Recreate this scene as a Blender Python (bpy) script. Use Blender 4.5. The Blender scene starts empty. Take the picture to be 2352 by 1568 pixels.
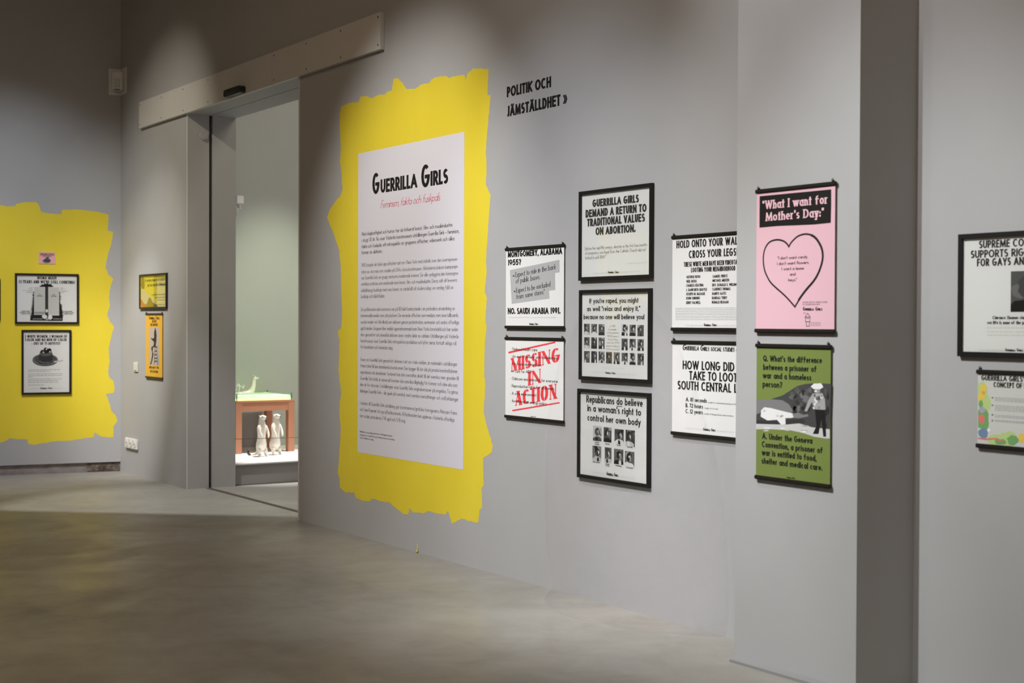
import bpy, bmesh, math, random
from mathutils import Vector, Matrix
from mathutils.geometry import tessellate_polygon

# ------------------------------------------------------------------ camera, light, exposure
SC = bpy.context.scene
COL = SC.collection
PI = math.pi
CAM = Vector((13.9533, -4.62056, 1.5))
YAW, PITCH, ROLL, FPX = 0.588255, -0.013417, 0.0040445, 3267.0
fw = Vector((-math.cos(YAW) * math.cos(PITCH), math.sin(YAW) * math.cos(PITCH), math.sin(PITCH)))
rt = Vector((math.sin(YAW), math.cos(YAW), 0))
up = rt.cross(fw)
r2 = math.cos(ROLL) * rt + math.sin(ROLL) * up
u2 = -math.sin(ROLL) * rt + math.cos(ROLL) * up
cam = bpy.data.cameras.new('camera')
cam_o = bpy.data.objects.new('camera', cam)
COL.objects.link(cam_o)
M = Matrix((r2, u2, -fw)).transposed().to_4x4()
M.translation = CAM
cam_o.matrix_world = M
cam.sensor_width = 36.0
cam.lens = FPX / 2352 * 36.0
cam.clip_start = 0.05
cam.dof.use_dof = True
cam.dof.focus_distance = 8.6
cam.dof.aperture_fstop = 3.2
SC.camera = cam_o

world = bpy.data.worlds.new('world')
SC.world = world
world.use_nodes = True
world.node_tree.nodes['Background'].inputs[0].default_value = (0.02, 0.02, 0.022, 1)
world.node_tree.nodes['Background'].inputs[1].default_value = 0.1
SC.view_settings.view_transform = 'Standard'
SC.view_settings.look = 'None'
SC.view_settings.gamma = 1.0
SC.view_settings.use_curve_mapping = False
SC.view_settings.exposure = 0.0


def spot(name, loc, aim, watts, deg, blend, col, radius=0.04):
    l = bpy.data.lights.new(name, 'SPOT')
    l.energy = watts
    l.spot_size = math.radians(deg)
    l.spot_blend = blend
    l.color = col
    l.shadow_soft_size = radius
    o = bpy.data.objects.new(name, l)
    COL.objects.link(o)
    o.location = loc
    o.rotation_euler = (Vector(aim) - Vector(loc)).to_track_quat('-Z', 'Y').to_euler()
    return o


def area(name, loc, aim, watts, sx, sy, col):
    l = bpy.data.lights.new(name, 'AREA')
    l.shape = 'RECTANGLE'
    l.size, l.size_y = sx, sy
    l.energy = watts
    l.color = col
    o = bpy.data.objects.new(name, l)
    COL.objects.link(o)
    o.location = loc
    o.rotation_euler = (Vector(aim) - Vector(loc)).to_track_quat('-Z', 'Y').to_euler()
    return o


spot('track_spot', (6.4, -3.8, 5.4), (5.85, 0, 1.65), 910, 40, 0.9, (1.00, 0.975, 0.92))   # text panel
spot('track_spot', (7.6, -3.8, 5.4), (7.6, 0, 0.95), 700, 43, 1.0, (0.82, 0.88, 1.00))   # white posters
spot('track_spot', (8.0, -3.8, 5.4), (8.2, 0, 2.3), 95, 66, 1.0, (1.0, 0.97, 0.95))   # added wide fill, evens out the scallops on the upper wall
spot('track_spot', (8.6, -3.8, 5.4), (8.3, 0, 0.6), 520, 40, 1.0, (1.00, 1.00, 0.90))   # posters beside the pier
spot('track_spot', (8.6, -3.8, 5.4), (10.9, 0, 0.35), 1120, 36, 0.9, (0.93, 0.99, 1.00))   # wall right of the pier
spot('track_spot', (9.2, -3.8, 5.4), (9.0, 0, 0.1), 280, 26, 0.9, (0.79, 0.86, 1.00))   # foot of the wall
spot('track_spot', (8.9, -3.8, 5.4), (9.6, -0.26, 2.7), 380, 34, 1.0, (1.00, 0.98, 1.00))   # pier posters
spot('track_spot', (2.5, -2.1, 5.4), (-0.2, -1.45, 0.3), 330, 42, 1.0, (0.88, 0.86, 1.00))   # end wall
spot('track_spot', (2.5, -2.1, 5.4), (-0.2, -1.0, 1.0), 370, 58, 1.0, (0.83, 0.90, 1.00))   # end wall, wide
spot('track_spot', (3.2, -3, 5.4), (0.6, 0, 1.2), 600, 30, 0.9, (1.00, 0.92, 0.80))   # stub of wall by the doorway
spot('track_spot', (3.2, -3.4, 5.4), (1.2, 0, 2.6), 380, 38, 1.0, (1.00, 0.92, 0.76))   # board over the doorway
spot('track_spot', (2.2, -3, 5.4), (0.45, 0, 0.9), 850, 20, 0.9, (1.00, 0.97, 0.95))   # poster left of the doorway
spot('track_spot', (3.0, -1.4, 5.4), (3.2, -0.3, 0), 720, 42, 0.4, (0.99, 1.00, 0.99), 0.005)   # floor before the doorway, edge cut by an added unseen flap
spot('track_spot', (3.0, -6.6, 5.4), (-1.4, -7.9, 1.6), 650, 44, 0.9, (1.0, 0.97, 0.93))   # added to brighten the mirrored patch on the end wall
l_ = area('foot_band_fill', (8.3, -2.2, 5.4), (8.3, -.05, .0), 5.4, 1.7, .06, (1.0, .98, .95))   # added strip light for the bright band at the foot of the wall
l_.data.spread = math.radians(24)
area('hall_fill', (9, -4.8, 6.2), (9, -4.8, 0), 122, 12.0, 4.0, (1.00, 0.70, 0.46))   # added area light standing in for the hall's weak ambient light
area('hall_fill', (15.5, -4.5, 4.5), (9, 0, 1), 43, 3.0, 3.0, (1.00, 0.88, 0.72))  # added fill for the pier's right side, in place of wall bounce
spot('far_room_spot', (1.35, 1.7, 4.7), (1.3, 1.15, 0.2), 1750, 22, 0.8, (1.0, 0.99, 0.97), 0.03)   # display beyond the doorway
area('far_room_wash', (3.4, 2.9, 2.5), (0.3, 1.3, 0.6), 21, 1.2, 1.2, (1.0, 0.95, 0.92))
spot('far_room_spot', (2.9, 1.6, 5.4), (0.2, 1.5, 1.3), 670, 26, 0.9, (0.90, 1.00, 0.72))  # added to give the far wall the tank's greenish glow
area('far_room_wash', (2.6, 1.9, 4.9), (0.9, 1.6, 0.4), 30, 1.6, 0.8, (1.00, 0.93, 0.73))


# ------------------------------------------------------------------ materials
MATS = {}


def new_mat(name, col, rough=0.6, spec=0.4, metal=0.0):
    if name in MATS:
        return MATS[name]
    m = bpy.data.materials.new(name)
    m.use_nodes = True
    b = m.node_tree.nodes['Principled BSDF']
    b.inputs['Base Color'].default_value = (*col, 1)
    b.inputs['Roughness'].default_value = rough
    b.inputs['Specular IOR Level'].default_value = spec
    b.inputs['Metallic'].default_value = metal
    MATS[name] = m
    return m


def N(m, t, **kw):
    n = m.node_tree.nodes.new(t)
    for k, v in kw.items():
        setattr(n, k, v)
    return n


def LK(m, a, b):
    m.node_tree.links.new(a, b)


def noise_mat(name, c0, c1, scale, rough=(0.5, 0.7), spec=0.3, stretch=(1, 1, 1), bump=0.0, bscale=None, detail=5.0, lo=0.3, hi=0.7):
    m = new_mat(name, c0, rough[0], spec)
    b = m.node_tree.nodes['Principled BSDF']
    tc = N(m, 'ShaderNodeTexCoord')
    mp = N(m, 'ShaderNodeMapping')
    mp.inputs['Scale'].default_value = stretch
    LK(m, tc.outputs['Object'], mp.inputs[0])
    nz = N(m, 'ShaderNodeTexNoise')
    nz.inputs['Scale'].default_value = scale
    nz.inputs['Detail'].default_value = detail
    nz.inputs['Roughness'].default_value = 0.6
    LK(m, mp.outputs[0], nz.inputs[0])
    cr = N(m, 'ShaderNodeValToRGB')
    cr.color_ramp.elements[0].position = lo
    cr.color_ramp.elements[1].position = hi
    cr.color_ramp.elements[0].color = (*c0, 1)
    cr.color_ramp.elements[1].color = (*c1, 1)
    LK(m, nz.outputs[0], cr.inputs[0])
    LK(m, cr.outputs[0], b.inputs['Base Color'])
    mr = N(m, 'ShaderNodeMapRange')
    mr.inputs['From Min'].default_value = 0.3
    mr.inputs['From Max'].default_value = 0.7
    mr.inputs['To Min'].default_value = rough[0]
    mr.inputs['To Max'].default_value = rough[1]
    LK(m, nz.outputs[0], mr.inputs[0])
    LK(m, mr.outputs[0], b.inputs['Roughness'])
    if bump:
        n2 = N(m, 'ShaderNodeTexNoise')
        n2.inputs['Scale'].default_value = bscale or scale * 8
        n2.inputs['Detail'].default_value = 3
        LK(m, tc.outputs['Object'], n2.inputs[0])
        bp = N(m, 'ShaderNodeBump')
        bp.inputs['Strength'].default_value = bump
        bp.inputs['Distance'].default_value = 0.002
        LK(m, n2.outputs[0], bp.inputs['Height'])
        LK(m, bp.outputs[0], b.inputs['Normal'])
    return m


def floor_mat():
    m = new_mat('polished_concrete', (0.3, 0.29, 0.27), 0.5, 0.4)
    b = m.node_tree.nodes['Principled BSDF']
    tc = N(m, 'ShaderNodeTexCoord')

    def nz(scale, detail, dist, rough=0.6, rot=0.0, st=(1, 1, 1)):
        mp = N(m, 'ShaderNodeMapping')
        mp.inputs['Rotation'].default_value = (0, 0, rot)
        mp.inputs['Scale'].default_value = st
        LK(m, tc.outputs['Object'], mp.inputs[0])
        n = N(m, 'ShaderNodeTexNoise')
        n.inputs['Scale'].default_value = scale
        n.inputs['Detail'].default_value = detail
        n.inputs['Roughness'].default_value = rough
        n.inputs['Distortion'].default_value = dist
        LK(m, mp.outputs[0], n.inputs[0])
        return n.outputs[0]

    def mix(a, c, f):
        x = N(m, 'ShaderNodeMix', data_type='FLOAT')
        x.inputs['Factor'].default_value = f
        LK(m, a, x.inputs[2])
        LK(m, c, x.inputs[3])
        return x.outputs[0]
    clouds = nz(0.55, 6, 0.8)
    trowel = nz(1.2, 4, 1.2, 0.5, 0.7, (1, 0.8, 1))
    blot = nz(4.0, 5, 0.6, 0.6)
    grain = nz(70, 3, 0)
    v = mix(mix(mix(clouds, trowel, 0.5), blot, 0.34), grain, 0.10)
    cr = N(m, 'ShaderNodeValToRGB')
    e = cr.color_ramp.elements
    e[0].position, e[0].color = 0.30, (0.215, 0.200, 0.173, 1)
    e[1].position, e[1].color = 0.70, (0.335, 0.326, 0.305, 1)
    k = e.new(0.5)
    k.color = (0.278, 0.265, 0.240, 1)
    LK(m, v, cr.inputs[0])
    LK(m, cr.outputs[0], b.inputs['Base Color'])
    mr = N(m, 'ShaderNodeMapRange')
    mr.inputs['From Min'].default_value = 0.35
    mr.inputs['From Max'].default_value = 0.65
    mr.inputs['To Min'].default_value = 0.52
    mr.inputs['To Max'].default_value = 0.34
    LK(m, mix(trowel, blot, 0.4), mr.inputs[0])
    LK(m, mr.outputs[0], b.inputs['Roughness'])
    bp = N(m, 'ShaderNodeBump')
    bp.inputs['Strength'].default_value = 0.10
    bp.inputs['Distance'].default_value = 0.004
    LK(m, nz(9, 5, 0.3), bp.inputs['Height'])
    LK(m, bp.outputs[0], b.inputs['Normal'])
    return m


def glass_mat(name, tint=(1, 1, 1), refl=1.0):
    m = bpy.data.materials.new(name)
    m.use_nodes = True
    nt = m.node_tree
    nt.nodes.clear()
    out = N(m, 'ShaderNodeOutputMaterial')
    mix = N(m, 'ShaderNodeMixShader')
    tr = N(m, 'ShaderNodeBsdfTransparent')
    tr.inputs[0].default_value = (*tint, 1)
    gl = N(m, 'ShaderNodeBsdfGlossy')
    gl.inputs['Roughness'].default_value = 0.02
    fr = N(m, 'ShaderNodeFresnel')
    fr.inputs[0].default_value = 1.5
    mu = N(m, 'ShaderNodeMath', operation='MULTIPLY')
    mu.inputs[1].default_value = refl
    geo = N(m, 'ShaderNodeNewGeometry')
    inv = N(m, 'ShaderNodeMapRange')
    inv.inputs['To Min'].default_value = refl
    inv.inputs['To Max'].default_value = 0.0
    LK(m, geo.outputs['Backfacing'], inv.inputs[0])
    LK(m, inv.outputs[0], mu.inputs[1])
    LK(m, fr.outputs[0], mu.inputs[0])
    LK(m, mu.outputs[0], mix.inputs[0])
    LK(m, tr.outputs[0], mix.inputs[1])
    LK(m, gl.outputs[0], mix.inputs[2])
    LK(m, mix.outputs[0], out.inputs[0])
    MATS[name] = m
    return m


def emit_mat(name, col, s):
    m = bpy.data.materials.new(name)
    m.use_nodes = True
    b = m.node_tree.nodes['Principled BSDF']
    b.inputs['Base Color'].default_value = (*col, 1)
    b.inputs['Emission Color'].default_value = (*col, 1)
    b.inputs['Emission Strength'].default_value = s
    MATS[name] = m
    return m


m_wall = noise_mat('grey_wall_paint', (0.405, 0.406, 0.41), (0.435, 0.436, 0.44), 1.3, (0.62, 0.72), 0.25, bump=0.05, bscale=220)
m_pale = noise_mat('pale_room_paint', (0.44, 0.445, 0.43), (0.47, 0.475, 0.46), 1.1, (0.6, 0.7), 0.25)
m_ceil = new_mat('dark_ceiling_paint', (0.10, 0.10, 0.10), 0.9, 0.1)
m_floor = floor_mat()
m_yellow = noise_mat('yellow_wall_paint', (0.76, 0.61, 0.035), (0.82, 0.67, 0.05), 2.2, (0.5, 0.6), 0.3, stretch=(1, 1, 0.5))
m_board = noise_mat('painted_board', (0.60, 0.59, 0.565), (0.63, 0.62, 0.595), 2.0, (0.5, 0.6), 0.3)
m_jamb = noise_mat('jamb_paint', (0.42, 0.42, 0.41), (0.45, 0.45, 0.44), 1.6, (0.45, 0.55), 0.35)
m_edge = new_mat('pale_edge_strip', (0.70, 0.69, 0.66), 0.5, 0.4)
m_black = new_mat('black_frame_lacquer', (0.012, 0.011, 0.010), 0.42, 0.35)
m_bar = new_mat('black_aluminium', (0.016, 0.014, 0.012), 0.4, 0.4)
m_void = new_mat('dark_cavity', (0.004, 0.004, 0.004), 0.9, 0.1)
m_groove = new_mat('dark_floor_groove', (0.085, 0.072, 0.058), 0.8, 0.2)
m_raw = noise_mat('raw_concrete_edge', (0.20, 0.18, 0.168), (0.33, 0.30, 0.285), 7.0, (0.8, 0.95), 0.1, stretch=(1, 1, 2), bump=0.6, bscale=60)
m_broken = noise_mat('broken_plaster', (0.05, 0.036, 0.028), (0.34, 0.29, 0.25), 12.0, (0.9, 1.0), 0.05, bump=1.0, bscale=50)
m_white = new_mat('white_plastic', (0.72, 0.72, 0.69), 0.45, 0.4)
m_offw = new_mat('ivory_plastic', (0.66, 0.655, 0.60), 0.45, 0.4)
m_hole = new_mat('dark_hole', (0.03, 0.03, 0.03), 0.7, 0.2)
m_lens = new_mat('grey_sensor_lens', (0.42, 0.45, 0.43), 0.25, 0.5)
m_steel = new_mat('steel_wire', (0.10, 0.10, 0.10), 0.35, 0.5, 0.6)
m_wood = noise_mat('reddish_wood', (0.44, 0.195, 0.110), (0.50, 0.225, 0.130), 3.0, (0.4, 0.5), 0.4, stretch=(1, 1, 0.15))
m_plinth = new_mat('white_plinth_lacquer', (0.80, 0.79, 0.78), 0.35, 0.4)
m_plinthf = new_mat('grey_plinth_front', (0.34, 0.325, 0.325), 0.5, 0.4)
m_cer = new_mat('glazed_cream_ceramic', (0.80, 0.74, 0.64), 0.15, 0.6)
m_cerblk = new_mat('glazed_black_ceramic', (0.02, 0.02, 0.02), 0.2, 0.6)
m_water = new_mat('pale_green_water', (0.76, 0.88, 0.82), 0.15, 0.5)
b = m_water.node_tree.nodes['Principled BSDF']
tr = N(m_water, 'ShaderNodeBsdfTranslucent')
tr.inputs[0].default_value = (0.86, 0.96, 0.91, 1)
mxs = N(m_water, 'ShaderNodeMixShader')
mxs.inputs[0].default_value = 0.55
LK(m_water, b.outputs[0], mxs.inputs[1])
LK(m_water, tr.outputs[0], mxs.inputs[2])
LK(m_water, mxs.outputs[0], m_water.node_tree.nodes['Material Output'].inputs[0])
m_glow = emit_mat('glowing_yellow_strip', (0.95, 1.0, 0.38), 1.25)
m_glass = glass_mat('picture_glass', (0.985, 0.99, 0.985), 2.0)
m_tank = glass_mat('tank_glass', (0.94, 0.99, 0.965), 1.0)
m_tankedge = new_mat('green_glass_edge', (0.02, 0.16, 0.11), 0.2, 0.6)
m_crystal = new_mat('cut_crystal', (0.9, 0.9, 0.9), 0.05, 0.9)

INK = {
    'ink': (0.012, 0.011, 0.011), 'grey': (0.34, 0.34, 0.34), 'lgrey': (0.62, 0.61, 0.57), 'dgrey': (0.12, 0.12, 0.12), 'lightgrey': (0.60, 0.60, 0.58),
    'midgrey': (0.46, 0.46, 0.46), 'pinkred': (0.62, 0.05, 0.11), 'red': (0.84, 0.058, 0.075), 'pink': (0.80, 0.50, 0.56),
    'paper': (0.80, 0.80, 0.79), 'vinyl': (0.70, 0.685, 0.75), 'pinkpaper': (0.74, 0.46, 0.53), 'greenpaper': (0.18, 0.235, 0.060),
    'yellowpaper': (0.78, 0.66, 0.06), 'orangepaper': (0.78, 0.44, 0.05), 'cardpink': (0.78, 0.40, 0.42), 'concpaper': (0.60, 0.61, 0.58),
    'red2': (0.62, 0.13, 0.05), 'ochre': (0.24, 0.17, 0.025), 'cream': (0.66, 0.60, 0.36), 'rosegrey': (0.50, 0.42, 0.36),
    'palegreen': (0.48, 0.62, 0.25), 'leaf': (0.18, 0.38, 0.14), 'flowery': (0.78, 0.56, 0.09), 'orange': (0.78, 0.34, 0.06), 'lilac': (0.40, 0.38, 0.45),
    'rose': (0.72, 0.20, 0.17), 'blue': (0.16, 0.26, 0.40), 'white2': (0.82, 0.82, 0.81),
}
for g in (8, 12, 15, 20, 25, 30, 35, 40, 45, 55, 60, 75, 88):
    INK['g%02d' % g] = ((g / 100) ** 2.0,) * 3


def ink(c):
    return new_mat('print_' + c, INK[c], 0.55, 0.25)


# ------------------------------------------------------------------ object helpers
def link(o, parent=None):
    COL.objects.link(o)
    if parent:
        o.parent = parent
    return o


def tag(o, label=None, cat=None, group=None, kind=None):
    if label:
        o['label'] = label
    if cat:
        o['category'] = cat
    if group:
        o['group'] = group
    if kind:
        o['kind'] = kind
    return o


def empty(name, loc, rz, label, cat, group=None):
    o = bpy.data.objects.new(name, None)
    o.empty_display_size = 0.1
    o.location = loc
    o.rotation_euler = (0, 0, rz)
    link(o)
    return tag(o, label, cat, group)


def mesh_obj(name, verts, faces, mats, parent=None, idx=None, smooth=False):
    me = bpy.data.meshes.new(name)
    me.from_pydata(verts, [], faces)
    if not isinstance(mats, (list, tuple)):
        mats = [mats]
    for m in mats:
        me.materials.append(m)
    if idx:
        me.polygons.foreach_set('material_index', idx)
    if smooth:
        me.polygons.foreach_set('use_smooth', [True] * len(me.polygons))
    me.update()
    return link(bpy.data.objects.new(name, me), parent)


class MB:
    """collects shapes, builds ONE mesh"""
    def __init__(s):
        s.bm = bmesh.new()

    def box(s, x0, x1, y0, y1, z0, z1, bev=0.0):
        bm = s.bm
        v = [bm.verts.new((x, y, z)) for x in (x0, x1) for y in (y0, y1) for z in (z0, z1)]
        fs = [bm.faces.new([v[i] for i in q]) for q in ((0, 1, 3, 2), (4, 6, 7, 5), (0, 4, 5, 1), (2, 3, 7, 6), (0, 2, 6, 4), (1, 5, 7, 3))]
        if bev:
            es = list({e for f in fs for e in f.edges})
            bmesh.ops.bevel(bm, geom=es, offset=bev, segments=2, affect='EDGES')
        return s

    def prism(s, pts, z0, z1):
        """plan polygon pts (x,y) extruded in z"""
        bm = s.bm
        a = [bm.verts.new((x, y, z0)) for x, y in pts]
        b = [bm.verts.new((x, y, z1)) for x, y in pts]
        bm.faces.new(a[::-1])
        bm.faces.new(b)
        n = len(pts)
        for i in range(n):
            j = (i + 1) % n
            bm.faces.new((a[i], a[j], b[j], b[i]))
        return s

    def slab(s, pts, y0, y1):
        """elevation polygon pts (x,z) extruded in y"""
        bm = s.bm
        a = [bm.verts.new((x, y0, z)) for x, z in pts]
        b = [bm.verts.new((x, y1, z)) for x, z in pts]
        bm.faces.new(a)
        bm.faces.new(b[::-1])
        n = len(pts)
        for i in range(n):
            j = (i + 1) % n
            bm.faces.new((a[j], a[i], b[i], b[j]))
        return s

    def cyl(s, p, q, r, n=12, r1=None):
        p, q = Vector(p), Vector(q)
        d = (q - p)
        M = Matrix.Translation((p + q) / 2) @ d.to_track_quat('Z', 'Y').to_matrix().to_4x4()
        bmesh.ops.create_cone(s.bm, cap_ends=True, segments=n, radius1=r, radius2=r if r1 is None else r1, depth=d.length, matrix=M)
        return s

    def ball(s, c, r, n=10, sc=(1, 1, 1)):
        bmesh.ops.create_uvsphere(s.bm, u_segments=n, v_segments=max(5, n // 2 + 1), radius=r, matrix=Matrix.Translation(c) @ Matrix.Diagonal((*sc, 1)))
        return s

    def tube(s, pts, r, n=8):
        pts = [Vector(p) for p in pts]
        rings = []
        for i, p in enumerate(pts):
            d = (pts[min(i + 1, len(pts) - 1)] - pts[max(i - 1, 0)]).normalized()
            q = d.to_track_quat('Z', 'Y')
            rr = r[i] if isinstance(r, (list, tuple)) else r
            rings.append([s.bm.verts.new(p + q @ Vector((rr * math.cos(a * 2 * PI / n), rr * math.sin(a * 2 * PI / n), 0))) for a in range(n)])
        for a, b in zip(rings, rings[1:]):
            for k in range(n):
                s.bm.faces.new((a[k], a[(k + 1) % n], b[(k + 1) % n], b[k]))
        s.bm.faces.new(rings[0][::-1])
        s.bm.faces.new(rings[-1])
        return s

    def build(s, name, mat, parent=None, smooth=False):
        bmesh.ops.recalc_face_normals(s.bm, faces=s.bm.faces)
        me = bpy.data.meshes.new(name)
        s.bm.to_mesh(me)
        s.bm.free()
        me.materials.append(mat)
        if smooth:
            me.polygons.foreach_set('use_smooth', [True] * len(me.polygons))
        return link(bpy.data.objects.new(name, me), parent)


# ------------------------------------------------------------------ lettering: a geometric stroke alphabet
def arc(cx, cy, rx, ry, a, b, n=None):
    n = n or max(3, int(abs(b - a) / 18))
    return [(cx + rx * math.cos(math.radians(a + (b - a) * i / n)), cy + ry * math.sin(math.radians(a + (b - a) * i / n))) for i in range(n + 1)]


def Ln(*p):
    return ('L', list(p))


def Cv(p):
    return ('C', p)


XH = 0.6   # x-height of the drawing grid
DS = 0.3   # descender of the grid


def bowl(x0=0, x1=1, y0=0, y1=XH):
    return Cv(arc((x0 + x1) / 2, (y0 + y1) / 2, (x1 - x0) / 2, (y1 - y0) / 2, 90, 450, 20))


def dot(x, y, k=1.0):
    return ('D', x, y, k)


def ring(cx, cy, r):
    return Cv(arc(cx, cy, r, r, 0, 360, 12))


G = {}
G['A'] = (.76, [Ln((0, 0), (.5, 1), (1, 0)), Cv([(.2, .3), (.8, .3)])])
G['B'] = (.56, [Ln((0, 0), (0, 1)), Cv([(0, 1), (.42, 1)] + arc(.42, .76, .5, .24, 90, -90) + [(0, .52)]), Cv([(.42, .52)] + arc(.45, .26, .55, .26, 90, -90) + [(0, 0)])])
G['C'] = (.70, [Cv(arc(.56, .5, .56, .5, 48, 312, 16))])
G['D'] = (.66, [Ln((0, 0), (0, 1)), Cv([(0, 1), (.35, 1)] + arc(.35, .5, .65, .5, 90, -90) + [(0, 0)])])
G['E'] = (.48, [Ln((0, 0), (0, 1)), Ln((0, 1), (1, 1)), Ln((0, .52), (.92, .52)), Ln((0, 0), (1, 0))])
G['F'] = (.46, [Ln((0, 0), (0, 1)), Ln((0, 1), (1, 1)), Ln((0, .52), (.9, .52))])
G['G'] = (.74, [Cv(arc(.5, .5, .5, .5, 50, 340, 20) + [(1, .40), (1, .46)]), Cv([(.58, .46), (1, .46)])])
G['H'] = (.64, [Ln((0, 0), (0, 1)), Ln((1, 0), (1, 1)), Cv([(0, .52), (1, .52)])])
G['I'] = (.1, [Ln((.5, 0), (.5, 1))])
G['J'] = (.38, [Ln((1, 1), (1, .28)), Cv([(1, .3)] + arc(.5, .25, .5, .25, 0, -110) + [(0, .03)])])
G['K'] = (.62, [Ln((0, 0), (0, 1)), Ln((1, 1), (.06, .48)), Ln((.22, .6), (1, 0))])
G['L'] = (.44, [Ln((0, 1), (0, 0)), Ln((0, 0), (1, 0))])
G['M'] = (.86, [Ln((0, 0), (.08, 1), (.5, .12), (.92, 1), (1, 0))])
G['N'] = (.70, [Ln((0, 0), (0, 1)), Ln((0, 1), (1, 0)), Ln((1, 0), (1, 1))])
G['O'] = (.78, [Cv(arc(.5, .5, .5, .5, 90, 450, 24))])
G['P'] = (.52, [Ln((0, 0), (0, 1)), Cv([(0, 1), (.45, 1)] + arc(.45, .72, .55, .28, 90, -90) + [(0, .44)])])
G['Q'] = (.78, [Cv(arc(.5, .5, .5, .5, 90, 450, 24)), Ln((.58, .28), (.98, 0))])
G['R'] = (.56, [Ln((0, 0), (0, 1)), Cv([(0, 1), (.45, 1)] + arc(.45, .73, .5, .27, 90, -90) + [(0, .46)]), Ln((.42, .46), (1, 0))])
G['S'] = (.52, [Cv(arc(.5, .74, .46, .26, 35, 250, 11) + arc(.5, .26, .5, .26, 80, -145, 12))])
G['T'] = (.54, [Ln((.5, 0), (.5, 1)), Ln((0, 1), (1, 1))])
G['U'] = (.62, [Cv([(0, 1), (0, .38)] + arc(.5, .38, .5, .38, 180, 360, 12) + [(1, .38), (1, 1)])])
G['V'] = (.72, [Ln((0, 1), (.5, 0), (1, 1))])
G['W'] = (1.02, [Ln((0, 1), (.25, 0), (.5, 1), (.75, 0), (1, 1))])
G['X'] = (.68, [Ln((0, 0), (1, 1)), Ln((0, 1), (1, 0))])
G['Y'] = (.66, [Ln((0, 1), (.5, .45), (1, 1)), Ln((.5, .45), (.5, 0))])
G['Z'] = (.58, [Ln((0, 1), (1, 1)), Ln((1, 1), (0, 0)), Ln((0, 0), (1, 0))])
G['a'] = (.54, [bowl(), Ln((1, 0), (1, XH))])
G['b'] = (.54, [bowl(), Ln((0, 0), (0, 1))])
G['c'] = (.46, [Cv(arc(.55, .3, .55, .3, 50, 310, 14))])
G['d'] = (.54, [bowl(), Ln((1, 0), (1, 1))])
G['e'] = (.52, [Cv([(.04, .3), (1, .3)] + arc(.5, .3, .5, .3, 0, 315, 16))])
G['f'] = (.38, [Cv([(.28, 0), (.28, .8)] + arc(.86, .8, .58, .2, 180, 75, 7)), Cv([(0, XH), (.92, XH)])])
G['g'] = (.54, [bowl(), Cv([(1, XH), (1, -.08)] + arc(.5, -.08, .5, .22, 0, -140, 10))])
G['h'] = (.50, [Ln((0, 0), (0, 1)), Cv([(0, .3)] + arc(.5, .3, .5, .3, 180, 0, 10) + [(1, 0)])])
G['i'] = (.1, [Ln((.5, 0), (.5, XH)), dot(.5, .9)])
G['j'] = (.14, [Ln((.6, -.22), (.6, XH)), Cv([(.6, -.2), (.3, -DS), (-.6, -DS)]), dot(.6, .9)])
G['k'] = (.48, [Ln((0, 0), (0, 1)), Ln((.95, XH), (.06, .27)), Ln((.25, .36), (1, 0))])
G['l'] = (.1, [Ln((.5, 0), (.5, 1))])
G['m'] = (.82, [Ln((0, 0), (0, XH)), Cv([(0, .32)] + arc(.25, .35, .25, .25, 180, 0, 9) + [(.5, 0)]), Cv([(.5, .32)] + arc(.75, .35, .25, .25, 180, 0, 9) + [(1, 0)])])
G['n'] = (.50, [Ln((0, 0), (0, XH)), Cv([(0, .3)] + arc(.5, .3, .5, .3, 180, 0, 10) + [(1, 0)])])
G['o'] = (.56, [bowl()])
G['p'] = (.54, [bowl(), Ln((0, -DS), (0, XH))])
G['q'] = (.54, [bowl(), Ln((1, -DS), (1, XH))])
G['r'] = (.34, [Ln((0, 0), (0, XH)), Cv([(0, .30)] + arc(.8, .30, .8, .30, 180, 62, 7))])
G['s'] = (.38, [Cv(arc(.5, .45, .45, .15, 25, 250, 9) + arc(.5, .15, .5, .15, 80, -150, 10))])
G['t'] = (.26, [Ln((.5, 0), (.5, .92)), Cv([(0, XH), (1, XH)])])
G['u'] = (.50, [Cv([(0, XH), (0, .28)] + arc(.5, .28, .5, .28, 180, 360, 10)), Ln((1, 0), (1, XH))])
G['v'] = (.50, [Ln((0, XH), (.5, 0), (1, XH))])
G['w'] = (.80, [Ln((0, XH), (.25, 0), (.5, XH), (.75, 0), (1, XH))])
G['x'] = (.48, [Ln((0, 0), (1, XH)), Ln((0, XH), (1, 0))])
G['y'] = (.50, [Ln((0, XH), (.52, .02)), Ln((1, XH), (.3, -DS))])
G['z'] = (.44, [Ln((0, XH), (1, XH)), Ln((1, XH), (0, 0)), Ln((0, 0), (1, 0))])
G['0'] = (.56, [Cv(arc(.5, .5, .5, .5, 90, 450, 20))])
G['1'] = (.26, [Ln((.8, 0), (.8, 1)), Cv([(.8, 1), (0, .78)])])
G['2'] = (.54, [Cv(arc(.5, .7, .5, .3, 170, -35, 11) + [(0, 0)]), Ln((0, 0), (1, 0))])
G['3'] = (.52, [Cv(arc(.48, .75, .44, .25, 160, -90, 11)), Cv(arc(.48, .25, .52, .25, 90, -160, 12))])
G['4'] = (.58, [Ln((.75, 0), (.75, 1)), Cv([(.75, 1), (0, .28), (1, .28)])])
G['5'] = (.54, [Cv([(.9, 1), (.25, 1), (.12, .55)] + arc(.48, .32, .52, .32, 120, -150, 13))])
G['6'] = (.56, [Cv(arc(.5, .33, .5, .33, 90, 450, 16)), Cv([(.05, .42), (.6, 1)])])
G['7'] = (.50, [Cv([(0, 1), (1, 1), (.25, 0)])])
G['8'] = (.54, [Cv(arc(.5, .76, .42, .24, 90, 450, 14)), Cv(arc(.5, .26, .5, .26, 90, 450, 16))])
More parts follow.
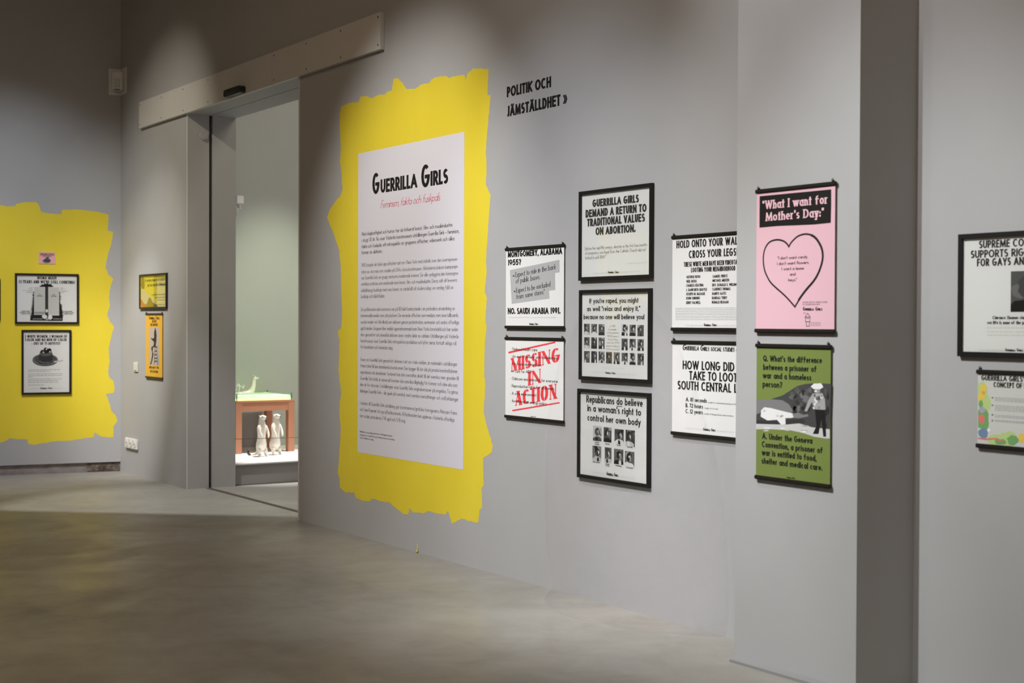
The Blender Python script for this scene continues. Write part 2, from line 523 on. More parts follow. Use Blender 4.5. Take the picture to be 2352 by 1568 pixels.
G['9'] = (.56, [Cv(arc(.5, .67, .5, .33, 90, 450, 16)), Cv([(.95, .58), (.4, 0)])])
G['.'] = (.1, [dot(.5, 0)])
G[','] = (.1, [Ln((.6, .02), (.2, -.14))])
G[':'] = (.1, [dot(.5, 0), dot(.5, .48)])
G['!'] = (.1, [Ln((.5, 1), (.5, .34)), dot(.5, 0)])
G['?'] = (.46, [Cv(arc(.5, .74, .48, .26, 170, -60, 10) + [(.5, .42), (.5, .3)]), dot(.5, 0)])
G["'"] = (.1, [Ln((.5, 1), (.5, .78))])
G['"'] = (.26, [Ln((0, 1), (0, .78)), Ln((1, 1), (1, .78))])
G['“'] = (.30, [Ln((.15, .78), (.05, .98)), Ln((.9, .78), (.8, .98))])
G['”'] = (.30, [Ln((.2, .98), (.1, .78)), Ln((.95, .98), (.85, .78))])
G['-'] = (.24, [Cv([(0, .3), (1, .3)])])
G['–'] = (.42, [Cv([(0, .32), (1, .32)])])
G['*'] = (.26, [Cv([(.5, .68), (.5, 1)]), Cv([(0, .76), (1, .92)]), Cv([(0, .92), (1, .76)])])
G['/'] = (.40, [Cv([(0, -.1), (1, 1)])])
G['#'] = (.54, [Cv([(.25, 0), (.4, 1)]), Cv([(.65, 0), (.8, 1)]), Cv([(0, .34), (1, .34)]), Cv([(0, .68), (1, .68)])])
G['%'] = (.80, [ring(.2, .78, .2), ring(.8, .22, .2), Cv([(.2, 0), (.8, 1)])])
G['&'] = (.66, [Cv([(1, 0), (.2, .72)] + arc(.42, .8, .24, .2, 190, -10, 8) + [(.1, .36)] + arc(.38, .22, .36, .22, 160, 300, 7) + [(.95, .42)])])
G['•'] = (.16, [dot(.5, .36, 1.5)])
G['»'] = (.60, [Ln((0, .92), (.42, .5), (0, .08)), Ln((.58, .92), (1, .5), (.58, .08))])
for ch, base in (('Ä', 'A'), ('Ö', 'O'), ('Å', 'A')):
    G[ch] = (G[base][0], G[base][1] + ([dot(.25, 1.16, .8), dot(.75, 1.16, .8)] if ch != 'Å' else [ring(.5, 1.12, .12)]))
for ch, base in (('ä', 'a'), ('ö', 'o'), ('å', 'a'), ('ó', 'o')):
    G[ch] = (G[base][0], G[base][1] + ([Cv([(.4, .72), (.7, .9)])] if ch == 'ó' else [dot(.22, .84, .9), dot(.78, .84, .9)] if ch != 'å' else [ring(.5, .84, .11)]))

MINW = {c: 2.25 for c in 'BCDEFGHJKLNOPQRSTUVXYZÄÖÅabcdeghknopqsuvxyzäöåó234567890?'}
MINW.update({'t': 1.9, 'f': 2.5, 'r': 2.0, 'L': 1.95, 'J': 1.9, '1': 1.5, 'm': 3.6, 'w': 3.4, 'M': 3.3, 'W': 4.0, 'A': 2.7, 'Å': 2.7, 'Ä': 2.7, 'G': 2.6, 'O': 2.5, 'Ö': 2.5})
ALT = {   # stamped stencil capitals with thin and thick strokes
    'N': (.82, [Ln((0, 0), (0, 1)) + (.28,), Ln((.02, 1), (.98, 0)), Ln((1, 0), (1, 1)) + (.28,)]),
    'M': (1.0, [Ln((0, 0), (.06, 1)) + (.28,), Ln((.06, 1), (.5, .05)), Ln((.5, .05), (.9, 1)) + (.3,), Ln((.94, 1), (1, 0))]),
    'A': (.80, [Ln((0, 0), (.45, 1)) + (.28,), Ln((.45, 1), (1, 0)), Cv([(.15, .3), (.7, .3)])]),
}
# pen width across, pen height, letter gap, x-height, options
STYLE = {
    'xbold': dict(wx=.275, wy=.21, gap=.055, xh=.70),
    'initial': dict(wx=.225, wy=.165, gap=.05, xh=.70),
    'bold': dict(wx=.21, wy=.165, gap=.075, xh=.68),
    'bital': dict(wx=.21, wy=.165, gap=.075, xh=.68, shear=.2),
    'medium': dict(wx=.13, wy=.11, gap=.085, xh=.60),
    'book': dict(wx=.095, wy=.08, gap=.085, xh=.60),
    'thin': dict(wx=.065, wy=.058, gap=.09, xh=.56),
    'script': dict(wx=.085, wy=.06, gap=.05, xh=.56, shear=.34),
    'serif': dict(wx=.125, wy=.06, gap=.10, xh=.62, serif=.075, sh=.045),
    'slab': dict(wx=.23, wy=.13, gap=.10, xh=.70, serif=.085, sh=.10),
    'stencil': dict(wx=.33, wy=.10, gap=.10, xh=.7, serif=.07, sh=.065, slit=.02),
}


def clip(poly, axis, lim, keep_less):
    out = []
    n = len(poly)
    for i in range(n):
        a, b = poly[i], poly[(i + 1) % n]
        ia = (a[axis] <= lim) if keep_less else (a[axis] >= lim)
        ib = (b[axis] <= lim) if keep_less else (b[axis] >= lim)
        if ia:
            out.append(a)
        if ia != ib:
            t = (lim - a[axis]) / (b[axis] - a[axis])
            out.append((a[0] + t * (b[0] - a[0]), a[1] + t * (b[1] - a[1])))
    return out


def ribbon(pts, wx, wy, cap0=0.0, cap1=0.0):
    """quads of a broad-pen line; pen is an ellipse wx by wy"""
    p = [Vector((x / wx, y / wy)) for x, y in pts]
    q = [p[0]]
    for v in p[1:]:
        if (v - q[-1]).length > 1e-4:
            q.append(v)
    p = q
    if len(p) < 2:
        return []
    closed = (p[0] - p[-1]).length < 1e-3 and len(p) > 3
    if not closed:
        d = (p[0] - p[1]).normalized()
        p[0] = p[0] + d * cap0
        d = (p[-1] - p[-2]).normalized()
        p[-1] = p[-1] + d * cap1
    n = len(p)
    left, right = [], []
    for i in range(n):
        if closed:
            pa, pb = p[(i - 1) % (n - 1)], p[(i + 1) % (n - 1)]
            d0, d1 = (p[i] - pa).normalized(), (pb - p[i]).normalized()
        else:
            d0 = (p[i] - p[i - 1]).normalized() if i else None
            d1 = (p[i + 1] - p[i]).normalized() if i < n - 1 else None
            d0 = d0 or d1
            d1 = d1 or d0
        n0, n1 = Vector((-d0.y, d0.x)), Vector((-d1.y, d1.x))
        m = n0 + n1
        if m.length < 0.05:
            m = n0.copy()
            k = .5
        else:
            m.normalize()
            k = .5 / max(.16, m.dot(n1))
        left.append(p[i] + m * k)
        right.append(p[i] - m * k)
    S = lambda v: (v.x * wx, v.y * wy)
    return [[S(right[i]), S(right[i + 1]), S(left[i + 1]), S(left[i])] for i in range(n - 1)]


def glyph_polys(ch, s, st):
    """list of polygons in cap-height units and the advance of the glyph"""
    W, strokes = G[ch]
    if st.get('slit') and ch in ALT:
        W, strokes = ALT[ch]
    wx, wy = st['wx'], st['wy']
    w = max(W * s, wx * MINW.get(ch, 1.0))
    xh = st['xh']
    lower = ch.islower()
    top = 1.0

    def Y(v):
        if lower or ch in 'äöå':
            kn = [(-DS, -DS + wy / 2), (0, wy / 2), (XH, xh - wy / 2), (1, 1 - wy / 2)]
            if v >= 1:
                return 1 - wy / 2 + (v - 1)
            for (a, fa), (b, fb) in zip(kn, kn[1:]):
                if v <= b:
                    return fa + (v - a) / (b - a) * (fb - fa)
        return wy / 2 + v * (1 - wy)
    X = lambda u: wx / 2 + u * (w - wx)
    res = []
    for sk in strokes:
        if sk[0] == 'D':
            _, u, v, k = sk
            cx, cy = X(u), Y(v)
            rx, ry = wx * .56 * k, wx * .56 * k
            cy = max(cy, cy - wy / 2 + ry) if v == 0 else cy
            n = 10
            res.append([(cx + rx * math.cos(2 * PI * i / n), cy + ry * math.sin(2 * PI * i / n)) for i in range(n)])
            continue
        pts = [(X(u), Y(v)) for u, v in sk[1]]
        if sk[0] == 'L':
            ys = [b for a, b in pts]
            lo, hi = min(ys) - wy / 2, max(ys) + wy / 2
            diag = any(abs(a[0] - b[0]) > 1e-4 and abs(a[1] - b[1]) > 1e-4 for a, b in zip(pts, pts[1:]))
            cap = 1.6 if diag else .5
            pw = wx * (sk[2] if len(sk) > 2 else 1)
            for q in ribbon(pts, pw, wy, cap, cap):
                q = clip(clip(q, 1, lo, False), 1, hi, True)
                if diag and len(q) > 2:
                    q = clip(clip(q, 0, -wx * .25, False), 0, w + wx * .25, True)
                if len(q) > 2:
                    res.append(q)
            if st.get('serif'):
                se, sh = st['serif'], st['sh']
                for (ax, ay), (bx, by) in ((pts[0], pts[1]), (pts[-1], pts[-2])):
                    if ch in 't,' and ay > by or ch in '"“”\',':
                        continue
                    if abs(ay - by) > .25 and abs(ax - bx) < abs(ay - by) * .8:
                        if ay < by:
                            y0, y1 = ay - wy / 2, ay - wy / 2 + sh
                        else:
                            y0, y1 = ay + wy / 2 - sh, ay + wy / 2
                        res.append([(ax - pw / 2 - se, y0), (ax + pw / 2 + se, y0), (ax + pw / 2 + se, y1), (ax - pw / 2 - se, y1)])
        else:
            ax = lambda a, b: .5 if (abs(a[0] - b[0]) < 1e-5 or abs(a[1] - b[1]) < 1e-5) else 0.0
            closed = math.hypot(pts[0][0] - pts[-1][0], pts[0][1] - pts[-1][1]) < 1e-6
            rb = ribbon(pts, wx, wy) if closed else ribbon(pts, wx, wy, ax(pts[0], pts[1]), ax(pts[-1], pts[-2]))
            if st.get('slit') and ch in 'OCSG':
                sl, c = st['slit'], w / 2
                rb = [h for q in rb for h in (clip(q, 0, c - sl, True), clip(q, 0, c + sl, False)) if len(h) > 2]
            res += rb
    if st.get('shear'):
        k = st['shear']
        res = [[(x + k * y, y) for x, y in q] for q in res]
    return res, w


def text_polys(text, width, cap, stname, fit=None):
    st = STYLE[stname]
    target = width / cap
    gap = st['gap']

    def total(t, s):
        tot = 0
        for i, ch in enumerate(t):
            tot += (.30 * s + gap) if ch == ' ' else max(G[ch][0] * s, st['wx'] * MINW.get(ch, 1.0)) + gap
        return tot - gap
    probe = fit or text
    lo, hi = 0.12, 3.0
    for _ in range(40):
        s = (lo + hi) / 2
        if total(probe, s) < target:
            lo = s
        else:
            hi = s
    k = target / total(probe, s)
    x = 0
    out = []
    for ch in text:
        if ch == ' ':
            x += .30 * s + gap
            continue
        polys, w = glyph_polys(ch, s, st)
        for q in polys:
            out.append([((px + x) * k * cap, py * cap) for px, py in q])
        x += w + gap
    return out


class Print:
    """flat printed layers on a sheet; local x to the right, z up, -y towards the viewer"""
    def __init__(s):
        s.v, s.f, s.i, s.m = [], [], [], []
        s.jit = 0

    def mi(s, col):
        m = ink(col)
        if m not in s.m:
            s.m.append(m)
        return s.m.index(m)

    def poly(s, pts, col, y):
        a = 0
        for i in range(len(pts)):
            j = (i + 1) % len(pts)
            a += pts[i][0] * pts[j][1] - pts[j][0] * pts[i][1]
        if a < 0:
            pts = pts[::-1]
        b = len(s.v)
        s.jit = (s.jit + 1) % 7
        yy = y - s.jit * 4e-6
        s.v += [(x, yy, z) for x, z in pts]
        s.f.append(list(range(b, b + len(pts))))
        s.i.append(s.mi(col))

    def sheet(s, x0, x1, z0, z1, y, col, th=0.0012):
        b = len(s.v)
        s.v += [(x, yy, z) for yy in (y, y + th) for x, z in ((x0, z0), (x1, z0), (x1, z1), (x0, z1))]
        s.f += [[b, b + 1, b + 2, b + 3], [b + 7, b + 6, b + 5, b + 4], [b, b + 4, b + 5, b + 1], [b + 1, b + 5, b + 6, b + 2], [b + 2, b + 6, b + 7, b + 3], [b + 3, b + 7, b + 4, b]]
        s.i += [s.mi(col)] * 6

    def items(s, data, y, xmax=None):
        for e in data:
            if e[0] == '#poly':
                s.poly(list(e[1]), e[2], y - .00012 * e[3])
            elif e[0] == '#line':
                for q in ribbon(e[1], e[2], e[2], .3, .3):
                    s.poly(q, e[3], y - .00012 * e[4])
            elif e[0] == '#bar':
                R = random.Random(int(e[1] * 9999) + int(e[2] * 77777))
                x = e[1]
                while x < e[3]:
                    w = min(R.uniform(.8, 3.4) * e[4] * 1.2, e[3] - x)
                    s.poly([(x, e[2] + e[4] * .22), (x + w, e[2] + e[4] * .22), (x + w, e[2] + e[4] * .72), (x, e[2] + e[4] * .72)], e[5], y - .0002)
                    x += w + e[4] * .5
            elif e[0] == '#portrait':
                s.portrait(*e[1:], y)
            else:
                txt, x0, z0, x1, z1, cap, st, col = e[:8]
                fit = e[8] if len(e) > 8 else None
                d = Vector((x1 - x0, z1 - z0))
                L = d.length
                cs, sn = d.x / L, d.y / L
                for q in text_polys(txt, L, cap, st, fit):
                    q = [(x0 + a * cs, z0 + a * sn + b) for a, b in q]
                    s.poly(q, col, y - (.0009 if st != 'stencil' else .0005))

    def portrait(s, x0, z0, x1, z1, y):
        R = random.Random(int(x0 * 5003) * 7 + int(z0 * 9001))
        w, h = x1 - x0, z1 - z0
        rect = lambda c, l: s.poly([(x0, z0), (x1, z0), (x1, z1), (x0, z1)], c, y - .00012 * l)
        rect(R.choice(['g12', 'g20', 'g30', 'g35', 'g45', 'g75']), 1)
        P = lambda u, v: (x0 + min(1, max(0, u)) * w, z0 + min(1, max(0, v)) * h)

        def blot(cx, cy, rx, ry, c, l, n=14, j=.22):
            s.poly([P(cx + rx * math.cos(k * 2 * PI / n) * R.uniform(1 - j, 1 + j), cy + ry * math.sin(k * 2 * PI / n) * R.uniform(1 - j, 1 + j)) for k in range(n)], c, y - .00012 * l)
        cx = R.uniform(.40, .60)
        for k in range(3):
            blot(R.uniform(0, 1), R.uniform(.5, 1), .22, .2, R.choice(['g12', 'g25', 'g40', 'g60']), 2)
        blot(cx - .05, .06, .62, .24, R.choice(['g88', 'g75', 'g12', 'g08', 'g30']), 3)
        blot(cx + R.uniform(-.2, .2), .10, .13, .20, R.choice(['g88', 'g12']), 4)
        blot(cx, .62, .29, .27, R.choice(['g08', 'g12', 'g25']), 4)
        blot(cx + R.uniform(-.02, .10), .54, .17, .23, R.choice(['g55', 'g40', 'g30']), 5)
        blot(cx + R.uniform(.02, .14), .60, .08, .12, R.choice(['g88', 'g75']), 6, 9)
        blot(cx + R.uniform(-.1, .02), .50, .07, .12, R.choice(['g15', 'g25']), 6, 9)
        if R.random() < .5:
            blot(cx + .03, .40, .09, .035, 'g12', 7, 8)

    def build(s, name, parent):
        return mesh_obj(name, s.v, s.f, s.m, parent, s.i)


# printed matter: lines of text, shapes and outlines in metres on each sheet
DATA = {
 'panel': [
  ('G', 0.2096, 1.7832, 0.3118, 1.7832, 0.1442, 'initial', 'ink'),
  ('UERRILLA', 0.3269, 1.7847, 0.8246, 1.7847, 0.0919, 'xbold', 'ink'),
  ('G', 0.8775, 1.7773, 0.9864, 1.7773, 0.1473, 'initial', 'ink'),
  ('IRLS', 0.9953, 1.7809, 1.2128, 1.7809, 0.0944, 'xbold', 'ink'),
  ('Feminism, fakta och fuskpäls', 0.3276, 1.6806, 1.1135, 1.6806, 0.0535, 'script', 'pinkred'),
  ('Med slagkraftighet och humor har de kritiserat konst-, film- och musikindustrin', 0.0546, 1.507, 1.2661, 1.507, 0.0269, 'medium', 'ink'),
  ('i drygt 30 år. Nu visar Västerås konstmuseum utställningen Guerrilla Girls – feminism,', 0.0549, 1.4639, 1.3469, 1.4639, 0.0268, 'medium', 'ink'),
  ('fakta och fuskpäls, ett retrospektiv av gruppens affischer, videoverk och olika', 0.0525, 1.421, 1.2901, 1.421, 0.0268, 'medium', 'ink'),
  ('former av aktivism.', 0.0527, 1.3787, 0.352, 1.3787, 0.028, 'medium', 'ink'),
  ('1985 började det dyka upp affischer runt om i New York med statistik över den överrepresen-', 0.0532, 1.2919, 1.3312, 1.2919, 0.0256, 'book', 'ink'),
  ('tation av vita män som visades på USA:s stora konstmuseer. Aktivisterna bakom kampanjen', 0.0508, 1.2459, 1.3315, 1.2459, 0.0256, 'book', 'ink'),
  ('var Guerrilla Girls, en grupp anonyma maskerade kvinnor. De ville synliggöra den könsrepre-', 0.0484, 1.2039, 1.3402, 1.2039, 0.0256, 'book', 'ink'),
  ('sentativa orättvisa som existerade inom konst-, film- och musikindustrin. Deras sätt att leverera', 0.0486, 1.1616, 1.3215, 1.1616, 0.0257, 'book', 'ink'),
  ('statistiktunga budskap med vass humor, är värdefullt att studera idag i en vardag fylld av', 0.0462, 1.1177, 1.2815, 1.1177, 0.0257, 'book', 'ink'),
  ('budskap och åsiktsflöden.', 0.0465, 1.0748, 0.3914, 1.0748, 0.0268, 'book', 'ink'),
  ('De gorillamaskerade kvinnorna var på 80-talet banbrytande i sin pricksäkra användning av', 0.0443, 0.9856, 1.2994, 0.9856, 0.0257, 'book', 'ink'),
  ('kommersiella medier som uttrycksform. De använde affischen som medium, men även billboards,', 0.0445, 0.943, 1.342, 0.943, 0.0256, 'book', 'ink'),
  ('sociala medier och film likväl som aktivism genom protestmöten, seminarier och andra offentliga', 0.0421, 0.8987, 1.3486, 0.8987, 0.0256, 'book', 'ink'),
  ('uppföranden. Gruppen blev snabbt uppmärksammad inom New Yorks konstvärld och har sedan', 0.0424, 0.8549, 1.3383, 0.8549, 0.0257, 'book', 'ink'),
  ('dess genomfört och utvecklat aktioner även i andra delar av världen. Utställningen på Västerås', 0.0426, 0.8106, 1.345, 0.8106, 0.0256, 'book', 'ink'),
  ('konstmuseum visar Guerrilla Girls retrospektiva produktion och lyfter deras fortsatt viktiga roll', 0.0429, 0.7678, 1.3178, 0.7678, 0.0257, 'book', 'ink'),
  ('för konstnärer och feminister idag.', 0.0431, 0.7249, 0.5049, 0.7249, 0.0267, 'book', 'ink'),
  ('Även om Guerrilla Girls genomfört aktioner runt om i hela världen, är materialet i utställningen', 0.041, 0.6378, 1.3293, 0.6378, 0.0257, 'book', 'ink'),
  ('främst riktat till den amerikanska konstscenen. Den bygger till stor del på privata konstinstitutioner,', 0.0412, 0.5941, 1.338, 0.5941, 0.0257, 'book', 'ink'),
  ('egendomar och donationer. Systemet kan inte översättas direkt till det svenska, men grunden till', 0.0388, 0.5503, 1.3467, 0.5503, 0.0257, 'book', 'ink'),
  ('Guerrilla Girls kritik är universell: konsten ska vara lika tillgänglig för kvinnor och icke-vita som', 0.039, 0.5074, 1.3322, 0.5074, 0.0257, 'book', 'ink'),
  ('den är för vita män. I utställningen visas Guerrilla Girls originalversioner på engelska. Ta gärna', 0.0366, 0.4642, 1.3367, 0.4642, 0.0257, 'book', 'ink'),
  ('tidningen Guerrilla Girls – din guide på svenska!, med svenska översättningar och ordförklaringar.', 0.0369, 0.4196, 1.3476, 0.4196, 0.0257, 'book', 'ink'),
  ('I relation till Guerrilla Girls utställning gör konstnärerna/grafiska formgivarna Maryam Fanni', 0.0347, 0.3342, 1.327, 0.3342, 0.0257, 'book', 'ink'),
  ('och Sara Kaaman två nya affischkonstverk. Affischkonsten kan upplevas i Västerås offentliga', 0.0349, 0.2901, 1.2977, 0.2901, 0.0257, 'book', 'ink'),
  ('rum under perioderna 7-14 april och 5-18 maj.', 0.0325, 0.2456, 0.6793, 0.2456, 0.0265, 'book', 'ink'),
  ('Utställningen är ursprungligen producerad av Alhóndiga konstmuseum.', 0.0331, 0.1416, 0.5035, 0.1416, 0.0122, 'medium', 'ink'),
  ('Samtliga verk av Guerrilla Girls ingår i Halmstad kommuns konstsamling.', 0.0332, 0.1191, 0.5354, 0.1191, 0.0121, 'medium', 'ink'),
  ('Text: Åt Karrlåtor och Calegia.', 0.0334, 0.098, 0.2399, 0.098, 0.0123, 'medium', 'ink'),
 ],
 'patchW': [
  (4.8, 2.993), (4.822, 3.034), (4.938, 3.045), (5.086, 3.03), (5.113, 3.066), (5.218, 3.055), (5.27, 3.034), (5.385, 3.043), (5.461, 3.033), (5.498, 3.046), (5.567, 3.049), (5.584, 3.124), (5.645, 3.119), (5.705, 3.083), (5.765, 3.029), (5.871, 3.017), (5.963, 3.034), (6.06, 3.029), (6.087, 3.048), (6.142, 3.057), (6.274, 3.044), (6.3, 3.029), (6.402, 3.029), (6.486, 3.022), (6.502, 2.99), (6.523, 3.025), (6.588, 3.048), (6.689, 3.031), (6.759, 3.015), (6.75, 2.865), (6.785, 2.858), (6.761, 2.715), (6.736, 2.536), (6.743, 2.429), (6.738, 2.323), (6.79, 2.26), (6.775, 2.16), (6.756, 2.001), (6.741, 1.869), (6.749, 1.81), (6.728, 1.682), (6.754, 1.645), (6.736, 1.517), (6.75, 1.479), (6.731, 1.356), (6.726, 1.195), (6.738, 1.11), (6.72, 0.959), (6.764, 0.865), (6.824, 0.763), (6.814, 0.725), (6.716, 0.679), (6.723, 0.513), (6.701, 0.5), (6.708, 0.377), (6.678, 0.363), (6.668, 0.284), (6.566, 0.28), (6.473, 0.285), (6.357, 0.238), (6.331, 0.28), (6.309, 0.316), (6.27, 0.286), (6.161, 0.283), (6.071, 0.286), (6.003, 0.265), (5.864, 0.255), (5.822, 0.279), (5.803, 0.233), (5.746, 0.23), (5.65, 0.254), (5.539, 0.286), (5.401, 0.281), (5.299, 0.288), (5.268, 0.263), (5.155, 0.257), (5.062, 0.263), (5.035, 0.298), (4.898, 0.288), (4.814, 0.314), (4.809, 0.371), (4.78, 0.413), (4.799, 0.523), (4.826, 0.728), (4.806, 0.829), (4.811, 0.931), (4.833, 0.983), (4.788, 1.147), (4.803, 1.363), (4.775, 1.439), (4.831, 1.452), (4.841, 1.584), (4.829, 1.724), (4.82, 1.902), (4.791, 2.017), (4.692, 2.149), (4.599, 2.257), (4.648, 2.318), (4.775, 2.386), (4.803, 2.391), (4.845, 2.445), (4.825, 2.573), (4.802, 2.651), (4.818, 2.725), (4.795, 2.917),
 ],
 'patchL': [
  (-1.839, 2.568), (-1.641, 2.611), (-1.389, 2.566), (-1.236, 2.608), (-1.133, 2.611), (-1.065, 2.599), (-0.996, 2.602), (-0.987, 2.626), (-0.909, 2.647), (-0.796, 2.651), (-0.778, 2.624), (-0.755, 2.555), (-0.681, 2.545), (-0.567, 2.54), (-0.558, 2.586), (-0.433, 2.591), (-0.308, 2.586), (-0.217, 2.574), (-0.118, 2.555), (-0.127, 2.396), (-0.072, 2.384), (-0.09, 2.275), (-0.127, 2.143), (-0.148, 2.03), (-0.117, 1.956), (-0.072, 1.915), (-0.099, 1.844), (-0.117, 1.731), (-0.105, 1.656), (-0.13, 1.562), (-0.103, 1.487), (-0.063, 1.435), (-0.09, 1.356), (-0.117, 1.225), (-0.108, 1.093), (-0.123, 1.0), (-0.108, 0.934), (-0.071, 0.905), (-0.059, 0.811), (-0.071, 0.783), (-0.144, 0.775), (-0.117, 0.699), (-0.09, 0.605), (-0.053, 0.566), (-0.031, 0.5), (-0.071, 0.454), (-0.071, 0.341), (-0.181, 0.348), (-0.253, 0.393), (-0.262, 0.346), (-0.397, 0.332), (-0.469, 0.319), (-0.611, 0.319), (-0.717, 0.304), (-0.823, 0.289), (-0.875, 0.3), (-0.884, 0.346), (-0.98, 0.349), (-1.049, 0.36), (-1.101, 0.325), (-1.238, 0.32), (-1.476, 0.363), (-1.693, 0.325), (-1.859, 0.392), (-1.825, 0.927), (-1.873, 1.641), (-1.832, 2.176),
 ],
 'f1': [
  ('GUERRILLA GIRLS', 0.0944, 0.3741, 0.4917, 0.3741, 0.041, 'xbold', 'ink'),
  ('DEMAND A RETURN TO', 0.033, 0.3217, 0.5538, 0.3217, 0.0418, 'xbold', 'ink'),
  ('TRADITIONAL VALUES', 0.0465, 0.2724, 0.5414, 0.2724, 0.0418, 'xbold', 'ink'),
  ('ON ABORTION.', 0.1233, 0.2222, 0.4651, 0.2222, 0.041, 'xbold', 'ink'),
  ('Before the mid-19th century, abortion in the first few months', 0.0298, 0.146, 0.5594, 0.146, 0.0175, 'thin', 'ink'),
  ('of pregnancy was legal. Even the Catholic Church did not', 0.03, 0.1213, 0.5485, 0.1213, 0.0175, 'thin', 'ink'),
  ('forbid it until 1869.*', 0.0303, 0.0954, 0.2177, 0.0954, 0.0178, 'thin', 'ink'),
  ('*Carl N. Flanders, Abortion, Library in a Book, 1991', 0.3896, 0.0591, 0.5589, 0.0591, 0.006, 'thin', 'grey'),
  ('A PUBLIC SERVICE MESSAGE FROM', 0.1005, 0.0152, 0.2309, 0.0152, 0.0054, 'thin', 'grey'),
  ('G', 0.2341, 0.0153, 0.2444, 0.0153, 0.013, 'initial', 'ink'),
  ('UERRILLA', 0.2458, 0.015, 0.2869, 0.015, 0.0086, 'xbold', 'ink'),
  ('G', 0.2939, 0.0147, 0.3055, 0.0147, 0.0129, 'initial', 'ink'),
  ('IRLS', 0.3069, 0.0145, 0.3272, 0.0145, 0.0085, 'xbold', 'ink'),
  ('532 LaGUARDIA PL. #237 NY 10012', 0.3333, 0.0155, 0.4947, 0.0155, 0.0053, 'thin', 'grey'),
 ],
 'f2': [
  ("If you're raped, you might", 0.0628, 0.3944, 0.4854, 0.3944, 0.0267, 'bold', 'ink'),
  ('as well “relax and enjoy it,”', 0.0443, 0.3521, 0.5017, 0.3521, 0.0267, 'bold', 'ink'),
  ('because no one will believe you!', 0.0132, 0.3087, 0.5349, 0.3087, 0.0267, 'bold', 'ink'),
  ('#portrait', 0.0169, 0.2241, 0.0678, 0.2843),
  ('#portrait', 0.0175, 0.1502, 0.0684, 0.2116),
  ('#portrait', 0.0181, 0.0739, 0.069, 0.1365),
  ('#portrait', 0.0821, 0.2235, 0.1336, 0.2833),
  ('#portrait', 0.0827, 0.1502, 0.1342, 0.2111),
  ('#portrait', 0.0833, 0.0744, 0.1348, 0.1366),
  ('#portrait', 0.1477, 0.223, 0.2004, 0.2824),
  ('#portrait', 0.1483, 0.1502, 0.201, 0.2107),
  ('#portrait', 0.1489, 0.075, 0.2016, 0.1367),
  ('#portrait', 0.3464, 0.2227, 0.398, 0.2815),
  ('#portrait', 0.347, 0.1465, 0.3986, 0.2076),
  ('#portrait', 0.3476, 0.0722, 0.3992, 0.1333),
  ('#portrait', 0.4131, 0.2219, 0.464, 0.2803),
  ('#portrait', 0.4137, 0.1462, 0.4646, 0.2069),
  ('#portrait', 0.4143, 0.0725, 0.4652, 0.1331),
  ('#portrait', 0.4788, 0.2211, 0.5307, 0.279),
  ('#portrait', 0.4795, 0.146, 0.5314, 0.2062),
  ('#portrait', 0.4801, 0.0728, 0.532, 0.133),
  ('#portrait', 0.2142, 0.0744, 0.2662, 0.1352),
  ('#portrait', 0.2799, 0.073, 0.3323, 0.1346),
  ('In 1988,', 0.2474, 0.2678, 0.294, 0.2678, 0.0107, 'thin', 'ink'),
  ('for example,', 0.235, 0.2503, 0.3034, 0.2503, 0.0107, 'thin', 'ink'),
  ('of the estimated', 0.2257, 0.2328, 0.3208, 0.2328, 0.0107, 'thin', 'ink'),
  ('185,000 rapes in', 0.2259, 0.2145, 0.3234, 0.2145, 0.0107, 'thin', 'ink'),
  ('the U.S., there', 0.2323, 0.1969, 0.3162, 0.1969, 0.0107, 'thin', 'ink'),
  ('were only 39,160', 0.2199, 0.1802, 0.3286, 0.1802, 0.0107, 'thin', 'ink'),
  ('arrests, resulting in', 0.2169, 0.163, 0.33, 0.163, 0.0107, 'thin', 'ink'),
  ('15,700 convictions.*', 0.217, 0.1451, 0.3319, 0.1451, 0.0107, 'thin', 'ink'),
  ('*National Crime Survey and Uniform Crime Report', 0.1799, 0.0484, 0.3724, 0.0484, 0.0046, 'thin', 'grey'),
  ('A PUBLIC SERVICE MESSAGE FROM', 0.084, 0.0215, 0.2054, 0.0215, 0.0054, 'thin', 'grey'),
  ('G', 0.2099, 0.0197, 0.2196, 0.0197, 0.0115, 'initial', 'ink'),
  ('UERRILLA', 0.221, 0.0197, 0.2598, 0.0197, 0.0076, 'xbold', 'ink'),
  ('G', 0.2664, 0.0196, 0.2773, 0.0196, 0.0114, 'initial', 'ink'),
  ('IRLS', 0.2787, 0.0196, 0.2979, 0.0196, 0.0075, 'xbold', 'ink'),
  ('532 LaGUARDIA PL. #237 NY 10012', 0.3053, 0.0196, 0.4659, 0.0196, 0.0053, 'thin', 'grey'),
 ],
 'f3': [
  ('Republicans do believe', 0.0526, 0.3929, 0.5371, 0.3929, 0.0387, 'bold', 'ink'),
  ("in a woman's right to", 0.0618, 0.3457, 0.5235, 0.3457, 0.0364, 'bold', 'ink'),
  ('control her own body', 0.0636, 0.2944, 0.5208, 0.2944, 0.0364, 'bold', 'ink'),
  ('#poly', [(0.3184, 0.3876), (0.3662, 0.3869), (0.3662, 0.3837), (0.3184, 0.3844)], 'ink', 2),
  ('#portrait', 0.1133, 0.19, 0.1897, 0.2704),
  ('#portrait', 0.2075, 0.1897, 0.2759, 0.2685),
  ('#portrait', 0.3018, 0.1862, 0.3802, 0.265),
  ('#portrait', 0.396, 0.1803, 0.4734, 0.2664),
  ('#portrait', 0.1088, 0.0818, 0.1873, 0.1627),
  ('#portrait', 0.2182, 0.0806, 0.2768, 0.1622),
  ('#portrait', 0.2981, 0.0803, 0.3779, 0.1603),
  ('#portrait', 0.3918, 0.0758, 0.4699, 0.1553),
  ('Dyed hair', 0.1304, 0.1799, 0.167, 0.1799, 0.0068, 'bold', 'ink'),
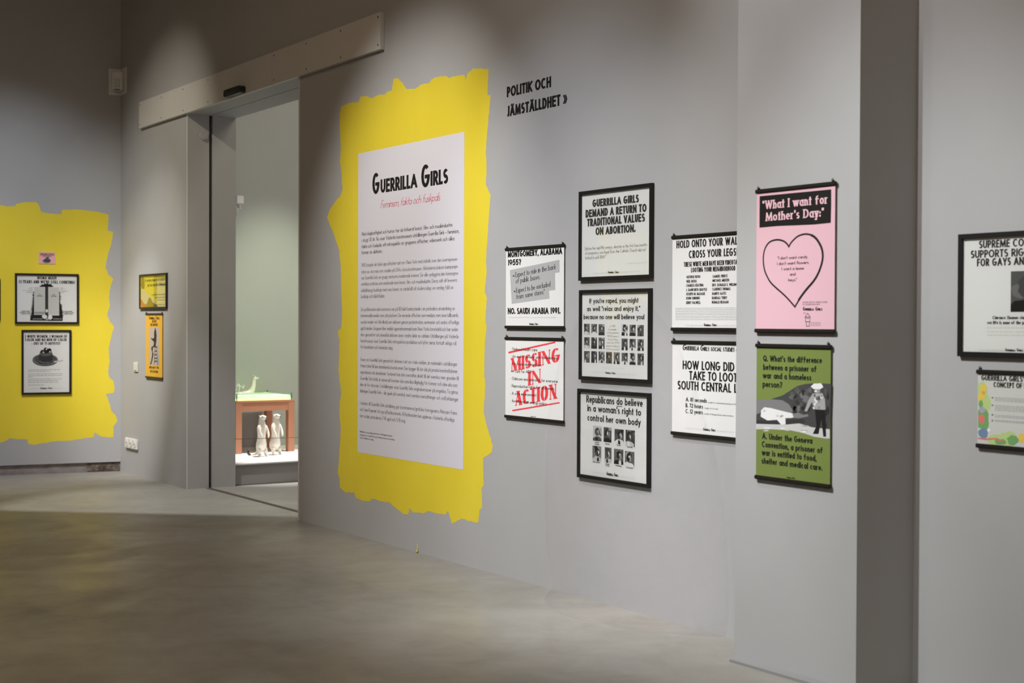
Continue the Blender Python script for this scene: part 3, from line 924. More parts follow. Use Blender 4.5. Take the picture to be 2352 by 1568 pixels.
  ('& makeup', 0.1285, 0.1695, 0.1697, 0.1695, 0.0068, 'bold', 'ink'),
  ('Nose jobs', 0.2243, 0.1778, 0.2615, 0.1778, 0.0068, 'bold', 'ink'),
  ('Face lifts', 0.3227, 0.1776, 0.3565, 0.1776, 0.0067, 'bold', 'ink'),
  ('Liposuction', 0.4115, 0.1756, 0.4552, 0.1756, 0.0066, 'bold', 'ink'),
  ('Breast implants', 0.1146, 0.0732, 0.1778, 0.0732, 0.0068, 'bold', 'ink'),
  ('Stomach', 0.2265, 0.0708, 0.2604, 0.0708, 0.0068, 'bold', 'ink'),
  ('& tucks', 0.2253, 0.0616, 0.2611, 0.0616, 0.0068, 'bold', 'ink'),
  ('Foot-binding', 0.3127, 0.0697, 0.3637, 0.0697, 0.0067, 'bold', 'ink'),
  ('Circumcision', 0.4036, 0.0678, 0.4592, 0.0678, 0.0066, 'bold', 'ink'),
  ('A PUBLIC SERVICE MESSAGE FROM', 0.0996, 0.0165, 0.2335, 0.0165, 0.0056, 'thin', 'grey'),
  ('G', 0.2367, 0.0146, 0.2479, 0.0146, 0.0183, 'initial', 'ink'),
  ('UERRILLA', 0.2495, 0.0145, 0.2939, 0.0145, 0.0121, 'xbold', 'ink'),
  ('G', 0.3015, 0.0144, 0.314, 0.0144, 0.0182, 'initial', 'ink'),
  ('IRLS', 0.3155, 0.0144, 0.3374, 0.0144, 0.012, 'xbold', 'ink'),
  ('532 LaGUARDIA PL. #237 NY 10012', 0.3419, 0.0142, 0.4708, 0.0142, 0.0055, 'thin', 'grey'),
 ],
 'mont': [
  ('MONTGOMERY, ALABAMA', 0.02, 0.399, 0.5657, 0.399, 0.0356, 'xbold', 'ink'),
  ('1955?', 0.0203, 0.3518, 0.1603, 0.3518, 0.0349, 'xbold', 'ink'),
  ('#poly', [(0.0417, 0.3244), (0.5398, 0.368), (0.5427, 0.2985), (0.4984, 0.2955), (0.5015, 0.2012), (0.441, 0.1973), (0.4462, 0.1537), (0.3155, 0.1446), (0.0629, 0.1268)], 'midgrey', 1),
  ('Expect to ride in the back', 0.0998, 0.2814, 0.5054, 0.3183, 0.0285, 'serif', 'ink'),
  ('of public buses.', 0.104, 0.2449, 0.352, 0.2661, 0.0287, 'serif', 'ink'),
  ('Expect to be excluded', 0.1083, 0.1904, 0.453, 0.2217, 0.0285, 'serif', 'ink'),
  ('from some stores*', 0.1112, 0.154, 0.3971, 0.1804, 0.0286, 'serif', 'ink'),
  ('•', 0.0723, 0.2807, 0.092, 0.2807, 0.0248, 'bold', 'ink'),
  ('•', 0.0835, 0.1902, 0.1031, 0.1902, 0.0247, 'bold', 'ink'),
  ('NO. SAUDI ARABIA 1991.', 0.0224, 0.0678, 0.5516, 0.0678, 0.0357, 'xbold', 'ink'),
  ("*Advice to female soldiers from the U.S. Army Manual, A Soldier's Guide to Saudi Arabia", 0.0225, 0.0457, 0.5099, 0.0457, 0.0071, 'thin', 'grey'),
  ('G', 0.2473, 0.0049, 0.2571, 0.0049, 0.0129, 'initial', 'ink'),
  ('UERRILLA', 0.2584, 0.005, 0.2972, 0.005, 0.0085, 'xbold', 'ink'),
  ('G', 0.3038, 0.0051, 0.3148, 0.0051, 0.0128, 'initial', 'ink'),
  ('IRLS', 0.3161, 0.0051, 0.3353, 0.0051, 0.0084, 'xbold', 'ink'),
 ],
 'miss': [
  ('• National health care.', 0.0579, 0.3793, 0.3322, 0.3793, 0.018, 'medium', 'ink'),
  ('• An end to poverty and homelessness.', 0.0582, 0.3374, 0.534, 0.3374, 0.0178, 'medium', 'ink'),
  ('• No more discrimination.', 0.0572, 0.2941, 0.3751, 0.2941, 0.018, 'medium', 'ink'),
  ('• A cure for AIDS.', 0.0575, 0.2515, 0.2742, 0.2515, 0.0181, 'medium', 'ink'),
  ('• Childcare and education for everyone.', 0.0551, 0.2075, 0.5326, 0.2075, 0.0178, 'medium', 'ink'),
  ('• Reproductive rights for all women.', 0.0528, 0.1653, 0.4993, 0.1653, 0.0179, 'medium', 'ink'),
  ('• A safe environment.', 0.0531, 0.1212, 0.3229, 0.1212, 0.018, 'medium', 'ink'),
  ('• An alternative energy policy.', 0.0535, 0.0772, 0.4247, 0.0772, 0.0179, 'medium', 'ink'),
  ('#poly', [(0.0301, 0.371), (0.5009, 0.4374), (0.5033, 0.4291), (0.0302, 0.36)], 'red', 3),
  ('#poly', [(0.0735, 0.0323), (0.5478, 0.1015), (0.5479, 0.0938), (0.0762, 0.0237)], 'red', 3),
  ('MISSING', 0.0535, 0.2522, 0.5198, 0.3219, 0.0799, 'stencil', 'red'),
  ('IN', 0.2367, 0.1797, 0.3535, 0.1999, 0.0799, 'stencil', 'red'),
  ('ACTION', 0.0983, 0.0562, 0.5093, 0.1178, 0.0841, 'stencil', 'red'),
  ('G', 0.2634, 0.0024, 0.2694, 0.0024, 0.0064, 'initial', 'ink'),
  ('UERRILLA', 0.2702, 0.0027, 0.2941, 0.0027, 0.0042, 'xbold', 'ink'),
  ('G', 0.2982, 0.003, 0.3049, 0.003, 0.0064, 'initial', 'ink'),
  ('IRLS', 0.3057, 0.0032, 0.3176, 0.0032, 0.0042, 'xbold', 'ink'),
 ],
 'hold': [
  ('HOLD ONTO YOUR WALLETS,', 0.0312, 0.3935, 0.4728, 0.3935, 0.0378, 'bold', 'ink', 'HOLD ONTO YOUR WAL'),
  ('CROSS YOUR LEGS!', 0.1255, 0.3409, 0.4753, 0.3409, 0.0376, 'bold', 'ink'),
  ('THESE WHITE MEN HAVE BEEN VIDEOTAPED', 0.0879, 0.3001, 0.4717, 0.3001, 0.023, 'bold', 'ink', 'THESE WHITE MEN HAVE BEEN VIDEOTA'),
  ('LOOTING YOUR NEIGHBORHOOD', 0.1423, 0.2714, 0.46, 0.2714, 0.023, 'bold', 'ink'),
  ('GEORGE BUSH', 0.1091, 0.2428, 0.2108, 0.2428, 0.0134, 'bold', 'ink'),
  ('NEIL BUSH', 0.1082, 0.2211, 0.1834, 0.2211, 0.0135, 'bold', 'ink'),
  ('CHARLES KEATING', 0.1073, 0.2008, 0.2355, 0.2008, 0.0134, 'bold', 'ink'),
  ('J. DANFORTH QUAYLE', 0.1064, 0.1794, 0.2598, 0.1794, 0.0134, 'bold', 'ink'),
  ('JOSEPH M. McDADE', 0.1066, 0.159, 0.2463, 0.159, 0.0134, 'bold', 'ink'),
  ('JOHN SUNUNU', 0.1057, 0.1381, 0.2086, 0.1381, 0.0135, 'bold', 'ink'),
  ('JERRY FALWELL', 0.1058, 0.1161, 0.2141, 0.1161, 0.0135, 'bold', 'ink'),
  ('SAMUEL PIERCE', 0.2998, 0.2413, 0.4062, 0.2413, 0.0131, 'bold', 'ink'),
  ('MICHAEL MILKEN', 0.299, 0.2212, 0.4174, 0.2212, 0.0131, 'bold', 'ink'),
  ('CLARENCE THOMAS', 0.2983, 0.1796, 0.4268, 0.1796, 0.0131, 'bold', 'ink'),
  ('DARRYL GATES', 0.2975, 0.1584, 0.3968, 0.1584, 0.0131, 'bold', 'ink'),
  ('RANDALL TERRY', 0.2966, 0.1376, 0.4041, 0.1376, 0.0131, 'bold', 'ink'),
  ('RONALD REAGAN', 0.2968, 0.1168, 0.4133, 0.1168, 0.0131, 'bold', 'ink'),
  ('REV. DONALD E. WILDMON', 0.2981, 0.1995, 0.4776, 0.1995, 0.0131, 'bold', 'ink', 'REV. DONALD E. WILDMO'),
  ('#bar', 0.026, 0.0926, 0.5891, 0.005, 'grey'),
  ('#bar', 0.0261, 0.0849, 0.5891, 0.005, 'grey'),
  ('#bar', 0.0262, 0.0773, 0.5892, 0.005, 'grey'),
  ('#bar', 0.0263, 0.0689, 0.5893, 0.005, 'grey'),
  ('#bar', 0.0263, 0.0613, 0.5893, 0.005, 'grey'),
  ('#bar', 0.0264, 0.0529, 0.5894, 0.005, 'grey'),
  ('#bar', 0.0265, 0.0453, 0.5895, 0.005, 'grey'),
  ('#bar', 0.0265, 0.0369, 0.5896, 0.005, 'grey'),
  ('A PUBLIC SERVICE MESSAGE FROM', 0.1014, 0.0074, 0.234, 0.0074, 0.0064, 'thin', 'grey'),
  ('G', 0.2393, 0.0074, 0.2497, 0.0074, 0.014, 'initial', 'ink'),
  ('UERRILLA', 0.2511, 0.0075, 0.2924, 0.0075, 0.0092, 'xbold', 'ink'),
  ('G', 0.2994, 0.0077, 0.3111, 0.0077, 0.0139, 'initial', 'ink'),
  ('IRLS', 0.3124, 0.0078, 0.3329, 0.0078, 0.0092, 'xbold', 'ink'),
  ('532 LaGUARDIA PL. #237 NY 10012', 0.339, 0.0075, 0.4921, 0.0075, 0.0062, 'thin', 'grey'),
 ],
 'how': [
  ('G', 0.0767, 0.4065, 0.1028, 0.4065, 0.0286, 'bital', 'ink'),
  ('UERRILLA', 0.1039, 0.4062, 0.1984, 0.4062, 0.0206, 'bital', 'ink'),
  ('G', 0.209, 0.4061, 0.2333, 0.4061, 0.0281, 'bital', 'ink'),
  ('IRLS SOCIAL STUDIES QUIZ', 0.2343, 0.4053, 0.4526, 0.4053, 0.0201, 'bital', 'ink', 'IRLS SOCIAL STUDIES'),
  ('HOW LONG DID IT', 0.0797, 0.312, 0.4534, 0.312, 0.0433, 'bold', 'ink', 'HOW LONG DID'),
  ('TAKE TO LOOT', 0.129, 0.2618, 0.4728, 0.2618, 0.0432, 'bold', 'ink'),
  ('SOUTH CENTRAL L.A.?', 0.0422, 0.211, 0.4732, 0.211, 0.0434, 'bold', 'ink', 'SOUTH CENTRAL L'),
  ('A. 81 seconds', 0.105, 0.1542, 0.2596, 0.1542, 0.0205, 'bold', 'ink'),
  ('B. 72 hours', 0.1031, 0.1244, 0.2326, 0.1244, 0.0205, 'bold', 'ink'),
  ('C. 12 years', 0.1034, 0.0961, 0.2307, 0.0961, 0.0205, 'bold', 'ink'),
  ('Length of videotaped beating of Rodney King', 0.268, 0.154, 0.4817, 0.154, 0.0069, 'medium', 'ink', 'Length of videotaped beating of Rodn'),
  ('Length of L.A. riots', 0.2421, 0.1253, 0.3407, 0.1253, 0.007, 'medium', 'ink'),
  ('Length of Reagan-Bush administrations', 0.2391, 0.0976, 0.4493, 0.0976, 0.0069, 'medium', 'ink'),
  ('A PUBLIC SERVICE MESSAGE FROM', 0.104, 0.0182, 0.2325, 0.0182, 0.0064, 'thin', 'grey'),
  ('G', 0.2356, 0.0184, 0.2455, 0.0184, 0.014, 'initial', 'ink'),
  ('UERRILLA', 0.2468, 0.0186, 0.2859, 0.0186, 0.0092, 'xbold', 'ink'),
  ('G', 0.2925, 0.019, 0.3035, 0.019, 0.0139, 'initial', 'ink'),
  ('IRLS', 0.3049, 0.0192, 0.3242, 0.0192, 0.0092, 'xbold', 'ink'),
  ('532 LaGUARDIA PL. #237 NY 10012', 0.3314, 0.0203, 0.4829, 0.0203, 0.0062, 'thin', 'grey'),
 ],
 'pink': [
  ('#poly', [(0.0186, 0.578), (0.44, 0.5766), (0.4406, 0.5096), (0.4389, 0.4385), (0.3438, 0.4367), (0.2336, 0.4392), (0.1327, 0.442), (0.0185, 0.4408), (0.0179, 0.5099)], 'ink', 1),
  ('“What I want for', 0.0362, 0.5193, 0.4217, 0.5193, 0.0376, 'slab', 'pink'),
  ("Mother's Day:”", 0.0576, 0.467, 0.4009, 0.467, 0.0376, 'slab', 'pink'),
  ('#line', [(0.2368, 0.0936), (0.2316, 0.098), (0.2241, 0.1044), (0.2155, 0.1117), (0.2068, 0.119), (0.199, 0.1253), (0.1929, 0.1301), (0.1877, 0.1341), (0.1824, 0.1379), (0.176, 0.1424), (0.1672, 0.1483), (0.155, 0.1563), (0.1398, 0.1659), (0.1237, 0.1761), (0.1086, 0.1861), (0.0964, 0.1949), (0.0878, 0.2024), (0.0813, 0.209), (0.0763, 0.2152), (0.072, 0.2213), (0.0676, 0.2276), (0.0633, 0.2339), (0.0594, 0.24), (0.056, 0.2461), (0.053, 0.2528), (0.0504, 0.2601), (0.048, 0.2686), (0.046, 0.2779), (0.0445, 0.2875), (0.0435, 0.2972), (0.0434, 0.3063), (0.044, 0.315), (0.0453, 0.3236), (0.0473, 0.332), (0.05, 0.3399), (0.0535, 0.3472), (0.0577, 0.354), (0.0627, 0.3603), (0.0684, 0.3661), (0.0748, 0.3712), (0.0819, 0.3753), (0.0899, 0.3784), (0.099, 0.3807), (0.1086, 0.3821), (0.118, 0.383), (0.1269, 0.3833), (0.1352, 0.3829), (0.1435, 0.3817), (0.1515, 0.38), (0.1587, 0.3781), (0.1651, 0.3761), (0.1705, 0.3741), (0.1749, 0.3718), (0.1787, 0.3694), (0.1822, 0.3669), (0.1855, 0.3644), (0.1887, 0.3615), (0.1917, 0.3582), (0.1944, 0.355), (0.1966, 0.3523), (0.1982, 0.3503), (0.2002, 0.353), (0.2029, 0.3567), (0.2063, 0.3611), (0.2105, 0.3658), (0.2155, 0.3702), (0.2215, 0.3748), (0.2284, 0.3798), (0.236, 0.3847), (0.2441, 0.3892), (0.2526, 0.3927), (0.2617, 0.3953), (0.2714, 0.3975), (0.2815, 0.3989), (0.2917, 0.3995), (0.3017, 0.3992), (0.3116, 0.3979), (0.3218, 0.3957), (0.3318, 0.3927), (0.3414, 0.3887), (0.3503, 0.3836), (0.3588, 0.377), (0.367, 0.3691), (0.3746, 0.3603), (0.3813, 0.3512), (0.3866, 0.3424), (0.3907, 0.3338), (0.3937, 0.3251), (0.3957, 0.3163), (0.3966, 0.3073), (0.3966, 0.2982), (0.3954, 0.2889), (0.3931, 0.2792), (0.3898, 0.2695), (0.3859, 0.2598), (0.3815, 0.2505), (0.3769, 0.2416), (0.3716, 0.2329), (0.3658, 0.2243), (0.3593, 0.2158), (0.352, 0.2074), (0.3434, 0.1989), (0.3335, 0.1903), (0.3232, 0.1819), (0.3131, 0.1737), (0.3039, 0.1659), (0.2957, 0.1585), (0.2882, 0.1515), (0.281, 0.1447), (0.2741, 0.1379), (0.2674, 0.1308), (0.2604, 0.1229), (0.2533, 0.1143), (0.2466, 0.1059), (0.2409, 0.0987), (0.2368, 0.0936)], 0.0075, 'ink', 2),
  ('#line', [(0.3306, 0.3928), (0.3402, 0.3887), (0.3491, 0.3836), (0.3576, 0.3771), (0.3658, 0.3691), (0.3734, 0.3603), (0.3801, 0.3513), (0.3854, 0.3425), (0.3895, 0.3339), (0.3925, 0.3252), (0.3945, 0.3163), (0.3954, 0.3074), (0.3954, 0.2983), (0.3942, 0.2889), (0.3919, 0.2792), (0.3886, 0.2695), (0.3847, 0.2599), (0.3803, 0.2506), (0.3757, 0.2416), (0.3704, 0.2329), (0.3646, 0.2243), (0.3581, 0.2158), (0.3508, 0.2074), (0.3422, 0.1989), (0.3323, 0.1904), (0.322, 0.182), (0.3119, 0.1738), (0.3027, 0.1659), (0.2945, 0.1585), (0.2869, 0.1515), (0.2798, 0.1447), (0.2729, 0.1379), (0.2662, 0.1308), (0.2592, 0.1229)], 0.0105, 'ink', 3),
  ('"I don\'t want candy.', 0.1315, 0.2978, 0.3112, 0.2978, 0.0135, 'medium', 'ink'),
  ("I don't want flowers.", 0.1279, 0.274, 0.3175, 0.274, 0.0135, 'medium', 'ink'),
  ('I want a lease', 0.1561, 0.2507, 0.2884, 0.2507, 0.0135, 'medium', 'ink'),
  ('and', 0.2056, 0.2269, 0.2393, 0.2269, 0.0135, 'medium', 'ink'),
  ('keys."', 0.197, 0.2027, 0.247, 0.2027, 0.0135, 'medium', 'ink'),
  ("DESIGNED WITH N.Y. WOMEN'S CENTER", 0.2824, 0.1095, 0.4221, 0.1095, 0.0062, 'book', 'ink'),
  ('IN COLLABORATION WITH', 0.2825, 0.1004, 0.3806, 0.1004, 0.0062, 'book', 'ink'),
  ('G', 0.2839, 0.0781, 0.2963, 0.0781, 0.0151, 'initial', 'ink'),
  ('UERRILLA', 0.298, 0.078, 0.3471, 0.078, 0.0099, 'xbold', 'ink'),
  ('G', 0.3555, 0.0778, 0.3693, 0.0778, 0.015, 'initial', 'ink'),
  ('IRLS', 0.3709, 0.0777, 0.3951, 0.0777, 0.0098, 'xbold', 'ink'),
  ('AND', 0.2852, 0.0648, 0.3024, 0.0648, 0.0053, 'book', 'ink'),
  ('#line', [(0.3109, 0.0665), (0.2964, 0.0505), (0.3269, 0.0505), (0.3109, 0.0665)], 0.0025, 'ink', 2),
  ('#line', [(0.2989, 0.0505), (0.299, 0.031), (0.3246, 0.031), (0.3244, 0.0505)], 0.0025, 'ink', 2),
  ('#line', [(0.3039, 0.031), (0.3041, 0.0115), (0.3212, 0.0116), (0.321, 0.031)], 0.0025, 'ink', 2),
  ('#line', [(0.3038, 0.0452), (0.3196, 0.0452)], 0.0025, 'ink', 2),
  ('#bar', 0.3259, 0.0258, 0.3861, 0.0035, 'dgrey'),
  ('#bar', 0.3259, 0.0196, 0.3861, 0.0035, 'dgrey'),
  ('#bar', 0.326, 0.0135, 0.3862, 0.0035, 'dgrey'),
 ],
 'green': [
  ("Q. What's the difference", 0.0415, 0.4993, 0.3888, 0.4993, 0.026, 'bold', 'ink'),
  ('between a prisoner of', 0.0418, 0.462, 0.3592, 0.462, 0.0261, 'bold', 'ink'),
  ('war and a homeless', 0.0395, 0.4254, 0.3294, 0.4254, 0.0262, 'bold', 'ink'),
  ('person?', 0.0386, 0.3875, 0.1586, 0.3875, 0.0265, 'bold', 'ink'),
  ('A. Under the Geneva', 0.038, 0.1611, 0.3379, 0.1611, 0.0262, 'bold', 'ink'),
  ('Convention, a prisoner of', 0.037, 0.1251, 0.3971, 0.1251, 0.0261, 'bold', 'ink'),
  ('war is entitled to food,', 0.0361, 0.0894, 0.3627, 0.0894, 0.0261, 'bold', 'ink'),
  ('shelter and medical care.', 0.0351, 0.0535, 0.3954, 0.0535, 0.0261, 'bold', 'ink'),
  ('#poly', [(0.0886, 0.3364), (0.1589, 0.3551), (0.2091, 0.3798), (0.2463, 0.3993), (0.2955, 0.4101), (0.3561, 0.416), (0.4416, 0.4157), (0.4355, 0.1888), (0.406, 0.1884), (0.3461, 0.1913), (0.2852, 0.2022), (0.2107, 0.2089), (0.0962, 0.206), (-0.0006, 0.1997), (0.0009, 0.3276)], 'g25', 1),
  ('#poly', [(0.0009, 0.3276), (0.0886, 0.3364), (0.1591, 0.3352), (0.1971, 0.3208), (0.2224, 0.2951), (0.2101, 0.2764), (0.1469, 0.2774), (0.0565, 0.2862), (0.0001, 0.2646)], 'g45', 2),
  ('#poly', [(0.0003, 0.2415), (0.083, 0.24), (0.2846, 0.2628), (0.297, 0.2502), (0.2105, 0.2269), (0.1791, 0.2313), (0.0005, 0.2257)], 'g20', 3),
  ('#poly', [(-0.0008, 0.2238), (0.1791, 0.2313), (0.2602, 0.2417), (0.3337, 0.2303), (0.4352, 0.228), (0.4355, 0.1896), (0.406, 0.1884), (0.3461, 0.1913), (0.2852, 0.2022), (0.2107, 0.2089), (0.0962, 0.206), (-0.0006, 0.1997)], 'g75', 3),
  ('#poly', [(0.0303, 0.2848), (0.0499, 0.2996), (0.0954, 0.2974), (0.134, 0.2921), (0.1849, 0.2858), (0.2225, 0.2816), (0.2413, 0.2692), (0.2102, 0.2611), (0.1788, 0.2611), (0.1803, 0.2341), (0.1537, 0.2297), (0.128, 0.249), (0.0699, 0.2428), (0.0279, 0.2569)], 'g88', 4),
  ('#poly', [(0.2201, 0.2788), (0.2536, 0.2878), (0.2845, 0.2788), (0.3089, 0.2837), (0.315, 0.2752), (0.26, 0.2631), (0.229, 0.2631)], 'g45', 4),
  ('#poly', [(0.326, 0.3998), (0.344, 0.4138), (0.386, 0.4162), (0.398, 0.4009), (0.3803, 0.3914), (0.3443, 0.3899)], 'g88', 4),
  ('#poly', [(0.3503, 0.3902), (0.3779, 0.3931), (0.3804, 0.3783), (0.3565, 0.3728)], 'g55', 4),
  ('#poly', [(0.3384, 0.372), (0.3923, 0.3761), (0.408, 0.3488), (0.4108, 0.3096), (0.3989, 0.3046), (0.3511, 0.3064), (0.3327, 0.3364), (0.3063, 0.2951), (0.2904, 0.2943), (0.3144, 0.3444)], 'g60', 4),
  ('#poly', [(0.3511, 0.3064), (0.4049, 0.3066), (0.4111, 0.279), (0.4154, 0.1961), (0.4, 0.195), (0.3874, 0.2688), (0.3794, 0.2332), (0.3725, 0.2046), (0.34, 0.2024), (0.3602, 0.2364)], 'g12', 5),
  ('#poly', [(0.2447, 0.291), (0.2428, 0.2865), (0.2445, 0.2842), (0.2334, 0.28), (0.2275, 0.2825), (0.2281, 0.2878), (0.2303, 0.2936), (0.2337, 0.2974), (0.2377, 0.3071), (0.2442, 0.2956), (0.2462, 0.296)], 'g15', 2),
  ('#poly', [(0.263, 0.3048), (0.2633, 0.3016), (0.2626, 0.2941), (0.2536, 0.2894), (0.2446, 0.2959), (0.2491, 0.3021), (0.2482, 0.3111), (0.2492, 0.3148), (0.2565, 0.3163), (0.2672, 0.3129), (0.2634, 0.3083)], 'g40', 2),
  ('#poly', [(0.3107, 0.3195), (0.3019, 0.315), (0.2939, 0.3079), (0.2879, 0.3131), (0.2768, 0.3102), (0.2749, 0.3166), (0.2824, 0.3201), (0.2855, 0.3252), (0.2919, 0.328), (0.3023, 0.3317), (0.299, 0.3216)], 'g20', 2),
  ('#poly', [(0.3253, 0.3059), (0.3259, 0.3025), (0.3255, 0.2971), (0.3151, 0.2937), (0.3051, 0.3006), (0.3052, 0.3034), (0.3128, 0.3076), (0.3111, 0.3094), (0.3203, 0.3202), (0.3276, 0.311), (0.3378, 0.3096)], 'g20', 2),
  ('#poly', [(0.33, 0.3816), (0.3334, 0.3749), (0.33, 0.3731), (0.3194, 0.3768), (0.3107, 0.3759), (0.3055, 0.3798), (0.306, 0.387), (0.3139, 0.3915), (0.3245, 0.3986), (0.3316, 0.3859), (0.3379, 0.385)], 'g35', 2),
  ('#poly', [(0.3097, 0.3502), (0.315, 0.3426), (0.3071, 0.3448), (0.2979, 0.338), (0.2891, 0.3421), (0.2957, 0.3488), (0.2955, 0.3528), (0.2992, 0.3606), (0.3038, 0.3631), (0.3136, 0.3592), (0.3215, 0.3548)], 'g40', 2),
  ('#poly', [(0.2779, 0.3175), (0.2804, 0.3095), (0.2747, 0.3131), (0.2658, 0.3007), (0.2567, 0.305), (0.2488, 0.315), (0.2597, 0.3218), (0.259, 0.3248), (0.2706, 0.3329), (0.2775, 0.3274), (0.2882, 0.3222)], 'g30', 2),
  ('#poly', [(0.2989, 0.3758), (0.2979, 0.3663), (0.2892, 0.3663), (0.2834, 0.3588), (0.2759, 0.3656), (0.2749, 0.3729), (0.2728, 0.3806), (0.2814, 0.3885), (0.287, 0.3808), (0.291, 0.384), (0.3037, 0.3809)], 'g15', 2),
  ('#poly', [(0.3037, 0.3074), (0.2983, 0.3025), (0.2909, 0.2947), (0.2813, 0.2986), (0.2764, 0.2983), (0.2709, 0.3046), (0.2673, 0.3105), (0.279, 0.3157), (0.284, 0.3122), (0.2879, 0.3117), (0.297, 0.3098)], 'g15', 2),
  ('#poly', [(0.3163, 0.3739), (0.3075, 0.3675), (0.3084, 0.3582), (0.2972, 0.3675), (0.2908, 0.362), (0.2863, 0.3714), (0.2957, 0.3804), (0.2924, 0.3843), (0.3024, 0.3887), (0.3127, 0.3846), (0.3156, 0.3763)], 'g30', 2),
  ('#poly', [(0.3042, 0.2937), (0.3134, 0.2871), (0.3019, 0.2875), (0.2932, 0.2869), (0.2852, 0.2891), (0.2838, 0.2918), (0.2799, 0.2964), (0.293, 0.308), (0.2979, 0.3083), (0.3027, 0.2988), (0.312, 0.2965)], 'g20', 2),
  ('#poly', [(0.3102, 0.3409), (0.313, 0.3315), (0.299, 0.3321), (0.2934, 0.3335), (0.2835, 0.336), (0.2773, 0.3376), (0.2827, 0.344), (0.2863, 0.3503), (0.2976, 0.3569), (0.3061, 0.3542), (0.3085, 0.3434)], 'g40', 2),
  ('#poly', [(0.2516, 0.3586), (0.2469, 0.3538), (0.2373, 0.3474), (0.2276, 0.3464), (0.2183, 0.3489), (0.2199, 0.3563), (0.2196, 0.362), (0.2265, 0.3618), (0.2331, 0.369), (0.2381, 0.3654), (0.2377, 0.363)], 'g15', 2),
  ('#poly', [(0.2334, 0.3657), (0.2356, 0.36), (0.2245, 0.349), (0.2172, 0.3475), (0.214, 0.3563), (0.2031, 0.3618), (0.2085, 0.3722), (0.2109, 0.3742), (0.2194, 0.3727), (0.2259, 0.3724), (0.2298, 0.3698)], 'g30', 2),
  ('#poly', [(0.3136, 0.3227), (0.3099, 0.3151), (0.2996, 0.3059), (0.2941, 0.3111), (0.2875, 0.3168), (0.2892, 0.3203), (0.2914, 0.3261), (0.2919, 0.3334), (0.298, 0.3303), (0.3044, 0.3308), (0.3118, 0.3242)], 'g35', 2),
  ('#poly', [(0.2668, 0.3292), (0.2623, 0.323), (0.2547, 0.3196), (0.2469, 0.3146), (0.2437, 0.3237), (0.2319, 0.3267), (0.234, 0.3341), (0.2454, 0.3395), (0.2507, 0.3446), (0.2555, 0.3333), (0.2561, 0.3326)], 'g20', 2),
  ('#poly', [(0.2526, 0.3817), (0.2531, 0.3769), (0.2504, 0.3768), (0.2446, 0.3728), (0.2412, 0.376), (0.2282, 0.3784), (0.2321, 0.3859), (0.242, 0.3958), (0.2479, 0.3969), (0.2543, 0.3863), (0.2595, 0.3835)], 'g30', 2),
  ('#poly', [(0.3257, 0.3457), (0.332, 0.3361), (0.3229, 0.3319), (0.3169, 0.3389), (0.3144, 0.3347), (0.3089, 0.3437), (0.3103, 0.347), (0.3105, 0.357), (0.3205, 0.3526), (0.3238, 0.3569), (0.3385, 0.351)], 'g35', 2),
  ('#poly', [(0.2379, 0.3039), (0.2387, 0.2946), (0.2351, 0.2927), (0.2254, 0.2928), (0.2172, 0.2965), (0.2204, 0.302), (0.2216, 0.3081), (0.2228, 0.3181), (0.2294, 0.3206), (0.2361, 0.3143), (0.2472, 0.3069)], 'g20', 2),
  ('#poly', [(0.2882, 0.3602), (0.2824, 0.3557), (0.2812, 0.3453), (0.2714, 0.3499), (0.263, 0.355), (0.2643, 0.3569), (0.2616, 0.3636), (0.2684, 0.3689), (0.2768, 0.3759), (0.2885, 0.3657), (0.292, 0.3652)], 'g40', 2),
  ('#poly', [(0.3065, 0.356), (0.2964, 0.3517), (0.2928, 0.3457), (0.2887, 0.3505), (0.2833, 0.3436), (0.2836, 0.3537), (0.2756, 0.3621), (0.2829, 0.3701), (0.2916, 0.3634), (0.3026, 0.3685), (0.2967, 0.3599)], 'g40', 2),
  ('#poly', [(0.3132, 0.3026), (0.3127, 0.2962), (0.3044, 0.293), (0.2967, 0.2912), (0.2865, 0.2967), (0.292, 0.2991), (0.2874, 0.3073), (0.2899, 0.3138), (0.3006, 0.319), (0.3089, 0.3104), (0.3076, 0.3041)], 'g30', 2),
  ('#poly', [(0.2628, 0.3794), (0.2567, 0.3747), (0.2577, 0.3631), (0.248, 0.3707), (0.2362, 0.3709), (0.2441, 0.3779), (0.2342, 0.3806), (0.245, 0.3889), (0.2515, 0.393), (0.2577, 0.3851), (0.2593, 0.3814)], 'g35', 2),
  ('#poly', [(0.2207, 0.3492), (0.225, 0.3425), (0.2176, 0.3403), (0.2105, 0.343), (0.2064, 0.3411), (0.1985, 0.3474), (0.1961, 0.3503), (0.209, 0.3579), (0.2138, 0.3604), (0.2232, 0.359), (0.2299, 0.3527)], 'g35', 2),
  ('#poly', [(0.3239, 0.313), (0.3149, 0.3055), (0.3142, 0.298), (0.3033, 0.3048), (0.2977, 0.3013), (0.2969, 0.3092), (0.3011, 0.3147), (0.3023, 0.3254), (0.3085, 0.3262), (0.3125, 0.3197), (0.3133, 0.3141)], 'g20', 2),
  ('#poly', [(0.2444, 0.3019), (0.2446, 0.2923), (0.2404, 0.292), (0.2338, 0.296), (0.2269, 0.2934), (0.2252, 0.2989), (0.2265, 0.3088), (0.2264, 0.3116), (0.2366, 0.3134), (0.2456, 0.3122), (0.2478, 0.306)], 'g30', 2),
  ('#poly', [(0.4075, 0.2968), (0.4078, 0.2924), (0.4017, 0.2794), (0.3994, 0.2875), (0.3941, 0.2875), (0.3915, 0.2932), (0.3935, 0.3017), (0.3981, 0.3159), (0.4008, 0.3179), (0.4043, 0.3055), (0.4072, 0.3006)], 'g20', 2),
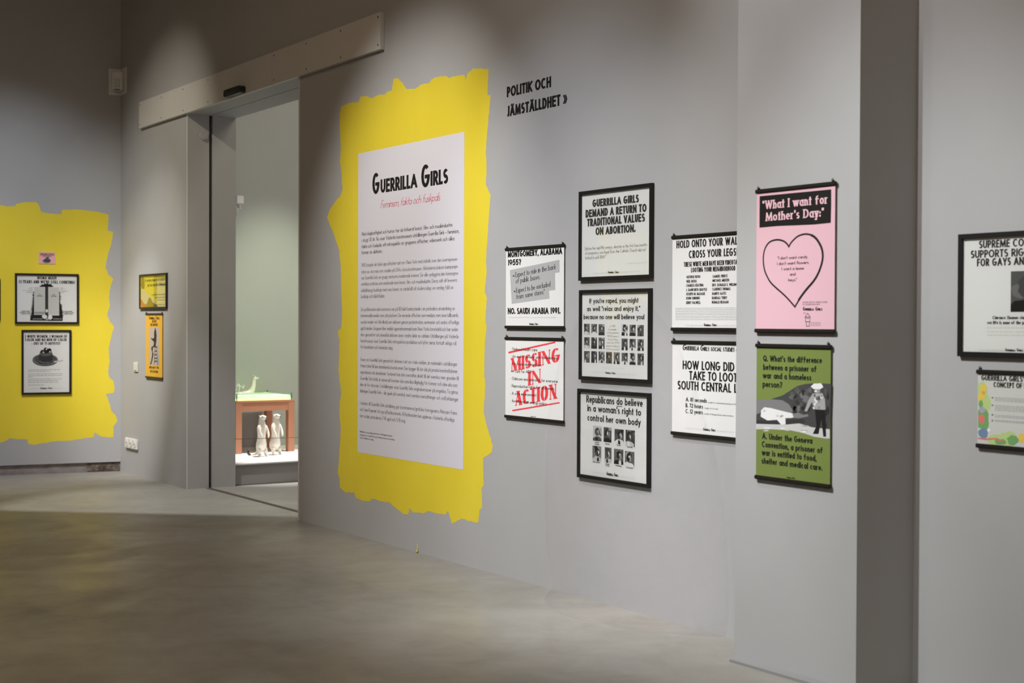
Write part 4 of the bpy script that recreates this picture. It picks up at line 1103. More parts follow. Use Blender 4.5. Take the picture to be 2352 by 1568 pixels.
  ('#poly', [(0.4054, 0.2742), (0.404, 0.2697), (0.402, 0.2623), (0.3987, 0.2589), (0.3936, 0.2654), (0.391, 0.2707), (0.3933, 0.2815), (0.3976, 0.2894), (0.4005, 0.2812), (0.4022, 0.2869), (0.4089, 0.2788)], 'g30', 2),
  ('#poly', [(0.4289, 0.3026), (0.4318, 0.292), (0.4269, 0.2919), (0.4236, 0.2852), (0.4213, 0.2871), (0.42, 0.2991), (0.4213, 0.3084), (0.4205, 0.3177), (0.4257, 0.3232), (0.4297, 0.3146), (0.4332, 0.3071)], 'g15', 2),
  ('#poly', [(0.4308, 0.3455), (0.4273, 0.3372), (0.4266, 0.3257), (0.4224, 0.3248), (0.4192, 0.338), (0.4207, 0.344), (0.4168, 0.3518), (0.4198, 0.3625), (0.4247, 0.362), (0.4293, 0.3575), (0.4329, 0.3497)], 'g30', 2),
  ('#poly', [(0.4182, 0.2452), (0.4167, 0.2337), (0.4147, 0.2261), (0.4101, 0.2314), (0.4054, 0.2339), (0.4045, 0.2432), (0.4054, 0.2537), (0.4075, 0.2534), (0.4119, 0.2543), (0.4153, 0.2534), (0.418, 0.2507)], 'g15', 2),
  ('#poly', [(0.4298, 0.363), (0.4292, 0.3585), (0.4267, 0.3438), (0.422, 0.3504), (0.4207, 0.3501), (0.416, 0.361), (0.4203, 0.3704), (0.4209, 0.3759), (0.4243, 0.3836), (0.4265, 0.3714), (0.4275, 0.3679)], 'g15', 2),
  ('#poly', [(0.4168, 0.3852), (0.4158, 0.3755), (0.412, 0.3688), (0.4082, 0.3671), (0.4037, 0.3763), (0.4035, 0.3831), (0.4016, 0.3925), (0.4046, 0.3917), (0.4095, 0.4029), (0.414, 0.3906), (0.4174, 0.3893)], 'g30', 2),
  ('#poly', [(0.4167, 0.2914), (0.4157, 0.2792), (0.4133, 0.2807), (0.4098, 0.283), (0.4071, 0.2782), (0.4052, 0.2887), (0.4065, 0.2996), (0.4066, 0.3025), (0.4112, 0.3047), (0.4165, 0.3047), (0.4157, 0.2937)], 'g15', 2),
  ('#poly', [(0.4174, 0.2997), (0.4185, 0.2894), (0.416, 0.2813), (0.4117, 0.2881), (0.4081, 0.2907), (0.408, 0.297), (0.4082, 0.306), (0.4106, 0.3064), (0.4136, 0.3072), (0.4156, 0.3158), (0.4216, 0.3057)], 'g15', 2),
  ('#poly', [(0.4119, 0.2757), (0.4106, 0.2646), (0.4056, 0.2588), (0.402, 0.2555), (0.3993, 0.2667), (0.398, 0.2728), (0.4001, 0.2798), (0.4007, 0.2898), (0.404, 0.283), (0.4059, 0.2914), (0.4073, 0.2814)], 'g12', 2),
  ('#poly', [(0.1288, 0.2788), (0.1275, 0.2769), (0.1249, 0.2749), (0.1194, 0.2725), (0.1108, 0.2741), (0.1157, 0.2774), (0.1163, 0.2809), (0.1154, 0.2822), (0.1219, 0.2842), (0.1292, 0.2827), (0.1275, 0.2798)], 'g88', 5),
  ('#poly', [(0.2114, 0.2741), (0.2076, 0.2711), (0.206, 0.2699), (0.2001, 0.2687), (0.1925, 0.2701), (0.1889, 0.2723), (0.1931, 0.275), (0.1983, 0.276), (0.2021, 0.2795), (0.2054, 0.2784), (0.2088, 0.2752)], 'g88', 5),
  ('#poly', [(0.1374, 0.2671), (0.1413, 0.2643), (0.1344, 0.2635), (0.1289, 0.2607), (0.1256, 0.2626), (0.1209, 0.2656), (0.1248, 0.2679), (0.1272, 0.2692), (0.1317, 0.2701), (0.1358, 0.2695), (0.1413, 0.2685)], 'g75', 5),
  ('#poly', [(0.1681, 0.2671), (0.1599, 0.2645), (0.158, 0.2607), (0.1525, 0.2603), (0.1467, 0.2621), (0.1434, 0.2653), (0.1492, 0.2689), (0.1528, 0.269), (0.1563, 0.272), (0.1623, 0.2716), (0.1684, 0.2684)], 'g60', 5),
  ('#poly', [(0.149, 0.2743), (0.1517, 0.2723), (0.1469, 0.2685), (0.1418, 0.2703), (0.137, 0.2695), (0.1382, 0.2731), (0.1311, 0.2754), (0.1397, 0.2772), (0.1446, 0.2773), (0.1522, 0.2785), (0.1563, 0.2757)], 'g88', 5),
  ('#poly', [(0.1411, 0.2694), (0.1449, 0.2674), (0.1373, 0.265), (0.1329, 0.2638), (0.1274, 0.2648), (0.1253, 0.2677), (0.1279, 0.27), (0.1288, 0.2722), (0.1359, 0.2736), (0.1404, 0.2719), (0.1467, 0.2711)], 'g88', 5),
  ('#poly', [(0.1412, 0.2734), (0.1344, 0.2702), (0.1349, 0.2693), (0.1287, 0.2682), (0.1203, 0.2701), (0.1193, 0.2713), (0.1246, 0.2737), (0.1268, 0.2762), (0.1307, 0.2776), (0.1389, 0.278), (0.1423, 0.2749)], 'g88', 5),
  ('#poly', [(0.1931, 0.2645), (0.1946, 0.2628), (0.1894, 0.2585), (0.1825, 0.2603), (0.1777, 0.2597), (0.1751, 0.2629), (0.1745, 0.2662), (0.1824, 0.269), (0.1866, 0.2683), (0.1917, 0.2667), (0.191, 0.266)], 'g88', 5),
  ('#poly', [(0.1223, 0.2791), (0.1221, 0.2773), (0.1175, 0.2745), (0.1107, 0.2737), (0.1082, 0.2744), (0.1025, 0.2775), (0.1074, 0.2804), (0.1063, 0.2814), (0.1136, 0.2836), (0.1186, 0.2837), (0.1204, 0.2805)], 'g88', 5),
  ('#poly', [(0.0628, 0.2843), (0.0588, 0.2821), (0.0532, 0.2778), (0.0477, 0.2776), (0.0437, 0.2794), (0.0429, 0.2824), (0.0384, 0.2848), (0.0463, 0.2878), (0.0504, 0.2899), (0.0577, 0.288), (0.0587, 0.2856)], 'g75', 5),
  ('#poly', [(0.0786, 0.2774), (0.07, 0.2747), (0.0677, 0.2723), (0.0635, 0.2735), (0.056, 0.2737), (0.0565, 0.2757), (0.0567, 0.2783), (0.0599, 0.2788), (0.0662, 0.28), (0.0707, 0.2814), (0.0781, 0.2789)], 'g88', 5),
  ('#poly', [(0.1438, 0.2746), (0.1355, 0.2713), (0.1326, 0.269), (0.128, 0.2686), (0.1231, 0.2694), (0.1249, 0.2727), (0.1242, 0.2761), (0.1262, 0.2769), (0.1306, 0.2787), (0.1371, 0.2786), (0.1413, 0.276)], 'g75', 5),
  ('#poly', [(0.1916, 0.2748), (0.1945, 0.2729), (0.1861, 0.2697), (0.1815, 0.2702), (0.179, 0.2699), (0.178, 0.2732), (0.1774, 0.2756), (0.1795, 0.2769), (0.1848, 0.2778), (0.1885, 0.2777), (0.1955, 0.2758)], 'g88', 5),
  ('#poly', [(0.1038, 0.2747), (0.0944, 0.272), (0.0941, 0.2708), (0.0881, 0.2676), (0.0804, 0.2691), (0.0829, 0.2728), (0.0827, 0.2759), (0.0837, 0.2781), (0.0907, 0.2791), (0.0971, 0.2769), (0.101, 0.2754)], 'g88', 5),
  ('#poly', [(0.3652, 0.3637), (0.3649, 0.3606), (0.3632, 0.3574), (0.3595, 0.361), (0.3577, 0.3613), (0.358, 0.3661), (0.3608, 0.3699), (0.3636, 0.3673), (0.3656, 0.3657)], 'g75', 5),
  ('#poly', [(0.3634, 0.3582), (0.3644, 0.3539), (0.3617, 0.3514), (0.3584, 0.3551), (0.3573, 0.3554), (0.3553, 0.3598), (0.3589, 0.3637), (0.3618, 0.3635), (0.3634, 0.36)], 'g45', 5),
  ('#poly', [(0.3976, 0.3575), (0.3959, 0.3533), (0.3935, 0.353), (0.3909, 0.3518), (0.3861, 0.356), (0.3895, 0.3582), (0.3911, 0.3618), (0.3936, 0.3635), (0.395, 0.3619)], 'g75', 5),
  ('#poly', [(0.3541, 0.3456), (0.3566, 0.3427), (0.3526, 0.338), (0.3488, 0.3427), (0.3466, 0.3428), (0.3472, 0.3467), (0.3483, 0.3518), (0.3522, 0.353), (0.3561, 0.3505)], 'g88', 5),
  ('#poly', [(0.3826, 0.3527), (0.3789, 0.3477), (0.3773, 0.3485), (0.3754, 0.3464), (0.3706, 0.3504), (0.3711, 0.3545), (0.3735, 0.3589), (0.3777, 0.3581), (0.3787, 0.3549)], 'g45', 5),
  ('#poly', [(0.3778, 0.3157), (0.3791, 0.3115), (0.3751, 0.3077), (0.3724, 0.3086), (0.3679, 0.3141), (0.3718, 0.317), (0.3725, 0.3195), (0.3749, 0.322), (0.3765, 0.3192)], 'g45', 5),
  ('#poly', [(0.3497, 0.3109), (0.3488, 0.3083), (0.3448, 0.3051), (0.3427, 0.3072), (0.3404, 0.3088), (0.3379, 0.3129), (0.3413, 0.3163), (0.3449, 0.3137), (0.3468, 0.3149)], 'g88', 5),
  ('#poly', [(0.3705, 0.3552), (0.3657, 0.3508), (0.3643, 0.3476), (0.361, 0.3487), (0.3571, 0.3524), (0.3571, 0.3559), (0.362, 0.3573), (0.364, 0.3617), (0.3681, 0.3578)], 'g75', 5),
  ('#poly', [(0.3798, 0.3396), (0.3787, 0.3353), (0.3761, 0.3353), (0.3734, 0.3361), (0.3726, 0.3383), (0.3707, 0.3412), (0.372, 0.3438), (0.3764, 0.3425), (0.3798, 0.3437)], 'g45', 5),
  ('#poly', [(0.3658, 0.3511), (0.3669, 0.3472), (0.3628, 0.3439), (0.3592, 0.3466), (0.3557, 0.3493), (0.3562, 0.3534), (0.3603, 0.3542), (0.3625, 0.3573), (0.3656, 0.3541)], 'g30', 5),
  ('#poly', [(0.3903, 0.358), (0.3905, 0.3539), (0.3865, 0.3523), (0.3822, 0.3527), (0.3825, 0.3552), (0.3795, 0.3593), (0.3838, 0.3612), (0.3864, 0.3615), (0.388, 0.3628)], 'g88', 5),
  ('#poly', [(0.3553, 0.3646), (0.3513, 0.3593), (0.3493, 0.3606), (0.3463, 0.3582), (0.3426, 0.3626), (0.3455, 0.3652), (0.3452, 0.3703), (0.3496, 0.3689), (0.354, 0.3672)], 'g30', 5),
  ('#poly', [(0.3522, 0.3226), (0.3497, 0.3181), (0.3482, 0.3161), (0.3446, 0.3188), (0.3425, 0.3207), (0.3414, 0.3244), (0.3444, 0.3262), (0.3477, 0.33), (0.3491, 0.3266)], 'g75', 5),
  ('#poly', [(0.3584, 0.3294), (0.3553, 0.3273), (0.3524, 0.3239), (0.3478, 0.3254), (0.3485, 0.3278), (0.3465, 0.3309), (0.349, 0.3352), (0.3527, 0.3324), (0.3552, 0.3324)], 'g88', 5),
  ('#poly', [(0.3947, 0.3615), (0.3933, 0.3593), (0.3898, 0.3535), (0.3874, 0.3557), (0.3857, 0.3593), (0.3837, 0.3621), (0.3872, 0.3653), (0.3899, 0.3664), (0.3923, 0.3655)], 'g45', 5),
  ('#poly', [(0.3638, 0.3393), (0.3641, 0.3356), (0.3601, 0.3322), (0.3559, 0.3366), (0.3536, 0.3368), (0.3538, 0.3409), (0.3557, 0.3416), (0.3597, 0.3459), (0.3623, 0.344)], 'g88', 5),
  ('#poly', [(0.2033, 0.2102), (0.2078, 0.2093), (0.1959, 0.2065), (0.1855, 0.2059), (0.1739, 0.2076), (0.1784, 0.2094), (0.1818, 0.2116), (0.1954, 0.2138), (0.2003, 0.2125)], 'g75', 4),
  ('#poly', [(0.2951, 0.2271), (0.2904, 0.2255), (0.279, 0.2227), (0.2684, 0.2233), (0.2607, 0.2239), (0.2525, 0.2258), (0.2685, 0.2274), (0.2793, 0.2286), (0.2845, 0.2276)], 'g75', 4),
  ('#poly', [(0.0394, 0.2097), (0.039, 0.2084), (0.0212, 0.2049), (0.0083, 0.2055), (0.0029, 0.206), (-0.0067, 0.2084), (0.004, 0.21), (0.0219, 0.2112), (0.0269, 0.2107)], 'g75', 4),
  ('#poly', [(0.1833, 0.2296), (0.1827, 0.2269), (0.1693, 0.2255), (0.1595, 0.2253), (0.1393, 0.2257), (0.1553, 0.2289), (0.1534, 0.2294), (0.1713, 0.2327), (0.1836, 0.2321)], 'g75', 4),
  ('#poly', [(0.3161, 0.214), (0.3087, 0.2115), (0.2953, 0.2101), (0.2793, 0.2082), (0.2738, 0.2104), (0.2643, 0.2118), (0.2767, 0.2147), (0.2932, 0.2161), (0.3062, 0.2151)], 'g60', 4),
  ('#poly', [(0.0775, 0.1992), (0.0734, 0.1963), (0.0631, 0.1953), (0.0468, 0.1946), (0.0424, 0.1961), (0.0478, 0.1981), (0.053, 0.1998), (0.0632, 0.2007), (0.0787, 0.202)], 'g75', 4),
  ('#poly', [(0.1756, 0.2151), (0.1777, 0.2139), (0.1671, 0.2125), (0.1567, 0.2102), (0.1489, 0.2127), (0.1497, 0.2143), (0.1501, 0.216), (0.1665, 0.2167), (0.1766, 0.2163)], 'g88', 4),
  ('#poly', [(0.3061, 0.2104), (0.2962, 0.207), (0.2928, 0.2051), (0.2739, 0.205), (0.2667, 0.2068), (0.2702, 0.209), (0.2812, 0.2104), (0.2909, 0.2136), (0.2967, 0.2115)], 'g88', 4),
  ('#poly', [(0.3178, 0.2343), (0.3083, 0.2313), (0.2964, 0.2296), (0.2825, 0.2296), (0.2742, 0.2307), (0.272, 0.2329), (0.2889, 0.2356), (0.2972, 0.2362), (0.3127, 0.2362)], 'g60', 4),
  ('#poly', [(0.0892, 0.2112), (0.0918, 0.2096), (0.0751, 0.2078), (0.0568, 0.2059), (0.0502, 0.2079), (0.0432, 0.2097), (0.0653, 0.2118), (0.0773, 0.2124), (0.088, 0.2129)], 'g88', 4),
  ('#poly', [(0.3638, 0.3599), (0.3781, 0.3632), (0.3831, 0.3476), (0.3687, 0.3434)], 'g30', 6),
  ('#poly', [(0.3467, 0.3847), (0.3611, 0.3871), (0.3636, 0.3802), (0.3492, 0.3769)], 'g88', 6),
  ('G', 0.19, 0.0035, 0.1953, 0.0035, 0.0072, 'initial', 'ink'),
  ('UERRILLA', 0.196, 0.0038, 0.217, 0.0038, 0.0048, 'xbold', 'ink'),
  ('G', 0.2205, 0.0041, 0.2265, 0.0041, 0.0072, 'initial', 'ink'),
  ('IRLS', 0.2272, 0.0042, 0.2376, 0.0042, 0.0047, 'xbold', 'ink'),
 ],
 'sup': [
  ('SUPREME COURT JUSTICE', 0.0747, 0.4049, 0.2807, 0.4049, 0.0299, 'bold', 'ink', 'SUPREME CO'),
  ('SUPPORTS RIGHT TO PRIVACY', 0.0359, 0.3679, 0.281, 0.3679, 0.03, 'bold', 'ink', 'SUPPORTS RIG'),
  ('FOR GAYS AND LESBIANS.', 0.0659, 0.3347, 0.2814, 0.3347, 0.03, 'bold', 'ink', 'FOR GAYS AN'),
  ('#portrait', 0.2232, 0.1557, 0.3898, 0.311),
  ('Clarence Thomas claims his', 0.1409, 0.1284, 0.2835, 0.1284, 0.0119, 'slab', 'ink', 'Clarence Thomas cla'),
  ("sex life is none of the public's", 0.1158, 0.1093, 0.2837, 0.1093, 0.012, 'slab', 'ink', 'sex life is none of the p'),
  ('#bar', 0.1159, 0.0915, 0.4311, 0.0067, 'lgrey'),
  ('#bar', 0.1161, 0.0762, 0.4312, 0.0067, 'lgrey'),
  ('#bar', 0.1162, 0.0632, 0.4314, 0.0067, 'lgrey'),
  ('A PUBLIC SERVICE MESSAGE FROM', 0.0766, 0.0038, 0.1959, 0.0038, 0.0054, 'thin', 'grey'),
  ('G', 0.2008, 0.0047, 0.2099, 0.0047, 0.0119, 'initial', 'ink'),
  ('UERRILLA', 0.2111, 0.0048, 0.247, 0.0048, 0.0079, 'xbold', 'ink'),
  ('G', 0.253, 0.005, 0.2631, 0.005, 0.0119, 'initial', 'ink'),
  ('IRLS', 0.2643, 0.005, 0.282, 0.005, 0.0078, 'xbold', 'ink'),
 ],
 'conc': [
  ("GUERRILLA GIRLS' EXPLODE THE", 0.0165, 0.2479, 0.2052, 0.2479, 0.0204, 'bold', 'ink', 'GUERRILLA GIRLS'),
  ('CONCEPT OF NATURAL LAW.', 0.0742, 0.223, 0.2034, 0.223, 0.0203, 'bold', 'ink', 'CONCEPT OF'),
  ('#bar', 0.0804, 0.1804, 0.2926, 0.0048, 'grey'),
  ('#bar', 0.0805, 0.1745, 0.2927, 0.0048, 'grey'),
  ('#bar', 0.0805, 0.1686, 0.2927, 0.0048, 'grey'),
  ('#bar', 0.0807, 0.1496, 0.2929, 0.0048, 'grey'),
  ('#bar', 0.0808, 0.1437, 0.293, 0.0048, 'grey'),
  ('#bar', 0.0808, 0.1378, 0.293, 0.0048, 'grey'),
  ('#bar', 0.0809, 0.1318, 0.2931, 0.0048, 'grey'),
  ('#bar', 0.0811, 0.1123, 0.2933, 0.0048, 'grey'),
  ('#bar', 0.0812, 0.1064, 0.2934, 0.0048, 'grey'),
  ('#bar', 0.0813, 0.0933, 0.2935, 0.0048, 'grey'),
  ('#bar', 0.0814, 0.0886, 0.2935, 0.0048, 'grey'),
  ('#poly', [(0.0659, 0.1791), (0.0724, 0.1791), (0.0724, 0.1839), (0.0659, 0.1839)], 'ink', 2),
  ('#poly', [(0.0662, 0.1501), (0.0727, 0.1501), (0.0727, 0.155), (0.0662, 0.155)], 'ink', 2),
  ('#poly', [(0.0666, 0.1127), (0.0731, 0.1127), (0.0731, 0.1176), (0.0666, 0.1176)], 'ink', 2),
  ('#poly', [(0.0668, 0.0904), (0.0733, 0.0904), (0.0733, 0.0952), (0.0668, 0.0952)], 'ink', 2),
  ('#poly', [(0.0468, 0.1968), (0.0424, 0.1808), (0.0349, 0.161), (0.0265, 0.1485), (0.0126, 0.1556), (0.002, 0.1609), (0.0018, 0.1788), (0.0016, 0.1948), (0.0014, 0.2175), (0.0012, 0.2357), (0.0103, 0.2376), (0.0237, 0.2457), (0.0362, 0.233), (0.0449, 0.2154)], 'palegreen', 1),
  ('#poly', [(0.0632, 0.1613), (0.0609, 0.1446), (0.0531, 0.1316), (0.045, 0.1252), (0.0365, 0.1224), (0.0301, 0.1341), (0.023, 0.1425), (0.0232, 0.1593), (0.0233, 0.1746), (0.0285, 0.1884), (0.0356, 0.1956), (0.0448, 0.1952), (0.0519, 0.1862), (0.0591, 0.1748)], 'palegreen', 1),
  ('#poly', [(0.0508, 0.1001), (0.053, 0.0798), (0.0425, 0.0598), (0.0299, 0.0547), (0.0157, 0.0599), (0.003, 0.0615), (0.0028, 0.0798), (0.0026, 0.0973), (0.0024, 0.1211), (0.0023, 0.1281), (0.0165, 0.1463), (0.0301, 0.1399), (0.0393, 0.1363), (0.0521, 0.1186)], 'leaf', 1),
  ('#poly', [(0.0448, 0.2179), (0.0407, 0.2107), (0.0363, 0.2052), (0.0311, 0.2011), (0.0239, 0.2018), (0.0184, 0.2072), (0.0101, 0.2113), (0.0115, 0.2166), (0.0099, 0.2217), (0.0149, 0.2284), (0.0228, 0.2308), (0.0308, 0.2325), (0.0361, 0.2296), (0.0418, 0.2236)], 'flowery', 3),
  ('#poly', [(0.0332, 0.1841), (0.031, 0.1767), (0.0239, 0.1721), (0.0194, 0.1669), (0.0108, 0.1641), (0.0058, 0.1697), (0.0018, 0.1749), (0.0018, 0.1826), (0.0017, 0.1905), (0.0034, 0.196), (0.0111, 0.1992), (0.0181, 0.1969), (0.0269, 0.1984), (0.031, 0.1921)], 'flowery', 3),
  ('#poly', [(0.0356, 0.1993), (0.0331, 0.1967), (0.0323, 0.1927), (0.0287, 0.193), (0.026, 0.1913), (0.0228, 0.1935), (0.0216, 0.1956), (0.0203, 0.1987), (0.0198, 0.2022), (0.0228, 0.2043), (0.0256, 0.2064), (0.0288, 0.2056), (0.0317, 0.2049), (0.0337, 0.2021)], 'orange', 4),
  ('#poly', [(0.025, 0.1533), (0.0235, 0.1446), (0.021, 0.14), (0.0175, 0.1386), (0.0136, 0.1366), (0.0096, 0.1373), (0.0075, 0.1458), (0.0038, 0.1523), (0.0066, 0.1608), (0.0086, 0.1672), (0.0132, 0.1677), (0.0175, 0.1733), (0.0214, 0.1648), (0.0245, 0.1618)], 'leaf', 3),
  ('#poly', [(0.0388, 0.1328), (0.0372, 0.1276), (0.032, 0.1237), (0.026, 0.1197), (0.0189, 0.1198), (0.0129, 0.1206), (0.0093, 0.126), (0.0045, 0.131), (0.0099, 0.136), (0.0116, 0.1407), (0.0197, 0.1428), (0.0259, 0.1441), (0.032, 0.1406), (0.0346, 0.138)], 'lilac', 3),
  ('#poly', [(0.0333, 0.0979), (0.0325, 0.0904), (0.0307, 0.0836), (0.0233, 0.0772), (0.0165, 0.0784), (0.01, 0.0841), (0.0057, 0.0885), (0.0056, 0.0963), (0.0029, 0.1029), (0.0099, 0.1127), (0.016, 0.1118), (0.0223, 0.1157), (0.0287, 0.1112), (0.0342, 0.1049)], 'rose', 4),
  ('#poly', [(0.053, 0.0761), (0.0506, 0.0655), (0.0459, 0.0557), (0.0409, 0.0528), (0.0352, 0.0498), (0.0291, 0.0563), (0.0262, 0.0658), (0.0243, 0.0743), (0.0251, 0.0835), (0.031, 0.0906), (0.035, 0.0991), (0.0404, 0.0946), (0.0449, 0.0935), (0.0495, 0.0864)], 'leaf', 3),
  ('#poly', [(0.0484, 0.0425), (0.0471, 0.033), (0.0431, 0.0251), (0.0334, 0.0215), (0.0219, 0.0209), (0.0135, 0.0263), (0.0069, 0.032), (0.0037, 0.0395), (0.0039, 0.0484), (0.011, 0.0535), (0.0211, 0.0592), (0.032, 0.0602), (0.0447, 0.059), (0.0492, 0.0496)], 'blue', 4),
  ('#poly', [(0.0609, 0.0554), (0.0597, 0.0519), (0.0573, 0.0489), (0.0542, 0.0475), (0.0515, 0.0469), (0.0487, 0.0492), (0.0469, 0.0516), (0.0448, 0.0543), (0.0469, 0.0578), (0.0483, 0.0596), (0.0511, 0.0608), (0.0545, 0.0612), (0.0573, 0.0614), (0.0597, 0.0587)], 'white2', 5),
  ('#poly', [(0.1242, 0.0236), (0.1278, 0.0141), (0.1138, 0.0097), (0.0957, 0.0046), (0.0781, -0.0014), (0.064, 0.0005), (0.0477, 0.0087), (0.0477, 0.0182), (0.0525, 0.027), (0.0578, 0.0328), (0.0754, 0.0396), (0.096, 0.0411), (0.1082, 0.0402), (0.1175, 0.0317)], 'palegreen', 2),
  ('#poly', [(0.1879, 0.0311), (0.1831, 0.0177), (0.1771, 0.0081), (0.1521, 0.001), (0.1312, -0.0015), (0.1093, 0.0047), (0.1062, 0.0119), (0.0852, 0.0239), (0.1063, 0.0402), (0.1141, 0.0486), (0.131, 0.0507), (0.151, 0.0583), (0.1734, 0.0501), (0.1788, 0.0438)], 'palegreen', 2),
  ('#poly', [(0.1333, 0.0153), (0.136, 0.0095), (0.1248, 0.0042), (0.1138, 0.0032), (0.1005, 0.0017), (0.0901, 0.0024), (0.0854, 0.0073), (0.0816, 0.0115), (0.0833, 0.0169), (0.0881, 0.0221), (0.0999, 0.0231), (0.113, 0.0234), (0.1217, 0.0252), (0.1297, 0.0204)], 'leaf', 3),
  ('#poly', [(0.1939, 0.0256), (0.1875, 0.0174), (0.1782, 0.0107), (0.1699, 0.0039), (0.1574, 0.0032), (0.144, 0.0085), (0.1429, 0.0151), (0.1411, 0.0218), (0.1348, 0.028), (0.1461, 0.0343), (0.1569, 0.0427), (0.1685, 0.0415), (0.1783, 0.0403), (0.1877, 0.0323)], 'leaf', 3),
  ('#poly', [(0.2167, 0.0361), (0.215, 0.0273), (0.2094, 0.0202), (0.2055, 0.0182), (0.1986, 0.0164), (0.1947, 0.021), (0.1897, 0.0257), (0.1892, 0.0341), (0.1897, 0.0405), (0.1937, 0.0502), (0.1992, 0.05), (0.2044, 0.0522), (0.211, 0.0501), (0.215, 0.0433)], 'flowery', 4),
  ('#poly', [(0.2881, 0.0323), (0.2844, 0.0207), (0.281, 0.011), (0.2626, 0.0115), (0.2447, 0.0102), (0.232, 0.0078), (0.2194, 0.0168), (0.2184, 0.0273), (0.2192, 0.0379), (0.2265, 0.0437), (0.2453, 0.0546), (0.2632, 0.0532), (0.2818, 0.049), (0.2899, 0.0433)], 'palegreen', 2),
  ('#poly', [(0.3233, 0.0319), (0.3216, 0.0256), (0.3119, 0.0167), (0.3005, 0.0144), (0.2877, 0.0113), (0.2774, 0.0161), (0.2706, 0.0196), (0.269, 0.028), (0.2726, 0.0351), (0.2763, 0.042), (0.2872, 0.0436), (0.3006, 0.0487), (0.3093, 0.0457), (0.3156, 0.0384)], 'leaf', 3),
  ('#poly', [(0.0019, 0.0229), (0.0422, 0.022), (0.0927, 0.0274), (0.1249, 0.0147), (0.1178, 0.013), (0.0856, 0.0209), (0.0423, 0.016), (0.002, 0.018)], 'rose', 6),
 ],
 'moma': [
  ('MOMA MIA!!!', 0.1868, 0.4144, 0.3662, 0.4144, 0.0304, 'bold', 'ink'),
  ("13 YEARS AND WE'RE STILL COUNTING!", 0.0169, 0.3746, 0.5379, 0.3746, 0.0304, 'bold', 'ink'),
  ('#poly', [(0.1579, 0.3016), (0.1544, 0.2945), (0.1461, 0.2914), (0.153, 0.2835), (0.1456, 0.2804), (0.1572, 0.2726), (0.1359, 0.2668), (0.1516, 0.2616), (0.1381, 0.2594), (0.1503, 0.2507), (0.1423, 0.249), (0.1545, 0.2398), (0.1328, 0.2337), (0.1527, 0.2289), (0.1394, 0.2264), (0.1506, 0.2179), (0.1321, 0.2115), (0.1514, 0.207), (0.1388, 0.2024), (0.149, 0.196), (0.1329, 0.1945), (0.1468, 0.1851), (0.1369, 0.1782), (0.1485, 0.1741), (0.1306, 0.1717), (0.1479, 0.1632), (0.1293, 0.1566), (0.1465, 0.1523), (0.1292, 0.149), (0.1439, 0.1413), (0.1292, 0.1399), (0.141, 0.1304), (0.1237, 0.1298), (0.1383, 0.1194), (0.125, 0.1172), (0.1407, 0.1085), (0.1259, 0.1058), (0.1429, 0.0976), (0.1282, 0.0944), (0.1366, 0.0866), (0.1221, 0.0844), (0.1367, 0.0757), (0.1199, 0.0732), (0.1371, 0.0647), (0.1171, 0.0638), (0.1248, 0.0537), (0.1205, 0.0137), (0.2736, 0.0116), (0.2736, 0.0903), (0.1578, 0.0762)], 'g12', 1),
  ('#poly', [(0.3902, 0.3046), (0.3967, 0.2975), (0.4052, 0.2918), (0.3932, 0.286), (0.4056, 0.2835), (0.3965, 0.2746), (0.4086, 0.2741), (0.3932, 0.2632), (0.4141, 0.2562), (0.3933, 0.2518), (0.4152, 0.2515), (0.3967, 0.2404), (0.4156, 0.2347), (0.3961, 0.229), (0.4156, 0.2244), (0.3936, 0.2175), (0.4081, 0.216), (0.3965, 0.2061), (0.4065, 0.2032), (0.3933, 0.1947), (0.4092, 0.1944), (0.3999, 0.1833), (0.4076, 0.1774), (0.4101, 0.172), (0.4218, 0.1709), (0.407, 0.1603), (0.4246, 0.1585), (0.4145, 0.1487), (0.4214, 0.1471), (0.4115, 0.137), (0.4237, 0.1363), (0.414, 0.1253), (0.4261, 0.1178), (0.4177, 0.1137), (0.4307, 0.1078), (0.417, 0.102), (0.4375, 0.0983), (0.4193, 0.0904), (0.4317, 0.0897), (0.4193, 0.0787), (0.431, 0.0719), (0.4177, 0.067), (0.4352, 0.0664), (0.4263, 0.0554), (0.4237, 0.0104), (0.2736, 0.0098), (0.2736, 0.0903), (0.3919, 0.0776)], 'g12', 1),
  ('#poly', [(0.214, 0.3416), (0.2055, 0.3504), (0.2268, 0.3561), (0.2225, 0.3667), (0.2464, 0.3626), (0.2566, 0.3779), (0.2694, 0.3674), (0.2822, 0.3801), (0.2951, 0.366), (0.3165, 0.3734), (0.3207, 0.3574), (0.3421, 0.3523), (0.3293, 0.3414)], 'g08', 1),
  ('#poly', [(0.26, 0.344), (0.2891, 0.3444), (0.289, 0.0636), (0.2599, 0.0634)], 'g20', 2),
  ('#poly', [(0.1587, 0.0765), (0.2608, 0.0765), (0.2608, 0.3398), (0.1587, 0.3398)], 'lightgrey', 3),
  ('#poly', [(0.289, 0.0701), (0.3919, 0.0701), (0.3919, 0.3389), (0.289, 0.3389)], 'lightgrey', 3),
  ('#poly', [(0.1587, 0.0792), (0.2582, 0.0792), (0.2582, 0.0988), (0.1587, 0.0988)], 'g60', 4),
  ('#poly', [(0.1561, 0.0694), (0.2599, 0.0694), (0.2599, 0.0747), (0.1561, 0.0747)], 'white2', 4),
  ('#poly', [(0.2907, 0.0639), (0.3919, 0.0639), (0.3919, 0.0701), (0.2907, 0.0701)], 'white2', 4),
  ('#poly', [(0.2789, 0.0501), (0.276, 0.0414), (0.2725, 0.035), (0.2619, 0.0306), (0.2502, 0.0317), (0.2411, 0.0359), (0.2364, 0.0408), (0.2305, 0.0498), (0.2314, 0.0597), (0.2425, 0.0675), (0.2511, 0.0695), (0.263, 0.0686), (0.2747, 0.0643), (0.2775, 0.0587)], 'white2', 5),
